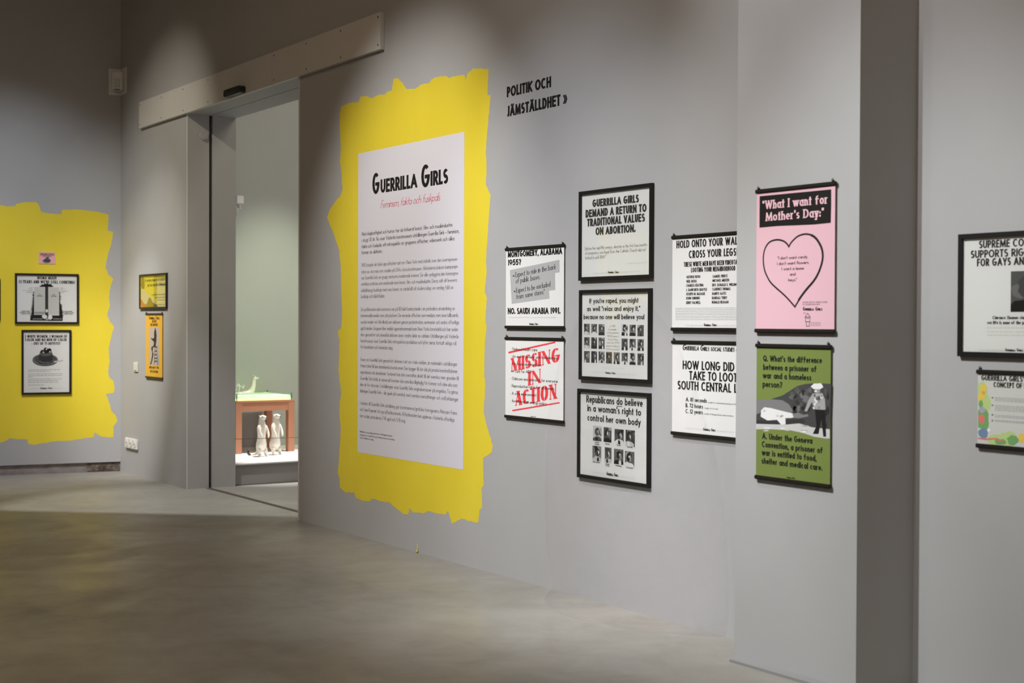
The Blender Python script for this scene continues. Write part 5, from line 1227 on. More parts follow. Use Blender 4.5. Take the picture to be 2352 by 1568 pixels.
  ('#poly', [(0.3293, 0.0441), (0.324, 0.033), (0.3199, 0.0276), (0.3132, 0.0244), (0.3029, 0.0212), (0.2958, 0.0267), (0.2851, 0.0331), (0.2876, 0.0439), (0.2874, 0.0544), (0.2959, 0.0623), (0.3034, 0.0657), (0.3135, 0.0639), (0.3216, 0.0613), (0.3255, 0.0557)], 'white2', 5),
  ('#poly', [(0.2927, 0.0278), (0.292, 0.0217), (0.2891, 0.019), (0.2819, 0.0156), (0.2737, 0.0157), (0.2684, 0.0179), (0.2622, 0.0218), (0.2614, 0.0277), (0.261, 0.0321), (0.2681, 0.0389), (0.2744, 0.0397), (0.2818, 0.0408), (0.2876, 0.036), (0.291, 0.0336)], 'g60', 6),
  ('#poly', [(0.2879, 0.1083), (0.2838, 0.1024), (0.282, 0.097), (0.2777, 0.0931), (0.2728, 0.0908), (0.2691, 0.0947), (0.2655, 0.1015), (0.2649, 0.1081), (0.266, 0.1141), (0.2681, 0.1201), (0.2732, 0.1254), (0.2773, 0.1235), (0.2829, 0.1213), (0.2844, 0.1161)], 'white2', 5),
  ('21', 0.2004, 0.263, 0.22, 0.263, 0.0089, 'bold', 'ink'),
  ('WHITE MEN', 0.1834, 0.2479, 0.2361, 0.2479, 0.0089, 'bold', 'ink'),
  ('25', 0.3301, 0.2636, 0.3498, 0.2636, 0.009, 'bold', 'ink'),
  ('WHITE MEN', 0.3138, 0.2475, 0.3653, 0.2475, 0.009, 'bold', 'ink'),
  ('#bar', 0.1207, 0.3316, 0.1461, 0.0053, 'dgrey'),
  ('#bar', 0.108, 0.3217, 0.1461, 0.0053, 'dgrey'),
  ('#bar', 0.1164, 0.312, 0.1461, 0.0053, 'dgrey'),
  ('#bar', 0.0548, 0.3018, 0.1461, 0.0053, 'dgrey'),
  ('#bar', 0.0978, 0.2923, 0.1461, 0.0053, 'dgrey'),
  ('#bar', 0.0826, 0.2824, 0.1461, 0.0053, 'dgrey'),
  ('#bar', 0.4057, 0.3327, 0.4281, 0.0054, 'dgrey'),
  ('#bar', 0.4057, 0.323, 0.4453, 0.0054, 'dgrey'),
  ('#bar', 0.4057, 0.313, 0.4281, 0.0054, 'dgrey'),
  ('#bar', 0.4057, 0.3034, 0.4799, 0.0054, 'dgrey'),
  ('#bar', 0.4057, 0.2934, 0.4608, 0.0054, 'dgrey'),
  ('#bar', 0.4057, 0.2834, 0.4367, 0.0054, 'dgrey'),
  ('10 WHITE WOMEN', 0.0403, 0.0997, 0.1206, 0.0997, 0.0089, 'bold', 'ink'),
  ('20 WOMEN OF COLOR', 0.0235, 0.0864, 0.1222, 0.0864, 0.0089, 'bold', 'ink'),
  ('15 MEN OF COLOR', 0.0386, 0.0731, 0.1222, 0.0731, 0.0089, 'bold', 'ink'),
  ('10 WHITE WOMEN', 0.4324, 0.0997, 0.5144, 0.0997, 0.009, 'bold', 'ink'),
  ('11 WOMEN OF COLOR', 0.4323, 0.0863, 0.53, 0.0863, 0.009, 'bold', 'ink'),
  ('10 MEN OF COLOR', 0.4323, 0.0736, 0.517, 0.0736, 0.009, 'bold', 'ink'),
  ('A PUBLIC SERVICE MESSAGE', 0.1459, 0.0255, 0.2352, 0.0255, 0.008, 'medium', 'white2'),
  ('FROM GUERRILLA GIRLS', 0.3352, 0.0264, 0.4151, 0.0264, 0.0081, 'medium', 'white2'),
 ],
 'w3': [
  ('3 WHITE WOMEN, 1 WOMAN OF', 0.0098, 0.533, 0.407, 0.533, 0.0268, 'bold', 'ink'),
  ('COLOR AND NO MEN OF COLOR', 0.014, 0.4999, 0.4009, 0.4999, 0.0268, 'bold', 'ink'),
  ('– OUT OF 71 ARTISTS?', 0.0732, 0.4641, 0.3423, 0.4641, 0.0268, 'bold', 'ink'),
  ('#poly', [(0.3207, 0.313), (0.3166, 0.2977), (0.3046, 0.2835), (0.2855, 0.2714), (0.2606, 0.2622), (0.2317, 0.2566), (0.2008, 0.2548), (0.1698, 0.2571), (0.1411, 0.2632), (0.1164, 0.2728), (0.0975, 0.2852), (0.0857, 0.2994), (0.0816, 0.3147), (0.0857, 0.3299), (0.0976, 0.344), (0.1165, 0.3561), (0.1411, 0.3653), (0.1699, 0.3711), (0.2008, 0.3729), (0.2318, 0.3707), (0.2607, 0.3647), (0.2855, 0.3551), (0.3046, 0.3428), (0.3166, 0.3284)], 'g30', 1),
  ('#poly', [(0.319, 0.3202), (0.315, 0.3058), (0.3031, 0.2925), (0.2843, 0.2811), (0.2598, 0.2725), (0.2313, 0.2672), (0.2008, 0.2656), (0.1703, 0.2677), (0.1419, 0.2735), (0.1176, 0.2825), (0.099, 0.2941), (0.0873, 0.3075), (0.0833, 0.3218), (0.0873, 0.3361), (0.099, 0.3494), (0.1177, 0.3607), (0.142, 0.3694), (0.1703, 0.3748), (0.2008, 0.3765), (0.2313, 0.3744), (0.2598, 0.3687), (0.2843, 0.3598), (0.3031, 0.3481), (0.315, 0.3347)], 'g40', 2),
  ('#poly', [(0.307, 0.3239), (0.3034, 0.3123), (0.2929, 0.3016), (0.2763, 0.2924), (0.2546, 0.2854), (0.2295, 0.2812), (0.2025, 0.2799), (0.1755, 0.2816), (0.1505, 0.2863), (0.129, 0.2935), (0.1125, 0.3029), (0.1021, 0.3137), (0.0986, 0.3253), (0.1022, 0.3368), (0.1125, 0.3475), (0.129, 0.3566), (0.1505, 0.3636), (0.1756, 0.3679), (0.2025, 0.3693), (0.2295, 0.3677), (0.2547, 0.363), (0.2763, 0.3558), (0.2929, 0.3464), (0.3034, 0.3355)], 'g30', 3),
  ('#poly', [(0.2778, 0.3044), (0.3638, 0.3163), (0.3724, 0.3091), (0.3655, 0.3019), (0.2864, 0.29)], 'g75', 4),
  ('#poly', [(0.1394, 0.2857), (0.1411, 0.3572), (0.1582, 0.4062), (0.2008, 0.4176), (0.2521, 0.4085), (0.2709, 0.3743), (0.2692, 0.3026), (0.2521, 0.283), (0.2008, 0.2745), (0.1666, 0.2766)], 'g20', 5),
  ('#poly', [(0.2675, 0.3797), (0.2655, 0.3728), (0.2595, 0.3663), (0.25, 0.3608), (0.2375, 0.3566), (0.2231, 0.354), (0.2076, 0.3532), (0.1922, 0.3542), (0.1778, 0.357), (0.1654, 0.3613), (0.1559, 0.3669), (0.15, 0.3734), (0.1479, 0.3803), (0.15, 0.3873), (0.1559, 0.3937), (0.1654, 0.3992), (0.1778, 0.4034), (0.1922, 0.406), (0.2076, 0.4069), (0.2231, 0.4059), (0.2376, 0.4032), (0.25, 0.3988), (0.2595, 0.3932), (0.2655, 0.3867)], 'g35', 6),
  ('#poly', [(0.1445, 0.3125), (0.1837, 0.2943), (0.2521, 0.2974), (0.2675, 0.3161), (0.2658, 0.3045), (0.235, 0.285), (0.1837, 0.2836), (0.1445, 0.2982)], 'g40', 6),
  ('#poly', [(0.2239, 0.4175), (0.2232, 0.4125), (0.2214, 0.4077), (0.2184, 0.4036), (0.2145, 0.4005), (0.2099, 0.3986), (0.2051, 0.3979), (0.2002, 0.3986), (0.1957, 0.4006), (0.1918, 0.4038), (0.1888, 0.4079), (0.1869, 0.4126), (0.1863, 0.4177), (0.1869, 0.4228), (0.1888, 0.4275), (0.1918, 0.4316), (0.1957, 0.4347), (0.2002, 0.4367), (0.2051, 0.4373), (0.2099, 0.4366), (0.2145, 0.4346), (0.2184, 0.4315), (0.2214, 0.4274), (0.2232, 0.4226)], 'g08', 7),
  ('#poly', [(0.2598, 0.4084), (0.2591, 0.4029), (0.2571, 0.3977), (0.2538, 0.3933), (0.2495, 0.3899), (0.2446, 0.3877), (0.2393, 0.387), (0.2339, 0.3878), (0.229, 0.39), (0.2247, 0.3934), (0.2215, 0.3979), (0.2194, 0.4031), (0.2187, 0.4086), (0.2194, 0.4142), (0.2215, 0.4193), (0.2248, 0.4238), (0.229, 0.4272), (0.234, 0.4293), (0.2393, 0.43), (0.2446, 0.4293), (0.2495, 0.4271), (0.2538, 0.4237), (0.2571, 0.4192), (0.2591, 0.414)], 'g08', 7),
  ('#poly', [(0.1923, 0.3971), (0.1917, 0.3925), (0.19, 0.3882), (0.1873, 0.3845), (0.1837, 0.3817), (0.1796, 0.3799), (0.1752, 0.3793), (0.1708, 0.3799), (0.1667, 0.3817), (0.1631, 0.3846), (0.1604, 0.3883), (0.1587, 0.3926), (0.1582, 0.3973), (0.1587, 0.4019), (0.1605, 0.4062), (0.1632, 0.4099), (0.1667, 0.4127), (0.1708, 0.4145), (0.1752, 0.4151), (0.1796, 0.4144), (0.1837, 0.4126), (0.1873, 0.4098), (0.19, 0.4061), (0.1917, 0.4017)], 'g08', 7),
  ('#poly', [(0.2299, 0.396), (0.2293, 0.3914), (0.2276, 0.3871), (0.2248, 0.3834), (0.2213, 0.3806), (0.2172, 0.3788), (0.2128, 0.3782), (0.2083, 0.3789), (0.2042, 0.3807), (0.2007, 0.3835), (0.198, 0.3872), (0.1963, 0.3916), (0.1957, 0.3962), (0.1963, 0.4008), (0.198, 0.4051), (0.2007, 0.4088), (0.2042, 0.4117), (0.2083, 0.4134), (0.2128, 0.414), (0.2172, 0.4134), (0.2213, 0.4116), (0.2248, 0.4087), (0.2276, 0.405), (0.2293, 0.4007)], 'g08', 7),
  ('#poly', [(0.217, 0.4212), (0.2168, 0.4191), (0.2162, 0.4171), (0.2153, 0.4155), (0.214, 0.4142), (0.2126, 0.4134), (0.2111, 0.4131), (0.2095, 0.4134), (0.2081, 0.4142), (0.2068, 0.4155), (0.2059, 0.4172), (0.2053, 0.4191), (0.2051, 0.4212), (0.2053, 0.4233), (0.2059, 0.4252), (0.2068, 0.4269), (0.2081, 0.4282), (0.2095, 0.429), (0.2111, 0.4292), (0.2126, 0.429), (0.2141, 0.4281), (0.2153, 0.4269), (0.2162, 0.4252), (0.2168, 0.4232)], 'g88', 8),
  ('#poly', [(0.2512, 0.3959), (0.251, 0.3939), (0.2504, 0.3919), (0.2495, 0.3902), (0.2482, 0.389), (0.2468, 0.3882), (0.2453, 0.3879), (0.2437, 0.3882), (0.2423, 0.389), (0.241, 0.3903), (0.2401, 0.392), (0.2395, 0.3939), (0.2393, 0.396), (0.2395, 0.3981), (0.2401, 0.4), (0.241, 0.4017), (0.2423, 0.403), (0.2437, 0.4038), (0.2453, 0.404), (0.2468, 0.4037), (0.2483, 0.4029), (0.2495, 0.4017), (0.2504, 0.4), (0.251, 0.398)], 'g88', 8),
  ('#poly', [(0.188, 0.3909), (0.1878, 0.3888), (0.1872, 0.3868), (0.1862, 0.3852), (0.185, 0.3839), (0.1836, 0.3831), (0.182, 0.3828), (0.1805, 0.3831), (0.179, 0.3839), (0.1778, 0.3852), (0.1769, 0.3869), (0.1763, 0.3888), (0.1761, 0.3909), (0.1763, 0.393), (0.1769, 0.3949), (0.1778, 0.3966), (0.179, 0.3979), (0.1805, 0.3987), (0.182, 0.3989), (0.1836, 0.3987), (0.185, 0.3978), (0.1863, 0.3966), (0.1872, 0.3949), (0.1878, 0.393)], 'g88', 8),
  ('#bar', 0.0418, 0.2164, 0.3379, 0.0098, 'grey'),
  ('#bar', 0.0418, 0.2017, 0.2435, 0.0098, 'grey'),
  ('#bar', 0.0418, 0.1761, 0.3594, 0.0098, 'grey'),
  ('#bar', 0.0418, 0.1599, 0.3637, 0.0098, 'grey'),
  ('#bar', 0.0418, 0.1464, 0.0875, 0.0098, 'grey'),
  ('#bar', 0.0417, 0.126, 0.3551, 0.0098, 'grey'),
  ('#bar', 0.0417, 0.1101, 0.325, 0.0098, 'grey'),
  ('#bar', 0.0417, 0.094, 0.325, 0.0098, 'grey'),
  ('#bar', 0.0417, 0.0681, 0.1922, 0.0098, 'grey'),
  ('A PUBLIC SERVICE MESSAGE FROM', 0.0561, 0.0343, 0.1512, 0.0343, 0.0071, 'thin', 'grey'),
  ('G', 0.1563, 0.0327, 0.1687, 0.0327, 0.0179, 'initial', 'ink'),
  ('UERRILLA', 0.1704, 0.033, 0.22, 0.033, 0.0118, 'xbold', 'ink'),
  ('G', 0.2284, 0.0333, 0.2426, 0.0333, 0.0179, 'initial', 'ink'),
  ('IRLS', 0.2443, 0.0335, 0.2691, 0.0335, 0.0118, 'xbold', 'ink'),
  ('532 LaGUARDIA PL. #237 NY', 0.2751, 0.0346, 0.3663, 0.0346, 0.0072, 'thin', 'grey'),
 ],
 'card': [
  ('3 WHITE WOMEN, 1 WOMAN OF', 0.0088, 0.0939, 0.1425, 0.0939, 0.0092, 'bold', 'ink'),
  ('COLOR AND NO MEN OF COLOR', 0.0123, 0.082, 0.1408, 0.082, 0.0092, 'bold', 'ink'),
  ('– OUT OF 71 ARTISTS?', 0.0316, 0.07, 0.1196, 0.07, 0.0092, 'bold', 'ink'),
  ('#poly', [(0.1162, 0.0288), (0.1148, 0.0236), (0.1107, 0.0186), (0.1043, 0.0143), (0.0958, 0.011), (0.086, 0.0088), (0.0755, 0.0079), (0.065, 0.0084), (0.0552, 0.0102), (0.0468, 0.0132), (0.0403, 0.0172), (0.0363, 0.0219), (0.0349, 0.0271), (0.0363, 0.0323), (0.0403, 0.0372), (0.0468, 0.0415), (0.0552, 0.0449), (0.065, 0.0471), (0.0755, 0.048), (0.086, 0.0475), (0.0958, 0.0457), (0.1043, 0.0427), (0.1108, 0.0387), (0.1148, 0.034)], 'g30', 1),
  ('#poly', [(0.1156, 0.0312), (0.1143, 0.0263), (0.1102, 0.0217), (0.1039, 0.0176), (0.0955, 0.0145), (0.0859, 0.0124), (0.0755, 0.0115), (0.0651, 0.012), (0.0555, 0.0136), (0.0472, 0.0165), (0.0408, 0.0202), (0.0368, 0.0247), (0.0355, 0.0295), (0.0368, 0.0344), (0.0408, 0.039), (0.0472, 0.0431), (0.0555, 0.0463), (0.0651, 0.0483), (0.0755, 0.0492), (0.0859, 0.0488), (0.0956, 0.0471), (0.1039, 0.0443), (0.1102, 0.0405), (0.1143, 0.0361)], 'g40', 2),
  ('#poly', [(0.1116, 0.0323), (0.1103, 0.0284), (0.1068, 0.0246), (0.1012, 0.0214), (0.0938, 0.0188), (0.0853, 0.0171), (0.0761, 0.0164), (0.0669, 0.0167), (0.0584, 0.0181), (0.051, 0.0203), (0.0454, 0.0234), (0.0419, 0.0269), (0.0407, 0.0308), (0.0419, 0.0348), (0.0454, 0.0385), (0.0511, 0.0418), (0.0584, 0.0444), (0.0669, 0.0461), (0.0761, 0.0468), (0.0853, 0.0465), (0.0938, 0.0451), (0.1012, 0.0429), (0.1068, 0.0398), (0.1103, 0.0363)], 'g30', 3),
  ('#poly', [(0.1017, 0.0254), (0.1308, 0.0303), (0.1337, 0.0279), (0.1313, 0.0255), (0.1046, 0.0206)], 'g75', 4),
  ('#poly', [(0.0546, 0.0178), (0.0552, 0.0421), (0.061, 0.0589), (0.0755, 0.0632), (0.0929, 0.0605), (0.0993, 0.0491), (0.0988, 0.0248), (0.0929, 0.018), (0.0755, 0.0146), (0.0639, 0.0149)], 'g20', 5),
  ('#poly', [(0.0982, 0.0509), (0.0975, 0.0485), (0.0954, 0.0463), (0.0922, 0.0443), (0.088, 0.0428), (0.0831, 0.0418), (0.0778, 0.0414), (0.0726, 0.0416), (0.0677, 0.0424), (0.0635, 0.0437), (0.0602, 0.0455), (0.0582, 0.0477), (0.0575, 0.05), (0.0582, 0.0524), (0.0602, 0.0546), (0.0635, 0.0566), (0.0677, 0.0581), (0.0726, 0.0592), (0.0778, 0.0596), (0.0831, 0.0594), (0.088, 0.0586), (0.0922, 0.0572), (0.0955, 0.0554), (0.0975, 0.0533)], 'g35', 6),
  ('#poly', [(0.0563, 0.0269), (0.0697, 0.0211), (0.0929, 0.0228), (0.0982, 0.0293), (0.0976, 0.0254), (0.0871, 0.0185), (0.0697, 0.0175), (0.0563, 0.0221)], 'g40', 6),
  ('#poly', [(0.0834, 0.0634), (0.0831, 0.0616), (0.0825, 0.06), (0.0815, 0.0586), (0.0802, 0.0575), (0.0786, 0.0568), (0.077, 0.0565), (0.0753, 0.0567), (0.0738, 0.0574), (0.0724, 0.0584), (0.0714, 0.0598), (0.0708, 0.0614), (0.0706, 0.0631), (0.0708, 0.0648), (0.0714, 0.0664), (0.0725, 0.0678), (0.0738, 0.0689), (0.0753, 0.0696), (0.077, 0.0699), (0.0786, 0.0697), (0.0802, 0.0691), (0.0815, 0.068), (0.0825, 0.0667), (0.0831, 0.0651)], 'g08', 7),
  ('#poly', [(0.0956, 0.0606), (0.0953, 0.0587), (0.0946, 0.0569), (0.0935, 0.0554), (0.0921, 0.0542), (0.0904, 0.0534), (0.0886, 0.0531), (0.0868, 0.0533), (0.0851, 0.054), (0.0837, 0.0552), (0.0825, 0.0567), (0.0819, 0.0584), (0.0816, 0.0603), (0.0819, 0.0622), (0.0825, 0.0639), (0.0837, 0.0655), (0.0851, 0.0667), (0.0868, 0.0674), (0.0886, 0.0677), (0.0904, 0.0675), (0.0921, 0.0668), (0.0935, 0.0657), (0.0946, 0.0642), (0.0953, 0.0625)], 'g08', 7),
  ('#poly', [(0.0726, 0.0561), (0.0724, 0.0546), (0.0718, 0.0531), (0.0709, 0.0518), (0.0697, 0.0508), (0.0683, 0.0502), (0.0668, 0.0499), (0.0653, 0.0501), (0.0639, 0.0507), (0.0627, 0.0516), (0.0618, 0.0529), (0.0612, 0.0543), (0.061, 0.0559), (0.0612, 0.0575), (0.0618, 0.0589), (0.0627, 0.0602), (0.0639, 0.0612), (0.0653, 0.0618), (0.0668, 0.0621), (0.0683, 0.0619), (0.0697, 0.0613), (0.0709, 0.0604), (0.0718, 0.0592), (0.0724, 0.0577)], 'g08', 7),
  ('#poly', [(0.0854, 0.0561), (0.0852, 0.0545), (0.0846, 0.0531), (0.0837, 0.0518), (0.0825, 0.0508), (0.0811, 0.0501), (0.0796, 0.0499), (0.0781, 0.0501), (0.0767, 0.0507), (0.0755, 0.0516), (0.0745, 0.0528), (0.074, 0.0543), (0.0738, 0.0559), (0.074, 0.0574), (0.0745, 0.0589), (0.0755, 0.0602), (0.0767, 0.0612), (0.0781, 0.0618), (0.0796, 0.0621), (0.0811, 0.0619), (0.0825, 0.0613), (0.0837, 0.0604), (0.0846, 0.0591), (0.0852, 0.0577)], 'g08', 7),
  ('#poly', [(0.081, 0.0645), (0.081, 0.0638), (0.0808, 0.0631), (0.0804, 0.0626), (0.08, 0.0621), (0.0795, 0.0618), (0.079, 0.0617), (0.0785, 0.0618), (0.078, 0.0621), (0.0776, 0.0625), (0.0772, 0.0631), (0.077, 0.0637), (0.077, 0.0644), (0.077, 0.0651), (0.0772, 0.0658), (0.0776, 0.0664), (0.078, 0.0668), (0.0785, 0.0671), (0.079, 0.0672), (0.0795, 0.0671), (0.08, 0.0669), (0.0804, 0.0664), (0.0808, 0.0659), (0.081, 0.0652)], 'g88', 8),
  ('#poly', [(0.0927, 0.0563), (0.0926, 0.0556), (0.0924, 0.0549), (0.0921, 0.0543), (0.0916, 0.0539), (0.0911, 0.0536), (0.0906, 0.0535), (0.0901, 0.0536), (0.0896, 0.0538), (0.0892, 0.0543), (0.0889, 0.0548), (0.0887, 0.0555), (0.0886, 0.0562), (0.0887, 0.0569), (0.0889, 0.0576), (0.0892, 0.0581), (0.0896, 0.0586), (0.0901, 0.0589), (0.0906, 0.059), (0.0911, 0.0589), (0.0916, 0.0586), (0.0921, 0.0582), (0.0924, 0.0576), (0.0926, 0.057)], 'g88', 8),
  ('#poly', [(0.0712, 0.054), (0.0711, 0.0533), (0.0709, 0.0526), (0.0706, 0.052), (0.0701, 0.0516), (0.0696, 0.0513), (0.0691, 0.0512), (0.0686, 0.0513), (0.0681, 0.0515), (0.0677, 0.052), (0.0674, 0.0525), (0.0672, 0.0532), (0.0671, 0.0539), (0.0672, 0.0546), (0.0674, 0.0553), (0.0677, 0.0558), (0.0681, 0.0563), (0.0686, 0.0566), (0.0691, 0.0567), (0.0697, 0.0566), (0.0701, 0.0563), (0.0706, 0.0559), (0.0709, 0.0553), (0.0711, 0.0547)], 'g88', 8),
 ],
 'naked': [
  ('Do women have to be naked to', 0.1118, 0.2399, 0.6902, 0.2399, 0.0276, 'bold', 'ink'),
  ('get into the Met. Museum?', 0.1879, 0.1933, 0.6944, 0.1933, 0.0276, 'bold', 'ink'),
  ('Less than 5% of the artists in the Modern', 0.306, 0.1087, 0.6946, 0.1087, 0.0123, 'bold', 'ink'),
  ('Art sections are women, but 85%', 0.3908, 0.0818, 0.6946, 0.0818, 0.0123, 'bold', 'ink'),
  ('of the nudes are female.', 0.4642, 0.0576, 0.6947, 0.0576, 0.0122, 'bold', 'ink'),
  ('G', 0.4852, 0.0158, 0.5053, 0.0158, 0.0145, 'initial', 'ink'),
  ('UERRILLA', 0.508, 0.0153, 0.588, 0.0153, 0.0095, 'xbold', 'ink'),
  ('G', 0.6016, 0.0148, 0.6241, 0.0148, 0.0144, 'initial', 'ink'),
  ('IRLS', 0.6268, 0.0146, 0.6663, 0.0146, 0.0095, 'xbold', 'ink'),
  ('#poly', [(-0.0087, 0.0772), (0.0354, 0.0693), (0.0903, 0.039), (0.2313, 0.023), (0.2313, 0.0009), (0.0091, 0.0024)], 'red2', 1),
  ('#poly', [(0.0903, 0.0315), (0.2097, 0.0747), (0.2526, 0.0926), (0.338, 0.066), (0.4643, 0.0211), (0.4852, -0.0008), (0.2313, 0.0009)], 'ochre', 2),
  ('#poly', [(0.0132, 0.1664), (0.101, 0.1687), (0.1555, 0.1345), (0.2526, 0.1183), (0.2783, 0.0996), (0.2204, 0.0893), (0.1989, 0.0527), (0.1557, 0.0236), (0.0903, 0.033), (0.0354, 0.0693), (0.0089, 0.1068)], 'cream', 3),
  ('#poly', [(0.274, 0.1019), (0.3273, 0.0844), (0.3633, 0.0803), (0.3592, 0.0584), (0.4329, 0.0359), (0.4747, 0.0246), (0.4119, 0.023), (0.3274, 0.0478), (0.2911, 0.0738)], 'cream', 3),
  ('#poly', [(0.0175, 0.2856), (0.068, 0.2933), (0.09, 0.269), (0.1119, 0.2166), (0.1054, 0.176), (0.0353, 0.1735), (0.0043, 0.2113)], 'ochre', 3),
 ],
 'whit': [
  ('G', 0.0848, 0.5391, 0.1174, 0.5391, 0.0323, 'initial', 'ink'),
  ('UERRILLA', 0.1218, 0.5387, 0.2506, 0.5387, 0.0212, 'xbold', 'ink'),
  ('G', 0.2723, 0.5382, 0.3084, 0.5382, 0.032, 'initial', 'ink'),
  ('IRLS', 0.3127, 0.538, 0.3759, 0.538, 0.021, 'xbold', 'ink'),
  ('REVIEW', 0.1703, 0.5079, 0.2927, 0.5079, 0.0248, 'bold', 'ink'),
  ('THE WHITNEY.', 0.1192, 0.4758, 0.3386, 0.4758, 0.0248, 'bold', 'ink'),
  ('#poly', [(0.0875, 0.1075), (0.366, 0.1075), (0.366, 0.4649), (0.0875, 0.4649)], 'rosegrey', 1),
  ('#poly', [(0.255, 0.4628), (0.2802, 0.4375), (0.2929, 0.3868), (0.2888, 0.3431), (0.2679, 0.2846), (0.1984, 0.2762), (0.1878, 0.2395), (0.2133, 0.2107), (0.1985, 0.1885), (0.1668, 0.1365), (0.1498, 0.1156), (0.1135, 0.1146), (0.1412, 0.1395), (0.1667, 0.1878), (0.1773, 0.2246), (0.1495, 0.2607), (0.1559, 0.2791), (0.2089, 0.291), (0.2258, 0.3241), (0.1919, 0.3382), (0.1664, 0.3452), (0.1408, 0.3596), (0.1451, 0.3669), (0.1982, 0.3566), (0.2257, 0.3678), (0.2256, 0.4152)], 'g15', 2),
  ('#line', [(0.2258, 0.2803), (0.3098, 0.2817)], 0.011, 'g20', 3),
  ('#line', [(0.2511, 0.2807), (0.2304, 0.1199)], 0.011, 'g20', 3),
  ('#line', [(0.2973, 0.2815), (0.3143, 0.1149)], 0.011, 'g20', 3),
  ('#line', [(0.247, 0.2406), (0.3016, 0.2416)], 0.011, 'g20', 3),
  ('#line', [(0.2429, 0.2077), (0.3037, 0.209)], 0.011, 'g20', 3),
  ('#line', [(0.2387, 0.1748), (0.308, 0.1764)], 0.011, 'g20', 3),
  ('#line', [(0.2345, 0.1456), (0.3101, 0.1474)], 0.011, 'g20', 3),
  ('#poly', [(0.3038, 0.1691), (0.3661, 0.2284), (0.3664, 0.1112), (0.3144, 0.1098)], 'g60', 2),
  ('APRIL 16–MAY 17 1987', 0.0921, 0.0763, 0.3561, 0.0763, 0.0219, 'bold', 'ink'),
  ('THE CLOCKTOWER', 0.1179, 0.0385, 0.3354, 0.0385, 0.0219, 'bold', 'ink'),
 ],
 'letter': [
  ('POLITIK OCH', 0.0114, 0.1517, 0.462, 0.1517, 0.0613, 'xbold', 'ink'),
  ('JÄMSTÄLLDHET', 0.009, 0.0375, 0.5526, 0.0375, 0.0628, 'xbold', 'ink'),
  ('»', 0.5802, 0.0391, 0.6177, 0.0391, 0.0557, 'bold', 'ink'),
 ],
}

# ------------------------------------------------------------------ the hall
TA = 0.174587608                     # the end wall is turned by ten degrees
TL = math.tan(TA)
RZL = PI / 2 - TA                    # frame of the end wall: local x to the right, -y into the hall
CL = math.cos(TA)
H = 6.6


def LW(s, z, off=0.0):
    """point of the end wall: s metres along it from the corner (negative = away), off into the hall"""
    return Vector((s * math.sin(TA) + off * math.cos(TA), s * math.cos(TA) - off * math.sin(TA), z))


def struct(o):
    o['kind'] = 'structure'
    return o


# floor (one slab for both rooms)
struct(MB().box(-3.5, 19.2, -9.2, 6.2, -0.2, 0).build('floor', m_floor))
struct(MB().box(-3.5, 19.2, -9.2, 6.2, H, H + 0.2).build('ceiling', m_ceil))
# long wall: right of the doorway, left leaf with pocket for the sliding door, lintel
DX0, DX1, DZ = 1.813, 4.127, 3.339
w = MB()
w.box(DX1, 19.0, 0, 0.46, 0, H)
w.box(-0.35, DX0, 0, 0.205, 0, H)
w.box(-0.35, DX0, 0.236, 0.46, 0, H)
w.box(DX0, DX1, 0, 0.195, DZ, H)
w.box(DX0, DX1, 0.203, 0.46, DZ, H)
struct(w.build('wall_right', m_wall))
struct(MB().box(-0.35, DX0 - 0.25, 0.205, 0.236, 0, H).build('trim_1', m_void))
struct(MB().box(DX0, DX1, 0.195, 0.203, DZ + 0.012, DZ + 0.1).build('trim_2', m_void))
# end wall, stopped above a raw recessed foot
n = Vector((math.cos(TA), -math.sin(TA), 0))
a0, a1 = LW(0, 0), LW(-9.3, 0)
w = MB()
w.prism([(a0.x, a0.y), (a1.x, a1.y), (a1.x - n.x * .3, a1.y - n.y * .3), (a0.x - n.x * .3, a0.y - n.y * .3 + .3)], 0.097, H)
struct(w.build('wall_left', m_wall))
b0, b1 = LW(0, 0, -0.022), LW(-9.3, 0, -0.022)
w = MB()
w.prism([(b0.x, b0.y), (b1.x, b1.y), (b1.x - n.x * .2, b1.y - n.y * .2), (b0.x - n.x * .2, b0.y - n.y * .2)], 0, 0.097)
struct(w.build('baseboard_left', m_raw))
# hall walls behind the camera
struct(MB().box(19.0, 19.2, -9.2, 0.46, 0, H).build('wall_back', m_wall))
struct(MB().box(-3.5, 19.2, -9.4, -9.2, 0, H).build('wall_front', m_wall))
# pier standing in front of the long wall
w = MB()
w.prism([(9.222, 0.02), (9.222, -0.26), (9.942, -0.26), (10.016, 0.02)], 0, H)
struct(w.build('wall_pier', m_wall))
w = MB()
w.prism([(9.235, -0.26), (9.262, -0.325), (9.985, -0.325), (9.942, -0.26)], 0, 0.012)
struct(w.build('trim_3', new_mat('grey_base_strip', (0.27, 0.27, 0.272), 0.7, 0.2)))
# track in the floor of the doorway
struct(MB().box(DX0 - .02, DX1, 0.172, 0.226, -0.004, 0.0012).build('trim_4', m_groove))
# edge strips of the doorway
w = MB()
w.box(DX0 - .006, DX0 + .003, -0.004, 0.004, 0, DZ - .004)
struct(w.build('trim_5', m_edge))
w = MB()
w.box(DX1 - .004, DX1 + .012, -0.004, 0.01, 0, DZ)
struct(w.build('trim_6', m_edge))
# room beyond the doorway
struct(MB().box(0.0, 0.2, 0.46, 6.2, 0, H).build('wall_far', m_pale))
struct(MB().box(0.0, 19.2, 6.0, 6.2, 0, H).build('wall_rear', m_pale))
# jamb lining (the two flat faces of the wall end)
w = MB()
w.box(DX0 - .001, DX0 + .002, 0.004, 0.204, 0, DZ)
w.box(DX0 - .001, DX0 + .002, 0.237, 0.459, 0, DZ)
struct(w.build('trim_7', m_jamb))
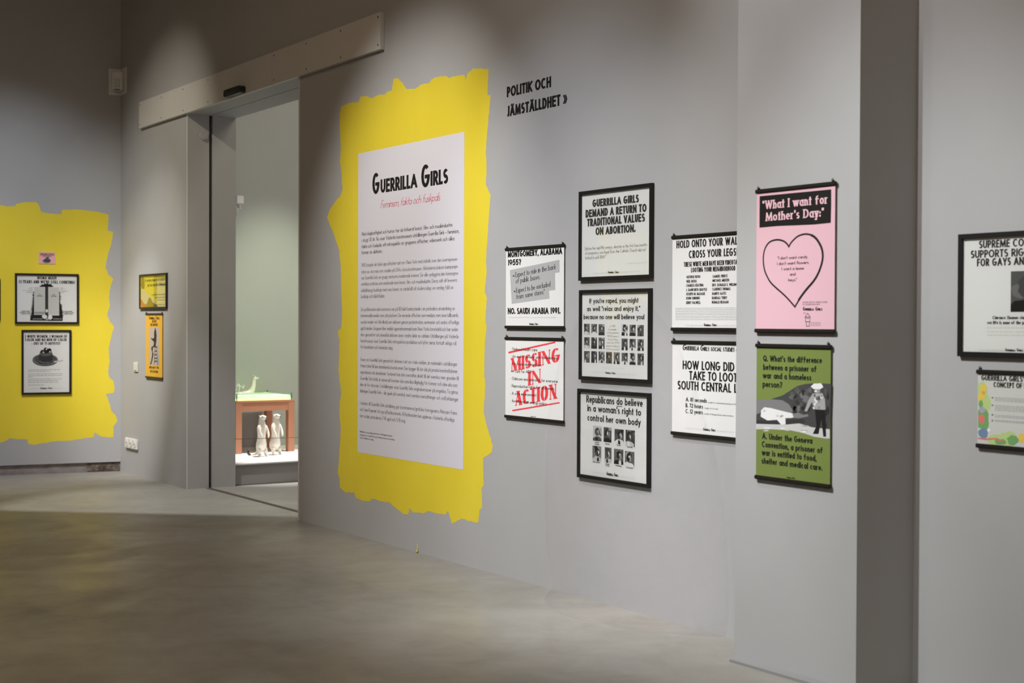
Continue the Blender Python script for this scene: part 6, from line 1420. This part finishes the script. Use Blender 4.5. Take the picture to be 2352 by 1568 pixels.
# broken plaster at the foot of the end wall
w = MB()
R = random.Random(7)
g = []
NX, NZ = 60, 14
for i in range(NX + 1):
    row = []
    for j in range(NZ + 1):
        s = -0.325 + 0.32 * i / NX
        edge = min(i, NX - i, 4) / 4
        jz = 0.012 + 0.078 * j / NZ
        d = -0.016 + (R.uniform(-.004, .004) if 0 < i < NX and 0 < j < NZ else 0)
        row.append(w.bm.verts.new(LW(s + (R.uniform(-.004, .004) if i else 0), jz, d)))
    g.append(row)
for i in range(NX):
    for j in range(NZ):
        w.bm.faces.new((g[i][j], g[i + 1][j], g[i + 1][j + 1], g[i][j + 1]))
struct(w.build('trim_8', m_broken, None, True))


# unseen spotlight added above the corner: its flap cuts the beam on the floor
nb, db, lb = Vector((1.83, -1.56, 0)).normalized(), Vector((1.56, 1.83, 0)).normalized(), Vector((3.0, -1.4, 5.4))
cb = Vector((lb.x, lb.y, 5.1)) - nb * .013
t = empty('added_spotlight', (3.0, -1.4, 5.1), 0, 'unseen black spotlight added above the corner, its flap cutting the floor light', 'spotlight')
w = MB()
q = [cb - db * .3, cb + db * .3, cb + db * .3 + nb * .35, cb - db * .3 + nb * .35]
w.prism([(p.x - 3.0, p.y + 1.4) for p in q], -.002, .002)
w.build('beam_flap', m_bar, t)
w = MB()
w.cyl((0, 0, .36), (0, 0, .50), .055, 16)
w.cyl((0, 0, .50), (0, 0, 1.5), .012, 8)
w.cyl((nb.x * .2, nb.y * .2, 0), (nb.x * .055, nb.y * .055, .42), .006, 6)
w.build('housing', m_bar, t)


# ------------------------------------------------------------------ painted patches
def rough_edge(pts, seed, k=3, amp=.0028):
    R = random.Random(seed)
    out = []
    for i, a in enumerate(pts):
        b = pts[(i + 1) % len(pts)]
        L = math.hypot(b[0] - a[0], b[1] - a[1])
        n = max(1, int(L / .02))
        for j in range(n):
            t = j / n
            am = amp if j else 0
            d = R.uniform(-am, am)
            out.append((a[0] + (b[0] - a[0]) * t - d * (b[1] - a[1]) / L, a[1] + (b[1] - a[1]) * t + d * (b[0] - a[0]) / L))
    return out


def patch(name, pts, seed, loc, rz, label):
    pts = rough_edge(pts, seed)
    pts = [(x - loc[0], z) for x, z in pts] if rz == 0 else pts
    n = len(pts)
    V = [(x, -0.0003, z) for x, z in pts] + [(x, 0.0, z) for x, z in pts]
    F = []
    for tri in tessellate_polygon([[Vector((x, z, 0)) for x, z in pts]]):
        a, b, c = tri
        k = (pts[b][0] - pts[a][0]) * (pts[c][1] - pts[a][1]) - (pts[b][1] - pts[a][1]) * (pts[c][0] - pts[a][0])
        F.append((a, b, c) if k > 0 else (a, c, b))
    F += [(i, (i + 1) % n, n + (i + 1) % n, n + i) for i in range(n)]
    o = mesh_obj(name, V, F, m_yellow)
    o.location = loc
    o.rotation_euler = (0, 0, rz)
    return tag(o, label, 'painted patch')


patch('painted_patch', DATA['patchW'], 3, (5.8, -0.0001, 0), 0, 'tall yellow brush-painted patch on the grey wall behind the white text panel')
patch('painted_patch', DATA['patchL'], 5, LW(0, 0, 0.0001), RZL, 'wide yellow brush-painted patch on the end wall behind black-framed posters')
R = random.Random(77)
far = [(-9.25, 2.6), (-8.8, 2.72), (-8.3, 2.66), (-7.9, 2.78), (-7.4, 2.70), (-7.02, 2.74), (-6.98, 2.3), (-7.05, 1.9), (-7.12, 1.72), (-7.2, 1.6), (-7.18, 1.0), (-7.4, .95), (-7.42, 1.62), (-7.9, 1.74), (-8.2, 1.70), (-8.6, 1.78), (-9.25, 1.72)]
patch('painted_patch', far, 9, LW(0, 0, 0.0001), RZL, 'yellow painted patch far along the end wall, seen only mirrored in the picture glass')
# a dried run of yellow paint at the floor
w = MB()
w.tube([(5.93, -.002, .062), (5.932, -.003, .03), (5.934, -.005, .012), (5.936, -.012, .003)], [.0022, .003, .005, .007], 7)
tag(w.build('paint_drip', m_yellow, None, True), 'small dried yellow paint drip at the foot of the grey wall', 'paint drip')


# ------------------------------------------------------------------ text panel and wall lettering
def panel():
    t = empty('text_panel', (5.086, -0.0005, 0.589), 0, 'tall white exhibition text panel on the yellow painted patch', 'text panel')
    W_, H_ = 1.404, 2.083
    p = Print()
    p.sheet(0, W_, 0, H_, -0.0006, 'vinyl', .0005)
    p.items(DATA['panel'], -0.0001)
    p.build('sheet', t)


panel()
t = empty('wall_lettering', (6.950, 0, 2.670), 0, 'black capital lettering in two lines high on the grey wall', 'lettering')
for e, nm in zip(DATA['letter'], ('text_line', 'text_line', 'arrow')):
    p = Print()
    p.items([e], 0.0002)
    p.build(nm, t)


# ------------------------------------------------------------------ posters
def place(wall, x, z, off=0.0):
    if wall == 'W':
        return (x, -off, z), 0.0
    if wall == 'P':
        return (x, -0.26 - off, z), 0.0
    return LW(x, z, off), RZL


def hook_mb(x, z):
    w = MB()
    w.cyl((x, 0, z + .008), (x, -.012, z + .008), .0035, 8)
    w.tube([(x, -.011, z + .008), (x, -.014, z + .011), (x + .005, -.014, z + .017), (x + .010, -.013, z + .011), (x + .008, -.012, z + .002), (x + .004, -.012, z - .006)], .0016, 6)
    return w


def rollup(key, wall, x0, z0, w_, h_, paper, label, group, cat='poster', bar_h=.017, ext=.006, curl=0.0):
    loc, rz = place(wall, x0 + w_ / 2, z0 - bar_h, 0)
    t = empty('hanging_poster', loc, rz, label, cat, group)
    zb = bar_h
    p = Print()
    p.sheet(-w_ / 2, w_ / 2, zb - .004, zb + h_ + .004, -0.010, paper)
    dat = [shift(e, -w_ / 2, zb) for e in DATA[key]]
    p.items(dat, -0.010)
    p.build('sheet', t)
    for nm, za, zc in (('top_bar', zb + h_, zb + h_ + bar_h), ('bottom_bar', 0, zb)):
        MB().box(-w_ / 2 - ext, w_ / 2 + ext, -.017, -.003, za, zc, .003).build(nm, m_bar, t)
    for sx in (-1, 1):
        hook_mb(sx * (w_ / 2 - .012) - .004, zb + h_ + bar_h - .004).build('hook', m_bar, t)
    return t


def shift(e, dx, dz):
    e = list(e)
    if e[0] in ('#poly', '#line'):
        e[1] = [(a + dx, b + dz) for a, b in e[1]]
    elif e[0] == '#bar':
        e[1] += dx
        e[2] += dz
        e[3] += dx
    elif e[0] == '#portrait':
        e[1] += dx
        e[2] += dz
        e[3] += dx
        e[4] += dz
    else:
        e[1] += dx
        e[2] += dz
        e[3] += dx
        e[4] += dz
    return e


def framed(key, wall, x0, z0, w_, h_, paper, label, group, fwid=.019, dep=.019):
    """x0, z0: lower left of the visible sheet"""
    loc, rz = place(wall, x0 + w_ / 2, z0 - fwid, 0)
    t = empty('framed_poster', loc, rz, label, 'poster', group)
    ox, oz = w_ / 2 + fwid, h_ + 2 * fwid
    bm = MB()
    b = bm.bm
    prof = [(0, 0), (0, -dep + .0015), (.0015, -dep), (fwid - .001, -dep), (fwid, -dep + .001), (fwid, -.002)]
    rings = []
    for (cx, cz, sx, sz) in ((-ox, 0, 1, 1), (ox, 0, -1, 1), (ox, oz, -1, -1), (-ox, oz, 1, -1)):
        rings.append([b.verts.new((cx + sx * u, y, cz + sz * u)) for u, y in prof])
    for k in range(4):
        r0, r1 = rings[k], rings[(k + 1) % 4]
        for j in range(len(prof) - 1):
            b.faces.new((r0[j], r1[j], r1[j + 1], r0[j + 1]))
    bm.build('frame', m_black, t)
    p = Print()
    p.sheet(-w_ / 2 - .001, w_ / 2 + .001, fwid - .001, fwid + h_ + .001, -0.008, paper)
    p.items([shift(e, -w_ / 2, fwid) for e in DATA.get(key, [])], -0.008)
    p.build('print', t)
    g = MB().box(-w_ / 2 - .0005, w_ / 2 + .0005, -.0142, -.0126, fwid - .0005, fwid + h_ + .0005).build('glazing', m_glass, t)
    g['label'] = 'clear picture glass'
    return t


GF = 'black framed posters on the long wall'
GR = 'posters hanging from black rails'
framed('f1', 'W', 7.720, 1.747, .587, .446, 'paper', 'black-framed white poster of large bold capitals, topmost of the three stacked frames beside the pier', GF)
framed('f2', 'W', 7.726, 1.210, .574, .448, 'paper', 'black-framed white poster with rows of small dark portraits, middle of the three stacked frames', GF)
framed('f3', 'W', 7.715, 0.676, .580, .446, 'paper', 'black-framed white poster with two rows of four pictures, lowest of the three stacked frames', GF)
rollup('mont', 'W', 6.974, 1.481, .583, .438, 'paper', 'white rail-hung poster with a slanted grey text block under bold capitals', GR)
rollup('miss', 'W', 6.974, 0.957, .583, .441, 'paper', 'white rail-hung poster with large red stencil stamp across a bulleted list', GR)
rollup('hold', 'W', 8.482, 1.478, .583, .440, 'paper', 'white rail-hung poster with two columns of names, half hidden behind the pier', GR)
rollup('how', 'W', 8.486, 0.960, .583, .437, 'paper', 'white rail-hung poster with a question in bold capitals, lower one half hidden behind the pier', GR)
rollup('pink', 'P', 9.358, 1.477, .462, .591, 'pinkpaper', 'pink rail-hung poster with a hand-drawn heart outline on the grey pier', 'posters on the pier')
rollup('green', 'P', 9.364, 0.836, .438, .559, 'greenpaper', 'olive green rail-hung poster with a torn grey photograph on the grey pier', 'posters on the pier')
framed('sup', 'W', 10.256, 1.392, .587, .445, 'paper', 'black-framed white poster right of the pier, cut by the right edge of the view', GF)
rollup('conc', 'W', 10.332, 1.034, .60, .272, 'concpaper', 'grey rail-hung poster bordered with painted flowers, right of the pier', GR)
framed('moma', 'L', -0.980, 1.486, .557, .452, 'paper', 'black-framed landscape poster with two pale tower columns in dark foliage on the end wall', 'black framed posters on the end wall')
framed('w3', 'L', -0.920, .799, .426, .591, 'paper', 'black-framed upright poster with a grey cake on a plate on the end wall', 'black framed posters on the end wall')
framed('none', 'L', -1.113 / CL - .019 - .557, 1.52, .557, .36, 'paper', 'black-framed poster at the far left edge of the view on the yellow patch', 'black framed posters on the end wall')
framed('naked', 'W', 0.612, 1.632, .700, .292, 'yellowpaper', 'black-framed wide yellow poster on the wall left of the doorway', GF)
rollup('whit', 'W', 0.765, 0.976, .446, .580, 'orangepaper', 'orange yellow rail-hung poster with a grey figure on a stool, left of the doorway', GR)
# small pink card
t = Print()
t.sheet(-.0765, .0765, 0, .113, -.004, 'cardpink', .0032)
t.items([shift(e, -.0765, 0) for e in DATA['card']], -.004)
o = t.build('postcard', None)
o.location = LW(-0.7015, 2.052, .001)
o.rotation_euler = (0, 0, RZL)
tag(o, 'small pink printed card with a dark cake above the framed posters', 'card')


# ------------------------------------------------------------------ door valance with screws, sensor
t = empty('door_valance', (0.626, 0, 3.338), 0, 'long pale board boxing the sliding door track above the doorway', 'board')
MB().box(0, 3.068, -.032, -.0005, 0, .251, .0015).build('panel', m_board, t)
MB().box(3.0715, 4.833, -.032, -.0005, 0, .251, .0015).build('panel', m_board, t)
for i, x in enumerate((.033, .614, 1.167, 1.752, 3.111, 3.685, 4.245, 4.80)):
    for z in (.033, .220):
        MB().cyl((x, -.0318, z), (x, -.0332, z), .0065, 10).build('screw', m_hole, t)
t = empty('door_sensor', (3.02, -.032, 3.342), 0, 'black motion sensor box mounted on the pale board over the doorway', 'sensor')
w = MB()
w.slab([(-.165, .012), (-.14, 0), (.15, 0), (.165, .012), (.165, .045), (.15, .058), (-.15, .058), (-.165, .045)], -.055, 0)
w.build('housing', m_bar, t)
MB().box(-.10, .10, -.0575, -.0545, .006, .020, .001).build('lens', new_mat('dark_green_lens', (.03, .035, .015), .2, .6), t)
MB().box(-.05, -.025, -.0562, -.0545, .040, .050).build('badge', m_hole, t)

# motion detector in the corner
t = empty('motion_detector', (0, 0, 3.735), 0, 'white motion detector on a folded plate high in the corner', 'detector')
w = MB()
q0, q1 = LW(-.005, 0, .004), LW(-.118, 0, .004)
for a, b in (((q1.x, q1.y), (q0.x + .002, q0.y - .002)),):
    w.prism([a, b, (b[0] + .004, b[1] - .001), (a[0] + .004, a[1] - .001)], 0, .262)
w.build('corner_plate', m_white, t)
MB().box(.006, .20, -.008, -.003, 0, .262).build('corner_plate', m_white, t)
h = bpy.data.objects.new('housing', None)
bm = MB()
bm.box(-.052, .052, -.045, 0, -.10, .090, .010)
ho = bm.build('housing', m_white, t)
dirx = math.radians(62)
ho.location = (.050, -.045, .130)
ho.rotation_euler = (math.radians(-6), 0, dirx)
lo = MB().box(-.038, .038, -.054, -.030, -.078, .028, .012).build('lens', m_lens, ho)
MB().box(-.026, .026, -.0468, -.044, -.096, -.088).build('slot', m_hole, ho)
bpy.data.objects.remove(h)

# light switch and socket strip on the wall left of the doorway
t = empty('light_switch', (.469, 0, 1.006), 0, 'ivory light switch on the wall left of the orange poster', 'switch')
MB().box(-.056, .056, -.012, 0, 0, .095, .004).build('plate', m_offw, t)
MB().box(-.038, .038, -.017, -.010, .014, .081, .003).build('rocker', m_offw, t)
t = empty('wall_socket', (.355, 0, .252), 0, 'white triple socket strip low on the wall near the corner', 'socket')
MB().box(-.173, .173, -.022, 0, 0, .101, .006).build('plate', m_white, t)
for x in (-.112, 0, .112):
    oo = MB().cyl((x, -.0215, .052), (x, -.0255, .052), .036, 20).build('outlet', m_white, t)
    MB().cyl((x - .012, -.0253, .052), (x - .012, -.0262, .052), .006, 8).cyl((x + .012, -.0253, .052), (x + .012, -.0262, .052), .006, 8).build('pin_hole', m_hole, oo)
# round cover high on the jamb, two plugs below it
t = empty('round_cover', (DX0 + .002, .150, 3.12), 0, 'round flat white cover plate high on the left door jamb', 'cover plate')
MB().cyl((0, 0, .035), (.012, 0, .035), .038, 28).build('disc', m_jamb, t)
MB().box(.010, .016, -.004, .004, .0, .022).build('tab', m_jamb, t)

# ------------------------------------------------------------------ the display beyond the doorway
t = empty('display_plinth', (1.1, 2.2, 0), 0, 'low white-topped display plinth on the floor beyond the doorway', 'plinth')
MB().box(-.895, .665, -1.735, 2.6, .004, .186).build('body', m_plinthf, t)
MB().box(-.897, .688, -1.737, 2.6, .186, .2, .002).build('top', m_plinth, t)

t = empty('tank_table', (.6, 1.157, .2), 0, 'reddish wooden table carrying the glowing glass tank on the plinth', 'table')
y0, y1 = -.312, .315
MB().box(-.3, .3, y0, y1, .498, .52, .002).build('tabletop', m_wood, t)
w = MB()
w.box(.262, .296, y0 + .064, y1 - .068, .415, .498)
w.box(-.296, -.262, y0 + .064, y1 - .068, .415, .498)
w.box(-.236, .236, y0 + .004, y0 + .036, .415, .498)
w.box(-.236, .236, y1 - .036, y1 - .004, .415, .498)
w.build('apron', m_wood, t)
for x0 in (-.3, .236):
    for ya, yb in ((y0, y0 + .064), (y1 - .068, y1)):
        MB().box(x0, x0 + .064, ya, yb, 0, .498, .001).build('leg', m_wood, t)

t = empty('glass_tank', (.6, 1.157, .72), 0, 'shallow glass tank of pale green water glowing yellow at its base on the wooden table', 'tank')
ty0, ty1 = -.302, .285
MB().box(-.285, .285, ty0 + .006, ty1 - .006, .0006, .022).build('light_strip', m_glow, t)
w = MB()
NX, NY = 26, 26
R = random.Random(2)
gv = [[w.bm.verts.new((-.284 + .568 * i / NX, ty0 + .007 + (ty1 - ty0 - .014) * j / NY, .046 + R.uniform(-.004, .004))) for j in range(NY + 1)] for i in range(NX + 1)]
for i in range(NX):
    for j in range(NY):
        w.bm.faces.new((gv[i][j], gv[i + 1][j], gv[i + 1][j + 1], gv[i][j + 1]))
w.box(-.284, .284, ty0 + .007, ty1 - .007, .0225, .046)
w.build('water', m_water, t)
for ya in (-.2, 0, .18):
    l_ = bpy.data.lights.new('tank_light', 'POINT')
    l_.energy, l_.color, l_.shadow_soft_size = .26, (.97, 1.0, .88), .01
    lo = bpy.data.objects.new('tank_light', l_)
    COL.objects.link(lo)
    lo.location = (.76, 1.157 + ya, .72 + .034)
for nm, (xa, xb, ya, yb) in (('pane', (.285, .293, ty0, ty1)), ('pane', (-.293, -.285, ty0, ty1)), ('pane', (-.285, .285, ty0, ty0 + .006)), ('pane', (-.285, .285, ty1 - .006, ty1))):
    MB().box(xa, xb, ya, yb, .0005, .068).build(nm, m_tank, t)
for ya in (ty0 - .002, ty1 - .006):
    for xa in (.287, -.295):
        MB().box(xa, xa + .008, ya, ya + .008, .0005, .069).build('corner_edge', m_tankedge, t)


def skin(name, chain_list, mat, parent, sub=2, loc=None, rz=0.0):
    """one continuous body: list of (id, (x,y,z), (rx,ry), parent id)"""
    me = bpy.data.meshes.new(name)
    ids = {c[0]: i for i, c in enumerate(chain_list)}
    me.from_pydata([c[1] for c in chain_list], [(ids[c[3]], i) for i, c in enumerate(chain_list) if c[3] is not None], [])
    me.materials.append(mat)
    o = link(bpy.data.objects.new(name, me), parent)
    md = o.modifiers.new('skin', 'SKIN')
    md.use_smooth_shade = True
    for i, c in enumerate(chain_list):
        sv = me.skin_vertices[0].data[i]
        sv.radius = c[2]
        sv.use_root = (c[3] is None)
    s = o.modifiers.new('sub', 'SUBSURF')
    s.levels = s.render_levels = sub
    return o


def ermine(loc, rz, label, turn=0.0, tail=True):
    """an upright stoat about 0.41 m tall; faces +x in its own frame"""
    t = empty('ermine_figurine', loc, rz, label, 'figurine', 'standing ceramic ermines')
    c, s_ = math.cos(turn), math.sin(turn)
    hx = lambda x, y, z: (0.010 + x * c - y * s_, x * s_ + y * c, z)
    B = [('hip', (-.004, 0, .100), (.046, .050), None), ('belly', (.002, 0, .160), (.041, .045), 'hip'), ('waist', (.002, 0, .215), (.037, .042), 'belly'), ('chest', (.006, 0, .270), (.037, .043), 'waist'),
         ('sh', (.006, 0, .308), (.033, .037), 'chest'), ('neck', (.006, 0, .340), (.033, .034), 'sh'), ('skull', hx(-.002, 0, .380), (.033, .033), 'neck'), ('snout', hx(.030, 0, .376), (.023, .022), 'skull'), ('nose', hx(.052, 0, .370), (.014, .013), 'snout'),
         ('rump', (-.030, 0, .055), (.034, .038), 'hip')]
    for sd, k in ((1, 'l'), (-1, 'r')):
        B += [('th' + k, (.006, sd * .034, .072), (.031, .026), 'hip'), ('kn' + k, (.024, sd * .040, .042), (.022, .019), 'th' + k), ('an' + k, (.008, sd * .038, .017), (.016, .015), 'kn' + k), ('ft' + k, (.050, sd * .040, .012), (.014, .012), 'an' + k),
              ('up' + k, (.022, sd * .042, .280), (.017, .016), 'chest'), ('el' + k, (.038, sd * .050, .235), (.014, .013), 'up' + k), ('wr' + k, (.058, sd * .042, .200), (.012, .011), 'el' + k), ('pw' + k, (.060, sd * .036, .180), (.011, .010), 'wr' + k)]
    if tail:
        B += [('t1', (-.055, -.012, .026), (.016, .014), 'rump'), ('t2', (-.085, -.034, .016), (.012, .012), 't1'), ('t3', (-.098, -.062, .015), (.011, .011), 't2')]
    o = skin('body', B, m_cer, t)
    if tail:
        w = MB()
        w.tube([(-.097, -.058, .015), (-.100, -.074, .018), (-.098, -.084, .030), (-.094, -.084, .050), (-.092, -.078, .070)], [.0105, .012, .012, .009, .003], 10)
        w.build('tail_tip', m_cerblk, t, True)['label'] = 'black tail tip'
    for sd in (1, -1):
        MB().ball(hx(-.012, sd * .024, .392), .0070, 10, (.6, .8, .8)).build('ear', m_cer, t, True)
        MB().ball(hx(.024, sd * .0225, .386), .0058, 10).build('eye', m_cerblk, t, True)['label'] = 'black glazed eye'
    MB().ball(hx(.0545, 0, .372), .0075, 10).build('nose', m_cerblk, t, True)['label'] = 'black glazed nose'
    return t


ermine((1.225, .972, .2), math.radians(15), 'cream ceramic ermine standing upright on the plinth, left one with a black tail tip', math.radians(10))
ermine((1.125, 1.162, .2), math.radians(15), 'cream ceramic ermine standing upright on the plinth, right one with no tail showing', math.radians(10), False)

# ermine swimming in the tank
t = empty('ermine_figurine', (.6, 1.09, .762), 0, 'pale ceramic ermine raising its neck out of the glowing tank', 'figurine')
B = [('mid', (0, -.03, .004), (.040, .034), None), ('rump', (0, -.09, .006), (.034, .030), 'mid'), ('tail', (0, -.145, .012), (.017, .016), 'rump'), ('chest', (0, .035, .022), (.040, .036), 'mid'),
     ('neck', (0, .060, .060), (.031, .031), 'chest'), ('neck2', (0, .070, .105), (.025, .026), 'neck'), ('neck3', (0, .072, .140), (.023, .024), 'neck2'), ('skull', (0, .078, .168), (.024, .023), 'neck3'), ('snout', (.004, .108, .168), (.015, .014), 'skull'), ('nose', (.006, .128, .166), (.009, .009), 'snout')]
skin('body', B, m_cer, t)
for sd in (1, -1):
    MB().ball((sd * .018, .072, .189), .006, 8).build('ear', m_cer, t, True)
    MB().ball((sd * .017 + .003, .100, .177), .004, 8).build('eye', m_cerblk, t, True)

# glass flowers at the left of the tank
t = empty('crystal_cluster', (.60, .985, .766), 0, 'sparkling clear crystal cluster in the left of the glowing tank', 'crystals')
R = random.Random(12)
for k in range(9):
    w = MB()
    bmesh.ops.create_icosphere(w.bm, subdivisions=1, radius=.011 * R.uniform(.6, 1.1), matrix=Matrix.Translation((R.uniform(-.05, .05), -.01 + k * .008, .085 + R.uniform(-.014, .02))))
    w.build('crystal', m_crystal, t)
MB().tube([(0, -.025, 0), (.01, -.02, .05), (0, 0, .09)], .005, 8).tube([(0, .02, 0), (0, .02, .05), (0, .03, .09)], .004, 8).build('stem', m_crystal, t, True)

# wire barrier in front of the plinth
w = MB()
w.tube([(DX0 + .001, .452, .430), (1.80, 1.1, .417), (1.80, 2.6, .40)], .0028, 6)
o = w.build('barrier_wire', m_steel)
tag(o, 'thin dark barrier wire stretched low in front of the ermines', 'wire')

# wall lamp with crystals on the far wall, and dark bracket above it
t = empty('wall_lamp', (.2, 1.14, 2.60), 0, 'small white wall lamp with hanging crystals on the wall beyond the doorway', 'lamp')
MB().box(0, .09, -.03, .045, .105, .185, .004).build('shade', new_mat('lamp_shade', (.8, .77, .78), .4, .4), t)
R = random.Random(21)
for k in range(22):
    r = k // 5
    w = MB()
    bmesh.ops.create_icosphere(w.bm, subdivisions=1, radius=.0085, matrix=Matrix.Translation((.045 + R.uniform(-.03, .035), -.03 + R.uniform(0, .07) * (1 - r * .18), .098 - r * .022 + R.uniform(-.006, .006))))
    w.build('crystal', m_crystal, t)
t = empty('wall_bracket', (.2, 1.075, 3.06), 0, 'black bracket on the far wall peeping past the door jamb', 'bracket')
MB().box(0, .012, -.02, .018, 0, .10, .002).build('plate', m_bar, t)
MB().box(.012, .05, -.006, .022, .03, .085, .003).build('arm', m_bar, t)
